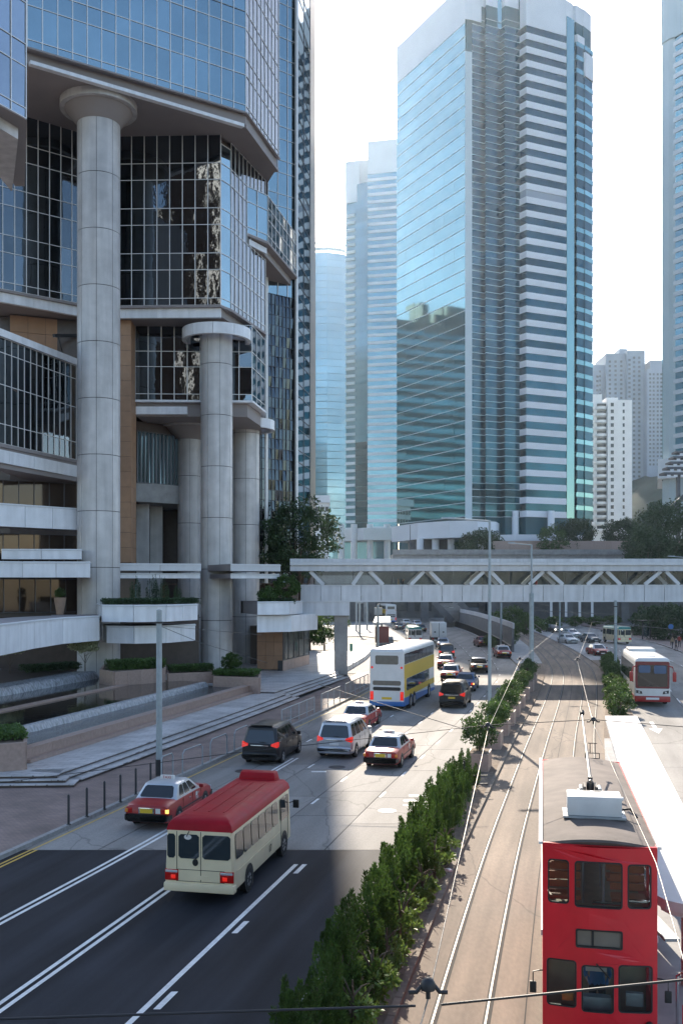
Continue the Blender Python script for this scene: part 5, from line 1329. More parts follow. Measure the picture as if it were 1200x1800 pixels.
put_rear(van('van', 'black people carrier just right of the double decker bus', 'car_black', plate='plate_yellow'), 793, 1246, 4.85)
put_rear(sedan('car', 'dark blue car half hidden by the black people carrier', 'car_blue', 'car_blue', lit=True), 815, 1217, 4.7)
put_rear(sedan('taxi', 'red taxi with pale roof ahead of the black people carrier', 'car_red', 'taxi_silver', True), 789, 1199, 4.7)
put_rear(sedan('taxi', 'red taxi at the front end of the double decker bus', 'car_red', 'taxi_silver', True), 782, 1177, 4.7)
put_rear(van('van', 'dark van between the red taxis and the white truck', 'car_black', lit=True), 784, 1161, 4.85)
put_rear(sedan('car', 'pale blue car right behind the white truck', 'car_silver', 'car_blue'), 779, 1141, 4.7)
put_rear(sedan('car', 'black saloon car glinting in the sun on the open road', 'car_black', 'car_silver'), 842, 1184, 4.7, turn=4)
put_rear(sedan('taxi', 'red taxi near the median hedge, rightmost on the left carriageway', 'car_red', 'taxi_silver', True), 886, 1158, 4.7, turn=4)
put_rear(sedan('car', 'dark red car in shade near the grey dividing wall', 'car_maroon', 'car_maroon'), 852, 1138, 4.7, turn=6)
put_rear(truck('box_truck', 'white box truck seen from behind far down the road'), 771, 1131, 6.0)
put_rear(minibus('minibus', 'pale minibus with a green roof beside the white truck', 'bus_white', 'bus_green', False, detail=False), 729, 1133, 6.9, turn=2)
put_rear(decker('double_decker_bus', 'yellow double decker bus far off under the footbridge'), 686, 1096, 11.9, turn=4)
for px, py, lab, pm in ((716, 1101, 'white car far away right of the yellow bus', 'car_white'), (735, 1103, 'silver car far away, right of the white one', 'car_silver'), (703, 1108, 'dark car far away in front of the yellow bus', 'car_grey'), (742, 1112, 'small black car above the green roofed minibus', 'car_black')):
    put_rear(sedan('car', lab, pm, pm, detail=False, group='far cars'), px, py, 4.7, turn=6)
# far carriageway, coming towards us
put_front(coach('coach', 'white and red coach coming towards the tram stop'), 1148, 1243, 11.5, turn=3)
put_front(sedan('car', 'white car tucked behind the coach', 'car_white', 'car_white', front=False), 1106, 1190, 4.7, turn=4)
put_front(sedan('taxi', 'silver roofed red taxi coming, lowest of the oncoming cars', 'car_red', 'taxi_silver', True), 1059, 1155, 4.7, turn=10)
put_front(sedan('car', 'white car coming in the lane by the tramway', 'car_white', 'car_white'), 1007, 1133, 4.7, turn=14)
put_front(sedan('car', 'dark car with pale bonnet coming behind the silver roofed taxi', 'car_grey', 'car_white'), 1047, 1131, 4.7, turn=14)
put_front(sedan('car', 'silver car coming behind the white one near the tramway', 'car_silver', 'car_silver'), 1013, 1122, 4.7, turn=16)
put_front(sedan('car', 'oncoming dark car with lit headlamps, farthest on the far carriageway', 'car_black', 'car_grey', front=True), 981, 1113, 4.7, turn=20)
o = minibus('minibus', 'green and cream minibus driving away on the far carriageway', 'bus_cream', 'bus_green', False, detail=False); put_rear(o, 1097, 1133, 6.9, X_rrl, turn=10)

# ================================================================== tram
def rrect(x0, x1, z0, z1, r, n=5):
    pts = []
    for cx, cz, a in ((x1 - r, z1 - r, 0), (x0 + r, z1 - r, 90), (x0 + r, z0 + r, 180), (x1 - r, z0 + r, 270)):
        for k in range(n + 1):
            t = R(a + 90 * k / n); pts.append((cx + r * math.cos(t), cz + r * math.sin(t)))
    return pts
def holed_plate(outer, holes, thick, mat, name):
    cu = bpy.data.curves.new(name, 'CURVE'); cu.dimensions = '2D'; cu.fill_mode = 'BOTH'; cu.extrude = thick / 2
    for pl in [outer] + holes:
        sp = cu.splines.new('POLY'); sp.points.add(len(pl) - 1); sp.use_cyclic_u = True
        for i, (x, z) in enumerate(pl): sp.points[i].co = (x, z, 0, 1)
    ob = bpy.data.objects.new(name, cu); COL.objects.link(ob)
    me = bpy.data.meshes.new_from_object(ob.evaluated_get(bpy.context.evaluated_depsgraph_get()))
    bpy.data.objects.remove(ob); me.materials.clear(); me.materials.append(M[mat])
    for v in me.vertices: v.co = (v.co.x, v.co.z, v.co.y)
    me.update(); return me
def tram():
    o = local_thing('tram', 'red double deck tram coming towards the camera', 'tram'); L, w, H = 8.9, 1.0, 4.12; h = L / 2
    # front (towards +Y): panel with real window openings
    upw = [(-.90, -.48, 3.02, 3.82), (-.40, .44, 3.0, 3.84), (.53, .91, 3.04, 3.84)]
    low = [(-.92, -.32, 1.16, 2.02), (-.25, .32, 1.13, 1.98), (.40, .93, 1.18, 2.04)]
    dest = (-.40, .42, 2.28, 2.62)
    holes = [rrect(a, b, c, d, .07) for a, b, c, d in upw + low] + [rrect(*dest, .04)]
    def bend(me, k=-.10):
        for v in me.vertices: v.co.y += k * v.co.x ** 2
        me.update()
    me = holed_plate(rrect(-w, w, .35, H, .03), holes, .07, 'tram_red', 'front_panel')
    bm = bmesh.new(); bm.from_mesh(me); bmesh.ops.subdivide_edges(bm, edges=[e for e in bm.edges if e.calc_length() > .35], cuts=3, use_grid_fill=False); bm.to_mesh(me); bm.free()
    bend(me)
    fp = link('front_panel', me, o, (0, h, 0))
    for a, b, c, d in upw + low:
        m2 = holed_plate(rrect(a + .003, b - .003, c + .003, d - .003, .065), [rrect(a + .028, b - .028, c + .028, d - .028, .05)], .05, 'trim_black', 'window_frame'); bend(m2)
        f = link('window_frame', m2, fp, (0, h + .012, 0))
        m3 = holed_plate(rrect(a + .02, b - .02, c + .02, d - .02, .05), [], .008, 'glass_tram', 'pane'); bend(m3); link('pane', m3, f, (0, h - .01, 0))
    a, b, c, d = dest
    m2 = holed_plate(rrect(a, b, c, d, .04), [rrect(a + .03, b - .03, c + .03, d - .03, .03)], .06, 'trim_black', 'window_frame'); bend(m2); f = link('window_frame', m2, fp, (0, h + .014, 0))
    m3 = holed_plate(rrect(a + .02, b - .02, c + .02, d - .02, .03), [], .01, 'bus_glass_blind', 'destination_blind'); bend(m3); link('destination_blind', m3, f, (0, h - .012, 0))
    MB().box(.10, .14, h - .06, h - .005, c + .04, d - .04).build('blind_divider', 'trim_black', o)
    # sides: posts, waist panels, glass
    for s in (1, -1):
        for z0, z1 in ((.35, 1.25), (2.02, 2.95), (3.8, H - .02)):
            MB().box(s * (w - .05), s * w, -h + .06, h - .13, z0, z1).build('side_panel', 'tram_red', o)
        for k in range(8):
            y = -h + .1 + k * (L - .34) / 7
            for z0, z1 in ((1.25, 2.02), (2.95, 3.8)): MB().box(s * (w - .05), s * (w - .004), y - .05, y + .05, z0 + .001, z1 - .001).build('window_post', 'tram_red', o)
            if k < 7:
                for z0, z1 in ((1.25, 2.02), (2.95, 3.8)):
                    piece('side_window', 'glass_tram', o, (s * (w - .03), y + (L - .34) / 14, (z0 + z1) / 2), (.01, (L - .34) / 7 - .1, z1 - z0))
        MB().bar((s * (w + .035), -h, H + .0), (s * (w + .035), h - .02, H + .0), .07, .05).build('gutter', 'tram_white', o)
        MB().box(s * w, s * (w + .03), -h, h - .2, 2.38, 2.48).build('rub_rail', 'tram_white', o)
        # driving mirrors on bent arms
        MB().tube([(s * (w - .02), h - .1, 1.78), (s * (w + .06), h + .02, 1.82), (s * (w + .17), h + .05, 1.80), (s * (w + .17), h + .05, 1.62)], .012, 6).build('mirror_arm', 'trim_black', o)
        MB().box(s * (w + .11), s * (w + .23), h + .03, h + .07, 1.42, 1.63).build('mirror', 'trim_black', o, bevel=.015)
    MB().box(-w, w, -h, -h + .06, .35, H - .01).build('rear_panel', 'tram_red', o)
    MB().box(-w + .05, w - .05, -h + .06, h - .15, .45, .55).build('lower_floor', 'interior', o)
    MB().box(-w + .05, w - .05, -h + .06, h - .25, 2.30, 2.40).build('upper_floor', 'interior', o)
    MB().box(-w + .05, w - .05, h - 1.6, h - 1.55, .56, 2.29).build('cab_bulkhead', 'interior', o)
    for z in (0, 1):
        zz = .55 if z == 0 else 2.4
        for k in range(5):
            y = h - 1.1 - k * 1.35 - (1.3 if z == 0 else 0)
            for s in (1, -1):
                MB().box(s * .28 if s > 0 else -.92, .92 if s > 0 else -.28, y - .42, y, zz + .38, zz + .46).build('bench_seat', 'seat_brown', o, bevel=.02)
                for j in range(3): MB().box(s * .28 if s > 0 else -.92, .92 if s > 0 else -.28, y - .46, y - .42, zz + .50 + j * .17, zz + .63 + j * .17).build('bench_slat', 'seat_brown', o)
    for x, y in ((-.12, h - .9), (.2, h - 2.2), (-.2, h - 3.4)):
        MB().tube([(x, y, 2.4), (x, y, 4.0)], .022, 8).build('grab_pole', 'steel_grey', o)
    MB().box(-.42, .12, h - .22, h - .14, 3.02, 3.07).build('window_rail', 'chrome', o); MB().box(-.88, -.5, h - .25, h - .18, 3.08, 3.12).build('window_rail', 'chrome', o)
    # cab fittings
    MB().box(-.22, .30, h - .45, h - .25, 1.05, 1.30).build('control_desk', 'steel_grey', o, bevel=.03)
    MB().box(-.78, -.48, h - .36, h - .26, 1.18, 1.42).build('notice_box', 'steel_grey', o, bevel=.01)
    MB().box(-.16, .22, h - .55, h - .54, 1.66, 1.96).build('paper_notice', 'sign_white', o)
    MB().box(.45, .65, h - .4, h - .25, 1.2, 1.32).build('amber_box', 'lamp_amber', o, bevel=.01)
    MB().bar((.06, h + .06, 2.02), (-.17, h + .06, 1.78), .025, .02).build('wiper', 'trim_black', o)
    MB().box(-w + .1, w - .1, h - .1, h + .08, .30, .62).build('fender', 'trim_black', o, bevel=.03)
    ring0 = [(-.86 + .07 * math.cos(a), h + .03, .96 + .07 * math.sin(a)) for a in [2 * math.pi * k / 14 for k in range(14)]]
    MB().loft([ring0, [(x, y - .12, z) for x, y, z in ring0]]).build('headlight', 'trim_black', o)
    for s in (1, -1):
        for y in (-1.6, 1.0): wheel(o, s * .535, y, .33, .12, s, 'dark_metal')
    MB().box(-.7, .7, -2.4, 1.8, .25, .44).build('truck_frame', 'trim_black', o)
    # roof: gently cambered canvas
    rings = []
    for y, dz, ins in ((-h + .0, -.06, .10), (-h + .15, 0, .03), (h - .3, 0, 0), (h - .03, -.01, 0.0), (h - .0, -.05, .02)):
        ring = []
        for i in range(13):
            t = -1 + 2 * i / 12; x = t * (w - ins - .0); ring.append((x, y - (.10 * x * x if y > 0 else 0), H - .02 + dz + .13 * (1 - t * t)))
        ring += [(w - ins, y - (.1 if y > 0 else 0), H - .05 + dz), (-w + ins, y - (.1 if y > 0 else 0), H - .05 + dz)]
        rings.append(ring)
    MB().loft(rings).build('roof', 'tram_roof', o, smooth=30)
    ac = MB().box(-.52, .52, h - 2.35, h - 1.70, H + .14, H + .52).build('roof_unit', 'tram_white', o, bevel=.02)
    MB().box(-.60, .60, h - 2.40, h - 1.64, H + .10, H + .138).build('unit_tray', 'steel_grey', o)
    for x in (-.15, .06): MB().box(x, x + .14, h - 2.28, h - 2.22, H + .521, H + .526).build('vent_slot', 'trim_black', ac)
    # trolley base and pole
    by = h - 3.45
    MB().box(-.24, .24, by - .3, by + .3, H + .12, H + .2).build('trolley_base', 'trim_black', o, bevel=.01)
    for s in (1, -1):
        MB().box(s * .10, s * .14, by - .25, by + .25, H + .2, H + .42).build('base_frame', 'dark_metal', o)
        MB().tube([(s * .19, by - .2, H + .34), (s * .19, by + .2, H + .34)], .045, 10).build('spring', 'steel_grey', o)
        MB().box(s * .20, s * .26, by - .26, by + .26, H + .2, H + .27).build('base_frame', 'steel_grey', o)
    MB().lathe([(.08, 0), (.08, .26), (.05, .3), (.05, .38)], 14, (0, by, H + .2)).build('pivot', 'dark_metal', o)
    MB().tube([(0, by + .12, H + .5), (0, by - .5, H + .62), (.0, by - 4.3, 5.50)], [.045, .035, .02], 8).build('trolley_pole', 'wire', o)
    MB().tube([(0, by - 4.3, 5.50), (0, by - 4.4, 5.55)], .06, 8).build('trolley_head', 'dark_metal', o)
    for k, (x, y) in enumerate(((-.42, by + .05), (-.55, by - .02), (-.33, by + .12))): MB().box(x - .14, x + .12, y - .07, y + .06, H + .10, H + .19 - .02 * k).build('cable_wrap', 'tram_white', o, bevel=.02)
    MB().tube([(-.52, h - 2.1, H + .2), (-.7, h - 2.05, H + .24), (-.82, h - 1.9, H + .1)], .025, 6).build('cable', 'trim_black', o)
    # rope rest at the rear end
    mb = MB()
    for a, b in (((-.18, .10), (-.18, .24)), ((.18, .10), (.18, .24)), ((-.18, .24), (.18, .24)), ((-.06, .24), (-.06, .5)), ((.06, .24), (.06, .5)), ((-.12, .5), (.12, .5)), ((-.18, .10), (.18, .10))):
        mb.tube([(a[0] - .3, -h + .25, H + a[1]), (b[0] - .3, -h + .25, H + b[1])], .012, 6)
    mb.build('pole_rest', 'dark_metal', o)
    return o
TR = tram()
ts = math.atan(sl_at(X_rail, 22))
fx, fy = GX(1053, 17.85), 17.85
ts = math.atan(.20)
settle(TR, (fx + math.sin(ts) * 4.45, fy + math.cos(ts) * 4.45, .0), -ts + math.pi)
# ================================================================== plants
def leaf_quads(mb, p, d, up, l, w):
    """one leaf: a kite of two triangles"""
    s = d.cross(up)
    if s.length < 1e-4: s = d.cross(Vector((1, 0, 0)))
    s.normalize()
    mb.add([p, p + d * l * .5 + s * w, p + d * l, p + d * l * .5 - s * w], [(0, 1, 2, 3)])
def rdir():
    while True:
        v = Vector((random.uniform(-1, 1), random.uniform(-1, 1), random.uniform(-1, 1)))
        if .05 < v.length < 1: return v.normalized()
def conifer_mesh(hh, rr, nsp, nleaf, seed):
    random.seed(seed); mb = MB()
    for k in range(nsp):
        a = random.uniform(0, 6.283); r = rr * math.sqrt(random.random()) * .85
        bx_, by_ = r * math.cos(a), r * math.sin(a)
        top = hh * (1 - .58 * (r / rr) ** 1.3) * random.uniform(.74, 1.06); bot = random.uniform(0, .35) * top
        tilt = Vector((bx_, by_, 0)) * random.uniform(.1, .35)
        wid = rr * random.uniform(.22, .34)
        for i in range(nleaf):
            t = random.random(); z = bot + (top - bot) * t
            rad = wid * (1 - t) ** .65 * math.sqrt(random.random()); b = random.uniform(0, 6.283)
            p = Vector((bx_, by_, 0)) + tilt * t + Vector((rad * math.cos(b), rad * math.sin(b), z))
            d = (Vector((math.cos(b) * .6, math.sin(b) * .6, random.uniform(.5, 1.3)))).normalized()
            leaf_quads(mb, p, d, rdir(), random.uniform(.05, .11), random.uniform(.010, .022))
    return mb
def clump_mesh(rx, ry, rz, ncl, nleaf, lsize, seed, clr=.28, zc=None, wide=.35, gap=.25):
    """rounded crown made of many leaf clumps with gaps between them"""
    random.seed(seed); mb = MB(); zc = rz if zc is None else zc
    for k in range(ncl):
        d = rdir(); f = random.uniform(.45, 1.0) ** .6
        c = Vector((d.x * rx * f, d.y * ry * f, zc + d.z * rz * f)); cr = clr * (rx + ry + rz) / 3 * random.uniform(.6, 1.25)
        for i in range(nleaf):
            q = rdir() * cr * random.random() ** .45
            p = c + Vector((q.x, q.y, q.z * .75)); dd = (q.normalized() * .6 + rdir() * .8 + Vector((0, 0, .15))).normalized()
            leaf_quads(mb, p, dd, rdir(), lsize * random.uniform(.6, 1.3), lsize * wide * random.uniform(.5, 1))
    return mb
def stem_mb(hh, r, n, seed, spread=.3, lim=.55):
    random.seed(seed); mb = MB()
    mb.tube([(0, 0, -.1), (random.uniform(-.05, .05) * hh * .2, 0, hh * .4), (random.uniform(-.1, .1) * hh * .2, random.uniform(-.1, .1) * hh * .2, hh * .9)], [r, r * .75, r * .3], 8)
    for k in range(n):
        a = random.uniform(0, 6.28); z = hh * random.uniform(.3, .7); e = Vector((math.cos(a) * spread * hh, math.sin(a) * spread * hh, hh * random.uniform(.75, 1.0)))
        mb.tube([(0, 0, z), Vector((0, 0, z)).lerp(e, .5) + Vector((0, 0, .05 * hh)), e], [r * .45, r * .3, r * .1], 6)
    return mb
def plant(name, label, cat, loc, crown_me, stem_me, rz=0.0, sc=1.0, group=None, crown='foliage', stem='stem', szz=None):
    o = thing(name, label, cat, loc, group)
    c = link(crown, crown_me, o, loc); c.rotation_euler = (0, 0, rz); c.scale = (sc, sc, szz or sc)
    if stem_me: s = link(stem, stem_me, o, loc); s.rotation_euler = (0, 0, rz); s.scale = (sc, sc, szz or sc)
    return o
CON = [conifer_mesh(2.05, .68, 15, 430, 100 + i).mesh('conifer_foliage', 'leaf_conifer', fix=False) for i in range(4)]
CST = stem_mb(1.2, .05, 6, 5).mesh('shrub_stem', 'bark', fix=False)
LIT = [clump_mesh(.42, .42, .4, 26, 40, .11, 200 + i, zc=.5, wide=.3).mesh('leafy_foliage', 'leaf_light', fix=False) for i in range(3)]
BSH = [clump_mesh(.75, .75, .62, 46, 60, .12, 300 + i, zc=.75, wide=.34).mesh('bush_foliage', 'leaf_mid', fix=False) for i in range(3)]
words = ['first', 'second', 'third', 'fourth', 'fifth', 'sixth', 'seventh', 'eighth', 'ninth', 'tenth', 'eleventh', 'twelfth', 'thirteenth', 'fourteenth', 'fifteenth', 'sixteenth', 'seventeenth', 'eighteenth', 'nineteenth', 'twentieth']
random.seed(11)
y = 17.3; k = 0
while y < 42.5:
    x = X_medr(y) - 1.15 + random.uniform(-.1, .1)
    sc = random.uniform(.92, 1.1)
    plant('conifer_shrub', '%s dark green spiky conifer shrub from the bottom edge in the median hedge' % words[k], 'shrub', (x, y, .08), CON[k % 4], CST, random.uniform(0, 6.28), sc * (1.0 if y < 40 else .95), 'conifers of the median hedge')
    y += random.uniform(1.35, 1.7); k += 1
random.seed(12)
for k, (yy, dx, sc) in enumerate(((19.0, -.62, 1.1), (20.3, -.5, 1.2), (22.2, -.55, 1.0), (23.6, -.5, 1.15), (25.5, -.62, 1.0), (27.2, -.5, 1.0), (29.3, -.45, 1.1), (31.0, -.35, 1.05), (35.5, -.8, .8))):
    plant('leafy_shrub', '%s pale leafy shrub counted from below, at the foot of the conifer hedge' % words[k], 'shrub', (X_medr(yy) + dx, yy, .08), LIT[k % 3], CST, random.uniform(0, 6), sc, 'leafy shrubs at the hedge foot')
# trough planters with bushes further along the median
random.seed(13)
TRP = [(47.2, 1.5), (53.5, 1.4), (58.2, 1.1), (62.3, 1.25), (66.4, 1.3), (71, 1.2), (76, 1.2), (82, 1.2), (88, 1.15)]
for k, (yy, sc) in enumerate(TRP):
    x = X_medr(yy) - 1.0; s = math.atan(sl_at(X_rail, yy))
    t = thing('trough_planter', '%s concrete trough planter with a bush, counted from the conifer hedge' % words[k], 'planter', (x, yy, .09), 'trough planters in the median')
    piece('trough', 'granite_pink', t, (x, yy, .5), (1.0, 1.7, .82), rz=-s); piece('soil', 'soil', t, (x, yy, .915), (.86, 1.56, .02), rz=-s)
    plant('bush', '%s round leaved bush in a trough, counted from the conifer hedge' % words[k], 'bush', (x, yy, .9), BSH[k % 3], CST, random.uniform(0, 6), sc * .78, 'bushes in the median troughs', szz=sc * .85)
for k, yy in enumerate((64.5, 67.6, 70.8, 74, 77.5, 81, 85, 89, 93.5, 98, 103)):
    x = (X_tramr(yy) + X_rrl(yy)) / 2
    plant('bush', '%s clipped dark bush right of the tramway, counted from the tram shelter' % words[k], 'bush', (x, yy, .1), BSH[(k + 1) % 3], CST, k * 1.3, 1.15, 'clipped bushes right of the tramway', szz=1.25)
# dark bushes along the far dividing wall
for k, (px, py, sc) in enumerate(((895, 1137, 1.6), (881, 1127, 1.5), (925, 1117, 1.7), (950, 1114, 1.6), (905, 1118, 1.5), (862, 1141, 1.3))):
    p = GP(px, py); plant('bush', ['dark bush at the end of the grey dividing wall', 'dark bush against the grey dividing wall by the red taxi', 'low dark bush beside the far curve of the tram tracks', 'rightmost low bush beside the far tram curve', 'dark bush behind the lamp post on the tram curve', 'low bush at the foot of the wall near the dark red car'][k], 'bush', (p.x, p.y, .1), BSH[k % 3], CST, k, sc, 'bushes by the dividing wall')
# --- fountain plants
VAR = clump_mesh(1.0, 1.0, .42, 60, 90, .13, 410, zc=1.85, wide=.45).mesh('variegated_foliage', 'leaf_variegated', fix=False)
VST = stem_mb(1.7, .045, 5, 8, spread=.35).mesh('tree_stem', 'bark', fix=False)
for px, py, Y, lab in ((150, 1182, 80.5, 'small variegated tree left of the big column'), (18, 1192, 78, 'small variegated tree at the left edge behind the cascade')):
    plant('small_tree', lab, 'tree', (GX(px, Y), Y, 1.84), VAR, VST, px, 1.12, 'variegated trees by the fountain', crown='crown', stem='trunk')
def hedge_mb(L, w, h, n, ls, seed):
    random.seed(seed); mb = MB()
    for i in range(n):
        p = Vector((random.uniform(-L / 2, L / 2), random.uniform(-w / 2, w / 2), h * random.random() ** .6)); d = (rdir() + Vector((0, 0, .5))).normalized()
        leaf_quads(mb, p, d, rdir(), ls * random.uniform(.6, 1.3), ls * .35)
    return mb
def hedge(label, p0, p1, z, w, h, n, mat='leaf_mid', ls=.13, seed=1):
    p0, p1 = Vector(p0), Vector(p1); L = (p1 - p0).length; c = (p0 + p1) / 2
    me = hedge_mb(L, w, h, n, ls, seed).mesh('hedge', mat, fix=False)
    o = link('hedge', me, None, (c.x, c.y, z)); o.rotation_euler = (0, 0, math.atan2(p1.y - p0.y, p1.x - p0.x))
    return tag(o, label, 'hedge', 'clipped hedges')
def planter(label, poly, z0, z1, mat='granite_pink'):
    t = thing('planter', label, 'planter', (sum(p[0] for p in poly) / len(poly), sum(p[1] for p in poly) / len(poly), z0), 'stone planters by the fountain')
    n = len(poly)
    for i in range(n):
        a, b = Vector((*poly[i], 0)), Vector((*poly[(i + 1) % n], 0)); L = (b - a).length; k = max(1, round(L / 1.2)); u = (b - a) / L
        for j in range(k):
            c = a + u * (L * (j + .5) / k); piece('stone', mat, t, (c.x, c.y, (z0 + z1) / 2), (L / k - .012, .16, z1 - z0), rz=math.atan2(u.y, u.x))
    MB().prism([(p[0], p[1]) for p in poly], z0, z1 - .08).build('soil', 'soil', t)
    return t
planter('square brown stone planter with a low hedge beside the big column', [V2(177, 76.0), V2(201, 73.8), V2(290, 77.0), V2(290, 81), V2(184, 81)], 1.1, 2.35)
hedge('thick green hedge in the stone planter beside the big column', (*V2(190, 76.2), 0), (*V2(286, 78.8), 0), 2.2, 1.6, .8, 7000, seed=21)
planter('long stone planter between the two front columns', [V2(295, 77.5), V2(374, 79), V2(374, 83), V2(295, 83)], 1.0, 1.9)
hedge('low flat hedge between the two front columns', (*V2(298, 79), 0), (*V2(372, 80.6), 0), 1.85, 1.4, .55, 5000, seed=22)
planter('stone planter with a ball shaped bush at the fountain end', [V2(376, 77), V2(456, 75.6), V2(457, 81), V2(376, 82)], .5, 1.75)
hedge('low hedge around the ball shaped bush', (*V2(379, 78.5), 0), (*V2(453, 78), 0), 1.7, 2.2, .42, 6000, seed=23)
BALL = clump_mesh(.8, .8, .68, 90, 60, .1, 420, zc=1.05, clr=.16, wide=.4).mesh('ball_foliage', 'leaf_mid', fix=False)
plant('bush', 'ball shaped clipped bush in front of the twin columns', 'bush', (GX(407, 78.5), 78.5, 1.7), BALL, CST, 0, 1.0, 'ball bushes')
planter('stone planter with grass at the near left end of the fountain', [V2(-60, 43.5), V2(45, 44.6), V2(45, 49), V2(-60, 49)], .4, 1.75)
hedge('flat green planting in the planter at the left edge', (*V2(-50, 46), 0), (*V2(42, 47), 0), 1.7, 3.0, .35, 5000, seed=24)
hedge('dark clipped hedge on the balcony between the columns', (*V2(182, 80.5), 0), (*V2(346, 84.8), 0), 7.1, 1.6, .55, 8000, 'leaf_dark', seed=25)
hedge('dark low hedge along the back of the upper cascade', (*V2(40, 79), 0), (*V2(136, 82.5), 0), 1.8, 1.6, .6, 5000, 'leaf_dark', seed=26)
CYP = conifer_mesh(2.6, .55, 30, 90, 431).mesh('cypress_foliage', 'leaf_dark', fix=False)
for k, (px, sc) in enumerate(((238, 1.0), (269, 1.05), (287, .95), (312, .7))):
    plant('conifer_shrub', '%s pointed evergreen on the balcony, counted from the big column' % words[k], 'shrub', (GX(px, 86), 86, 7.15), CYP, None, k, sc, 'pointed evergreens on the balcony')
plant('bush', 'round leafy bush on the white balcony by the footbridge', 'bush', (GX(504, 92.5), 92.5, 6.9), BALL, CST, 1, 1.6, 'ball bushes')
plant('bush', 'low dark bush on the balcony behind the twin columns', 'bush', (GX(472, 91.5), 91.5, 6.7), BSH[0], CST, 1, 1.4, 'ball bushes')
hedge('low hedge along the balcony by the footbridge', (*V2(456, 91), 0), (*V2(516, 92.2), 0), 7.0, 1.2, .5, 4000, 'leaf_dark', seed=27)
# pot plant in the lobby
t = thing('potted_plant', 'tapered tan pot with a small ball plant on the lobby balcony', 'plant', (GX(106, 82), 82, 6.35))
MB().lathe([(.28, 6.35), (.5, 7.75), (.46, 7.75), (.4, 7.6), (.02, 7.6)], 18, (GX(106, 82), 82, 0)).build('pot', 'terracotta', t, smooth=40)
c = link('foliage', BALL, t, (GX(106, 82), 82, 7.5)); c.scale = (.55, .55, .6)
# --- large trees
def tree(label, px, py_top, Y, z0, rx, rz, n, nl, ls, mat, seed, ntr=7, group='street trees'):
    X = GX(px, Y); zt = ZY(py_top, Y); hh = zt - z0
    cm = clump_mesh(rx, rx * .9, rz, n, nl, ls, seed, clr=.26, zc=hh - rz, wide=.36).mesh('tree_crown', mat, fix=False)
    sm = stem_mb(max(1.5, hh - rz), max(.12, hh * .022), ntr, seed, spread=rx / max(1, hh - rz) * .6).mesh('tree_trunk', 'bark', fix=False)
    return plant('tree', label, 'tree', (X, Y, z0), cm, sm, 0, 1, group, crown='crown', stem='trunk')
tree('broad dark tree in front of the mirror tower beside the columns', 528, 878, 108, 3, 4.2, 4.4, 105, 80, .36, 'leaf_dark', 501)
tree('lower leafy tree left of the broad dark tree', 470, 925, 112, 3, 2.6, 3.0, 60, 90, .3, 'leaf_dark', 502)
tree('tree on the pavement behind the footbridge pier', 570, 1062, 135, .1, 3.0, 2.4, 60, 90, .3, 'leaf_mid', 503)
tree('low tree behind the lobby glass near the pier', 545, 1085, 128, .1, 2.4, 1.8, 40, 90, .3, 'leaf_mid', 504)
tree('tree seen in the gap behind the brown granite pier', 298, 925, 150, 1, 4.0, 4.5, 70, 90, .4, 'leaf_dark', 505)
tree('round dark tree in front of the teal tower podium at left', 848, 932, 250, 9, 6.2, 4.4, 90, 90, .55, 'leaf_dark', 506)
tree('small airy tree above the pinkish wall', 968, 926, 244, 12, 4.0, 3.4, 50, 60, .45, 'leaf_mid', 507)
tree('large dark tree left of the white apartment block foot', 1008, 911, 250, 12, 5.0, 4.5, 90, 90, .5, 'leaf_dark', 508)
tree('dark tree below the white apartment block', 1092, 911, 262, 12, 5.2, 4.5, 90, 90, .5, 'leaf_dark', 509)
tree('pale tree catching the sun right of the white apartment block', 1135, 925, 258, 12, 3.4, 3.0, 50, 70, .45, 'leaf_light', 510)
tree('big dark tree at the right edge above the footbridge', 1178, 880, 215, 9, 8.0, 7.5, 170, 100, .55, 'leaf_dark', 511)
tree('dark tree left of the big one above the footbridge', 1138, 930, 205, 9, 5.4, 4.0, 90, 90, .5, 'leaf_dark', 512)
tree('dark tree at the right edge under the footbridge', 1182, 1062, 158, .1, 4.2, 3.4, 90, 90, .4, 'leaf_dark', 513)
tree('second dark tree under the footbridge near the right edge', 1142, 1066, 172, .1, 3.8, 3.0, 70, 90, .4, 'leaf_dark', 514)
tree('bushy tree under the footbridge beside the far tram curve', 902, 1068, 200, .1, 4.2, 2.6, 70, 90, .4, 'leaf_mid', 515)
for k, px in enumerate((938, 975, 1010, 1045, 1075)):
    p = GP(px, 1103 - k * .5); plant('bush', 'low scrubby bush %s from the left behind the oncoming cars' % words[k], 'bush', (p.x, p.y, .05), BSH[k % 3], CST, k, 2.6, 'scrub behind the oncoming cars', szz=1.6)

# ================================================================== tram stop shelter
sh = thing('tram_shelter', 'long white flat roofed tram stop shelter beside the tram', 'shelter', (9, 32, .16))
def shx(y): return 6.0 + (y - 19) * .2275
def slab_poly(inset, ya=18.6, yb=45.6, wd=1.45):
    pts = []
    for t in range(0, 7):                       # rounded near end
        a = math.pi + math.pi * t / 6; cx = shx(ya + .7) + wd / 2
        pts.append((cx + (wd / 2 - inset) * math.cos(a), ya + .7 + (.7 - inset) * math.sin(a)))
    pts += [(shx(yb) + wd - inset, yb - inset), (shx(yb) + inset, yb - inset)]
    return pts
MB().prism(slab_poly(0), 2.62, 2.80).build('roof', 'shelter_white', sh)
MB().prism(slab_poly(.12), 2.50, 2.618).build('roof_underside', 'shelter_white', sh)
for yy in (21.5, 27, 33, 39, 44.5):
    MB().box(shx(yy) + .78, shx(yy) + .92, yy - .07, yy + .07, .16, 2.5).build('post', 'shelter_white', sh)
    MB().bar((shx(yy) + .3, yy, 2.44), (shx(yy) + 1.3, yy, 2.44), .08, .1).build('bracket', 'shelter_white', sh)
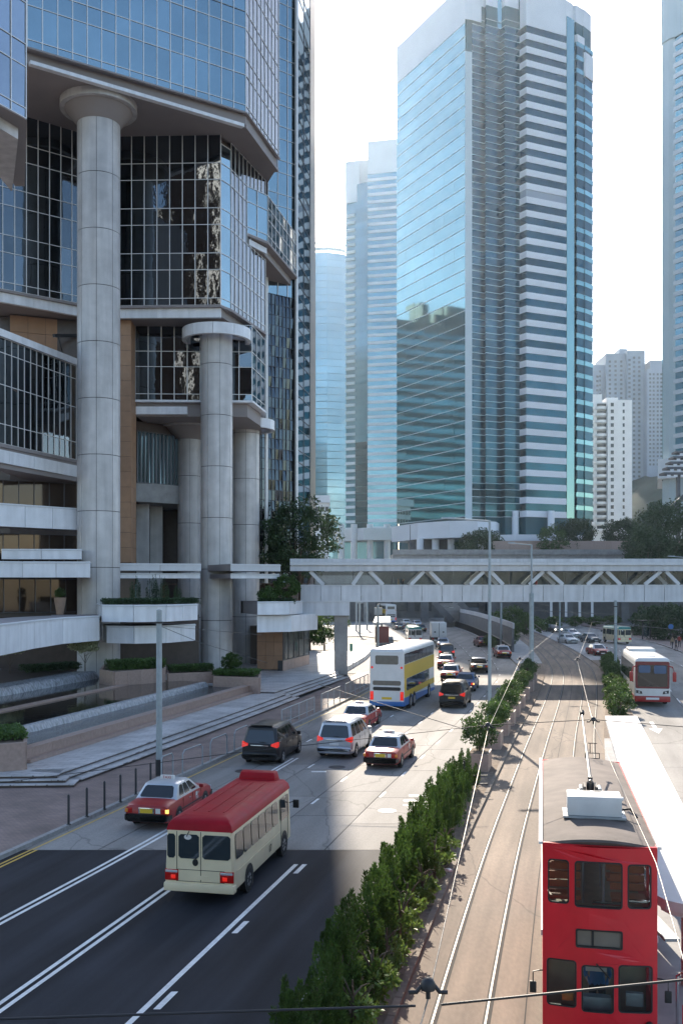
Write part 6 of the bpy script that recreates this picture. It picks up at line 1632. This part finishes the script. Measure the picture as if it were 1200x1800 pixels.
for a, b in ((23, 25.5), (29, 31.5)):
    MB().box(shx(a) + .55, shx(a) + .9, a, b, .55, .62).build('bench', 'steel_grey', sh)
rl = thing('railing', 'bright steel hoop railing on the platform at the bottom right corner', 'railing', (7.3, 18.8, .16))
for xx, yy in ((6.6, 19.6), (6.25, 18.2)):
    MB().tube([(xx, yy, .16), (xx, yy, 1.1), (xx + .08, yy - .1, 1.22), (xx + .28, yy - 1.0, 1.22), (xx + .3, yy - 1.1, 1.1), (xx + .3, yy - 1.1, .16)], .03, 8).build('hoop', 'chrome', rl, smooth=50)

# ================================================================== lamp posts, poles, railings, bollards
def lamp_post(label, x, y, ztop, arm, r=.11, bulge=True):
    t = thing('lamp_post', label, 'lamp post', (x, y, .1), 'street lamps')
    MB().tube([(x, y, .1), (x, y, 2.0), (x, y, ztop - .1), (x, y, ztop)], [r * 1.15, r, r * .7, r * .65], 12).build('post', 'pole_grey', t, smooth=50)
    if bulge: MB().lathe([(r * 1.8, .1), (r * 1.8, 1.2), (r * 1.2, 1.6)], 12, (x, y, 0)).build('base', 'pole_grey', t, smooth=50)
    MB().tube([(x, y, ztop - .05), (x - arm * .5, y, ztop + .05), (x - arm * .8, y, ztop + .12)], [r * .5, r * .45, r * .4], 8).build('arm', 'pole_grey', t, smooth=50)
    MB().add([(x - arm * .72, y - .14, ztop + .06), (x - arm * .72, y + .14, ztop + .06), (x - arm, y + .1, ztop + .12), (x - arm, y - .1, ztop + .12), (x - arm * .72, y - .12, ztop + .2), (x - arm * .72, y + .12, ztop + .2), (x - arm, y + .08, ztop + .19), (x - arm, y - .08, ztop + .19)],
             [(0, 3, 2, 1), (4, 5, 6, 7), (0, 1, 5, 4), (1, 2, 6, 5), (2, 3, 7, 6), (3, 0, 4, 7)]).build('lamp_head', 'steel_grey', t)
    return t
lamp_post('tall grey street lamp in the median, nearer of the two', GX(860, 61), 61, 12.75, 2.95)
t = lamp_post('grey street lamp further down the tramway near the footbridge', GX(933.5, 96.8 - 3), 93.8, 12.6, 2.2)
xx = GX(933.5, 93.8)
MB().tube([(xx, 93.8, .1), (xx, 93.8, 8.0)], .22, 12).build('sleeve', 'pole_grey', t, smooth=50)
MB().tube([PT(934, 1094, 93.8), PT(955, 1110, 95)], .05, 6).build('bracket', 'wire', t)
lamp_post('street lamp reaching in at the right edge above the footbridge', GX(1215, 108), 108, ZY(980, 108), 2.6)
def wire_pole(label, x, y, z0, ztop, r=.13, black=0.0):
    t = thing('wire_pole', label, 'pole', (x, y, z0), 'tram wire poles')
    MB().tube([(x, y, z0 + black), (x, y, ztop)], [r, r * .85], 12).build('post', 'pole_grey', t, smooth=50)
    if black: MB().tube([(x, y, z0), (x, y, z0 + black)], r * 1.15, 12).build('painted_base', 'dark_metal', t, smooth=50)
    MB().lathe([(r * .87, ztop), (r * .87, ztop + .05), (.01, ztop + .09)], 12, (x, y, 0)).build('cap', 'pole_grey', t, smooth=50)
    MB().tube([(x, y, ztop - .55), (x, y, ztop - .47)], r * 1.25, 12).build('collar', 'dark_metal', t)
    return t
wire_pole('grey blue wire pole with black base on the left pavement', GX(280, 45.2), 45.2, .13, 7.6, .145, .75)
wire_pole('slim grey pole right of the tramway below the footbridge', GX(1081, 95), 95, .1, 7.25, .16)
wire_pole('dark slim pole on the far tramway curve', GX(983, 150), 150, .1, 8.2, .14)
wire_pole('thin post beside the wall under the footbridge', GX(880, 135), 135, .1, 7.0, .16)
# thin bollards along the near kerb
for k, (px, pb, pt) in enumerate(((121, 1450, 1408), (153, 1436, 1392), (184, 1423, 1380), (212, 1410, 1368), (239, 1397, 1358), (265, 1386, 1348))):
    p = GP(px, pb, .13); t = thing('bollard', '%s thin dark bollard from the left along the kerb' % words[k], 'bollard', (p.x, p.y, .13), 'thin bollards along the kerb')
    MB().lathe([(.045, .13), (.045, 1.18), (.03, 1.22), (.01, 1.23)], 10, (p.x, p.y, 0)).build('post', 'dark_metal', t, smooth=50)
    MB().lathe([(.08, .13), (.08, .16), (.05, .17)], 10, (p.x, p.y, 0)).build('foot', 'dark_metal', t)
# hoop barriers
for k, (px0, pb0, px1, pb1, lab) in enumerate(((284, 1372, 304, 1364, 'grey hoop barrier right beside the wire pole'), (321, 1360, 356, 1346, 'grey hoop barrier, second from the wire pole'), (370, 1338, 399, 1325, 'grey hoop barrier, third from the wire pole'), (412, 1320, 436, 1308, 'grey hoop barrier behind the black people carrier'))):
    a, b = GP(px0, pb0, .13), GP(px1, pb1, .13)
    o = MB().tube([a, a + Vector((0, 0, .9)), a.lerp(b, .1) + Vector((0, 0, 1.05)), a.lerp(b, .9) + Vector((0, 0, 1.05)), b + Vector((0, 0, .9)), b], .035, 8).build('hoop_barrier', 'steel_grey', smooth=60)
    tag(o, lab, 'barrier', 'hoop barriers on the left pavement')
FR = thing('railing', 'steel pedestrian railing along the kerb behind the double decker bus', 'railing', (0, 72, .13))
prev = None
for i in range(15):
    yy = 60.5 + i * 1.75; x = X_kerbl(yy) - .35
    MB().tube([(x, yy, .13), (x, yy, 1.2)], .035, 8).build('post', 'steel_grey', FR)
    if i and i not in (5, 9): MB().tube([(px_, yy - 1.75, 1.2), (x, yy, 1.2)], .035, 8).build('rail', 'steel_grey', FR)
    if i and i not in (5, 9):
        MB().tube([(px_, yy - 1.75, .4), (x, yy, .4)], .02, 6).build('rail', 'steel_grey', FR)
        for j in range(1, 6): MB().tube([(px_ + (x - px_) * j / 6, yy - 1.75 + 1.75 * j / 6, .4), (px_ + (x - px_) * j / 6, yy - 1.75 + 1.75 * j / 6, 1.2)], .012, 6).build('bar', 'steel_grey', FR)
    px_ = x
# median sign bracket and stub post at the end of the conifer hedge
p = GP(815, 1395); t = thing('stub_post', 'short dark post with two crossbars at the hedge end', 'post', (p.x, p.y, .09))
MB().tube([(p.x, p.y, .09), (p.x, p.y, 1.4)], .035, 8).build('post', 'dark_metal', t)
for zz in (.4, .75): MB().bar((p.x, p.y, zz), (p.x + 1.0, p.y + .05, zz), .05, .05).build('crossbar', 'dark_metal', t)
# bus stop shelter and signs on the far left pavement
t = thing('bus_shelter', 'bus stop shelter with pale curved roof behind the double decker bus', 'shelter', (GX(680, 165), 165, .05))
bxs = GX(668, 150)
MB().prism([(bxs - 1.2, 146), (bxs + 1.4, 146), (bxs + 2.6, 172), (bxs, 172)], 3.0, 3.35).build('roof', 'shelter_white', t, bevel=.1)
for yy in (147, 153, 159, 165, 171):
    xx = bxs + (yy - 146) * .046; MB().box(xx - .1, xx + .1, yy - .1, yy + .1, .05, 3.0).build('post', 'steel_grey', t)
    MB().box(xx - .9, xx - .8, yy - 2.6, yy + 2.6, .4, 2.7).build('glass_panel', 'glass_clear', t)
MB().box(bxs - .9, bxs + 1.1, 145.9, 146.05, .3, 2.7).build('advert_panel', 'car_maroon', t)
SG = [(617, 1157, 1140, 'small green sign post on the lit side street'), (668, 1130, 1070, 'slim grey post by the bus shelter')]
p = GP(617, 1170); t = thing('sign_post', SG[0][3], 'sign', (p.x, p.y, .05)); MB().tube([(p.x, p.y, .05), (p.x, p.y, 2.3)], .04, 8).build('post', 'steel_grey', t); MB().box(p.x - .15, p.x + .15, p.y - .05, p.y + .05, 1.5, 2.4).build('sign_box', 'bus_green', t)
for k, (px, pb, h_) in enumerate(((664, 1138, 6), (632, 1118, 7), (645, 1108, 8), (626, 1110, 7))):
    p = GP(px, pb); t = thing('sign_post', ['slim grey post at the near end of the bus shelter', 'pale post far off left of the yellow bus', 'thin post far off just left of the yellow bus', 'leftmost far post beyond the pier'][k], 'post', (p.x, p.y, .05), 'far posts')
    MB().tube([(p.x, p.y, .05), (p.x, p.y, h_)], .16, 8).build('post', 'pole_grey', t); MB().box(p.x - .5, p.x + .6, p.y - .1, p.y + .1, h_ - 1.4, h_ - .4).build('sign_plate', 'steel_grey', t)
# kiosk and parked things on the far left pavement, brick house in the gap
t = thing('brick_building', 'red brick building glimpsed between the columns', 'building', (GX(300, 165), 165, 0))
MB().box(GX(270, 165), GX(335, 165), 165, 175, 0, 24).build('walls', 'car_maroon', t)
for r in range(5):
    for c_ in range(4): piece('window', 'window_dark', t, (GX(280 + c_ * 13, 165), 164.95, ZY(885 + r * 20, 165)), (.8, .1, 1.2))
t = thing('station_building', 'low grey building with columns under the far left of the footbridge', 'building', (0, 210, 0))
MB().box(-22, 8.0, 235, 245, 0, 12).build('walls', 'concrete_dark', t)
for i in range(7): MB().box(-20 + i * 4.2, -19 + i * 4.2, 233.5, 234.5, 0, 9).build('column', 'concrete', t)
MB().box(-22, 8.2, 233, 235, 9.01, 11).build('fascia', 'bridge_panel', t)
# street sign and shelter on the right pavement
t = thing('bus_shelter', 'dark bus stop frame on the right pavement', 'shelter', (GX(1135, 160), 160, .13))
for px in (1128, 1141): MB().box(GX(px, 158), GX(px, 158) + .16, 158, 158.2, .13, 3.0).build('post', 'dark_metal', t)
MB().box(GX(1126, 158), GX(1150, 158), 157.6, 160, 3.0, 3.15).build('roof', 'dark_metal', t)
piece('advert_panel', 'glass_clear', t, (GX(1135, 158), 158.1, 1.6), (1.0, .05, 2.0))
p = GP(1178, 1136); t = thing('sign_post', 'round blue traffic sign on the right pavement', 'sign', (p.x, p.y, .13))
MB().tube([(p.x, p.y, .13), (p.x, p.y, 3.0)], .05, 8).build('post', 'dark_metal', t)
ring0 = [(p.x + .38 * math.cos(a), p.y - .06, 2.8 + .38 * math.sin(a)) for a in [2 * math.pi * k / 20 for k in range(20)]]
MB().loft([ring0, [(a, b + .04, c) for a, b, c in ring0]]).build('sign_disc', 'bus_blue', t)
# stepped dark stair structure at the right edge high up
t = thing('escalator_bridge', 'dark stepped covered walkway climbing at the right edge', 'walkway', (GX(1195, 255), 255, 0))
for k in range(5):
    a = PT(1166 + k * 7, 830 - k * 10, 250); MB().box(a.x, a.x + 22, 250 + k * .6, 254 + k * .6, a.z - .5, a.z).build('roof_step', 'concrete_dark', t)
    for j in range(6): piece('glazing', 'tower_white', t, (a.x + 1.2 + j * 1.7, 249.9 + k * .6, a.z - .95), (.9, .1, .6))
for px in (1187, 1200): MB().box(GX(px, 252), GX(px, 252) + .8, 251, 252, 8, ZY(835, 252)).build('support', 'concrete_dark', t)
MB().bar(PT(1165, 905, 249), PT(1215, 860, 249), 1.2, 1.0).build('ramp', 'concrete_dark', t)

# ================================================================== overhead wires
def wire(label, pts, r=.012, mat='wire', sag=0.0):
    P = [Vector(p) for p in pts]; out = []
    for i in range(len(P) - 1):
        n = 8
        for k in range(n + (1 if i == len(P) - 2 else 0)):
            t = k / n; q = P[i].lerp(P[i + 1], t); q.z -= sag * 4 * t * (1 - t); out.append(q)
    o = MB().tube(out, r, 6).build('overhead_wire', mat, smooth=60)
    return tag(o, label, 'wire', 'overhead tram wires')
ZW = 5.6
lw = [(GX(752, 7.7) - 2.2, -3, ZW), (GX(752, 7.7), 7.7, ZW), (GX(857, 22), 22, ZW), (GX(913, 41.8), 41.8, ZW), (GX(975, 68), 68, ZW), (X_rail(95) + .5, 95, ZW), (X_rail(130) + .6, 130, ZW), (X_rail(175) + .6, 175, ZW)]
rw = [(2.6 - 2.4, -3, ZW), (GX(1152, 11.45), 11.45, ZW), (GX(1042, 22.9), 22.9, ZW), (GX(1014, 41.8), 41.8, ZW), (GX(1040, 84.8), 84.8, ZW), (X_rail(130) + 3.6, 130, ZW), (X_rail(175) + 3.6, 175, ZW)]
wire('bright contact wire above the left tram track', lw, .006)
wire('bright contact wire above the tram itself', rw, .006)
def hanger(label, p):
    t = thing('wire_hanger', label, 'insulator', (p[0], p[1], p[2] - .1), 'wire hangers')
    MB().lathe([(.055, .07), (.06, .11), (.04, .15), (.015, .165)], 14, (p[0], p[1], p[2])).build('insulator_cap', 'dark_metal', t, smooth=40)
    MB().tube([(p[0], p[1], p[2]), (p[0], p[1], p[2] + .12)], .018, 8).build('stem', 'dark_metal', t)
    MB().tube([(p[0] - .15, p[1], p[2] + .05), (p[0] - .09, p[1], p[2] + .05), (p[0] - .05, p[1], p[2] + .10), (p[0] + .05, p[1], p[2] + .10), (p[0] + .09, p[1], p[2] + .05), (p[0] + .15, p[1], p[2] + .05)], .018, 8).build('yoke', 'dark_metal', t, smooth=60)
hl = ['large black wire hanger over the track at the bottom edge', 'black wire hanger in front of the tall lamp post', 'wire hanger over the left track beyond the lamp post']
for k in (1, 2, 3): hanger(hl[k - 1], lw[k])
hanger('black wire hanger above the rear end of the tram', rw[2]); hanger('small wire hanger over the right track below the footbridge', rw[3])
wire('dark span wire crossing the whole bottom of the picture', [(GX(-150, 7.7), 7.7, ZY(1796, 7.7)), (GX(730, 7.7), 7.7, ZY(1768, 7.7))], .010, 'wire_dark')
wire('dark span wire crossing in front of the tram windows', [(GX(775, 7.7), 7.7, ZY(1766, 7.7)), (GX(1300, 7.7), 7.7, ZY(1712, 7.7))], .010, 'wire_dark')
wire('thin span wire over the black and silver people carriers', [(GX(0, 24), 24, ZY(1376, 24)), (GX(400, 23), 23, ZY(1325, 23)), (GX(857, 22), 22, ZW + .1)], .008, 'wire_dark')
wire('thin span wire from the lamp post to the tram wire', [(GX(857, 22), 22, ZW + .1), (GX(1042, 22.9), 22.9, ZW + .1), (GX(1230, 23), 23, ZY(1280, 23))], .009, 'wire_dark')
wire('bright stay wire slanting over the road in front of the bus', [(GX(560, 44), 44, ZY(1203, 44)), (GX(712, 42), 42, ZY(1250, 42)), (GX(820, 41), 41, ZY(1283, 41))], .016)
wire('stay wire from the left pole to the columns', [(GX(281, 45.2), 45.2, ZY(1100, 45.2)), (GX(353, 50), 50, ZY(1130, 50)), (GX(470, 60), 60, ZY(1165, 60))], .012, 'wire_dark')
wire('upper stay wire from the left pole across the columns', [(GX(281, 45.2), 45.2, ZY(1100, 45.2)), (GX(460, 70), 70, ZY(1116, 70))], .012, 'wire_dark')
wire('span wire across the far tram curve', [(GX(933, 93.8), 93.8, ZY(1073, 93.8)), (GX(1081, 95), 95, ZY(1080, 95))], .03)
wire('pale span wire from the slim pole to the right edge', [(GX(1040, 84.8), 84.8, ZW + .1), (GX(1260, 90), 90, ZY(1114, 90))], .028)

# ================================================================== people
def person(name, label, loc, rz, top, legs, arms='down', seat=False, stride=.12, sc=1.0):
    me = bpy.data.meshes.new('person_body')
    V_, E_, Rr = [], [], []
    def v(p, r): V_.append(p); Rr.append(r); return len(V_) - 1
    pel = v((0, 0, .95), (.145, .11)); ch = v((0, 0, 1.22), (.16, .11)); sh_ = v((0, 0, 1.40), (.13, .09)); nk = v((0, .01, 1.50), (.05, .05)); hd = v((0, .02, 1.60), (.085, .095)); tp = v((0, .01, 1.72), (.06, .07))
    for a, b in ((pel, ch), (ch, sh_), (sh_, nk), (nk, hd), (hd, tp)): E_.append((a, b))
    for s in (1, -1):
        hip = v((s * .09, 0, .86), (.088, .09)); kn = v((s * .10, s * stride * .6 + .03, .48), (.06, .06)); an = v((s * .10, s * stride, .08), (.04, .042)); ft = v((s * .11, s * stride + .15, .035), (.035, .03))
        for a, b in ((pel, hip), (hip, kn), (kn, an), (an, ft)): E_.append((a, b))
        sd = v((s * .185, 0, 1.38), (.06, .06))
        if arms == 'forward': el = v((s * .24, .12, 1.14), (.045, .045)); ha = v((s * .17, .36, 1.08), (.034, .034)); fg = v((s * .16, .46, 1.07), (.03, .02))
        else: el = v((s * .25, -s * stride * .5, 1.12), (.044, .044)); ha = v((s * .25, -s * stride + .05, .86), (.033, .033)); fg = v((s * .24, -s * stride + .07, .76), (.02, .03))
        for a, b in ((sh_, sd), (sd, el), (el, ha), (ha, fg)): E_.append((a, b))
    me.from_pydata(V_, E_, [])
    ob = bpy.data.objects.new('person_body', me); COL.objects.link(ob)
    ob.modifiers.new('skin', 'SKIN'); sv = me.skin_vertices[0].data
    for i, r in enumerate(Rr): sv[i].radius = r
    sv[0].use_root = True
    m = ob.modifiers.new('sub', 'SUBSURF'); m.levels = 2; m.render_levels = 2
    m2 = bpy.data.meshes.new_from_object(ob.evaluated_get(bpy.context.evaluated_depsgraph_get())); bpy.data.objects.remove(ob)
    m2.materials.clear()
    for mm in ('skin', top, legs, 'hair', 'trim_black'): m2.materials.append(M[mm])
    for f in m2.polygons:
        c = f.center; f.use_smooth = True
        arm = abs(c.x) > .2
        if c.z < .09: f.material_index = 4
        elif c.z < .93 and not arm: f.material_index = 2
        elif c.z < 1.46 and not (arm and (c.z < 1.0 or c.y > .25)): f.material_index = 1
        elif c.z > 1.66 or (c.z > 1.56 and c.y < 0.0): f.material_index = 3
    t = thing(name, label, 'person', (0, 0, 0)); LOCAL.add(t.name)
    link('body', m2, t, (0, 0, 0))
    t.scale = (sc, sc, sc); settle(t, loc, rz); return t
# driver standing at the tram controls, facing the camera
dloc = Vector((fx, fy, 0)) + Vector((math.sin(ts) * .78 + .0, math.cos(ts) * .78, .50))
person('person', 'tram driver in a blue shirt behind the middle lower window', dloc, -ts + math.pi, 'cloth_blue', 'cloth_dark', 'forward', stride=.02, sc=.93)
for k, (px, Y, z, top, lab) in enumerate(((700, 97.4, zS + .5, 'cloth_tan', 'person in tan walking inside the footbridge'), (708, 97.8, zS + .5, 'cloth_dark', 'person in dark clothes inside the footbridge, beside one in tan'), (942, 97.4, zS + .5, 'cloth_red', 'person in red inside the right part of the footbridge'))):
    person('person', lab, (GX(px, Y), Y, z), R(90 if k != 1 else -90), top, 'cloth_dark')
for k, (px, py, top, lab) in enumerate(((1156, 1124, 'cloth_dark', 'person in black at the bus stop frame on the right pavement'), (1162, 1122, 'cloth_white', 'person in a white shirt waiting on the right pavement'), (1187, 1144, 'cloth_dark', 'dark dressed person walking near the right edge'), (1193, 1138, 'cloth_red', 'person in red at the right edge of the pavement'), (1181, 1140, 'cloth_tan', 'person in tan beside the round blue sign'))):
    p = GP(px, py, .13); person('person', lab, (p.x, p.y, .13), R(150 + k * 60), top, 'cloth_dark')
# bits of litter on the soil
random.seed(5)
for k, (px, py) in enumerate(((789, 1533), (699, 1700))):
    p = GP(px, py, .1); mb = MB(); ring = [(p.x + random.uniform(.06, .13) * math.cos(a), p.y + random.uniform(.06, .13) * math.sin(a), .1) for a in [2 * math.pi * i / 8 for i in range(8)]]
    top = [(x + random.uniform(-.03, .03), y + random.uniform(-.03, .03), .1 + random.uniform(.04, .12)) for x, y, z in ring]
    o = mb.loft([ring, top]).build('litter', 'sign_white'); tag(o, ['crumpled white litter on the soil beside the leafy shrubs', 'small white scrap lying lower down on the shaded soil'][k], 'litter', 'litter')
# ================================================================== haze
HZ = .0001
m = bpy.data.materials.new('haze_air'); m.use_nodes = True; n = m.node_tree; n.nodes.clear()
out = n.nodes.new('ShaderNodeOutputMaterial'); pv = n.nodes.new('ShaderNodeVolumePrincipled')
pv.inputs['Color'].default_value = (.68, .84, 1.0, 1); pv.inputs['Density'].default_value = HZ; pv.inputs['Anisotropy'].default_value = .7
n.links.new(pv.outputs[0], out.inputs['Volume']); MATS['haze_air'] = m
hz = MB().box(-720, 720, -140, 920, -8, 260).build('haze', 'haze_air'); hz['kind'] = 'stuff'
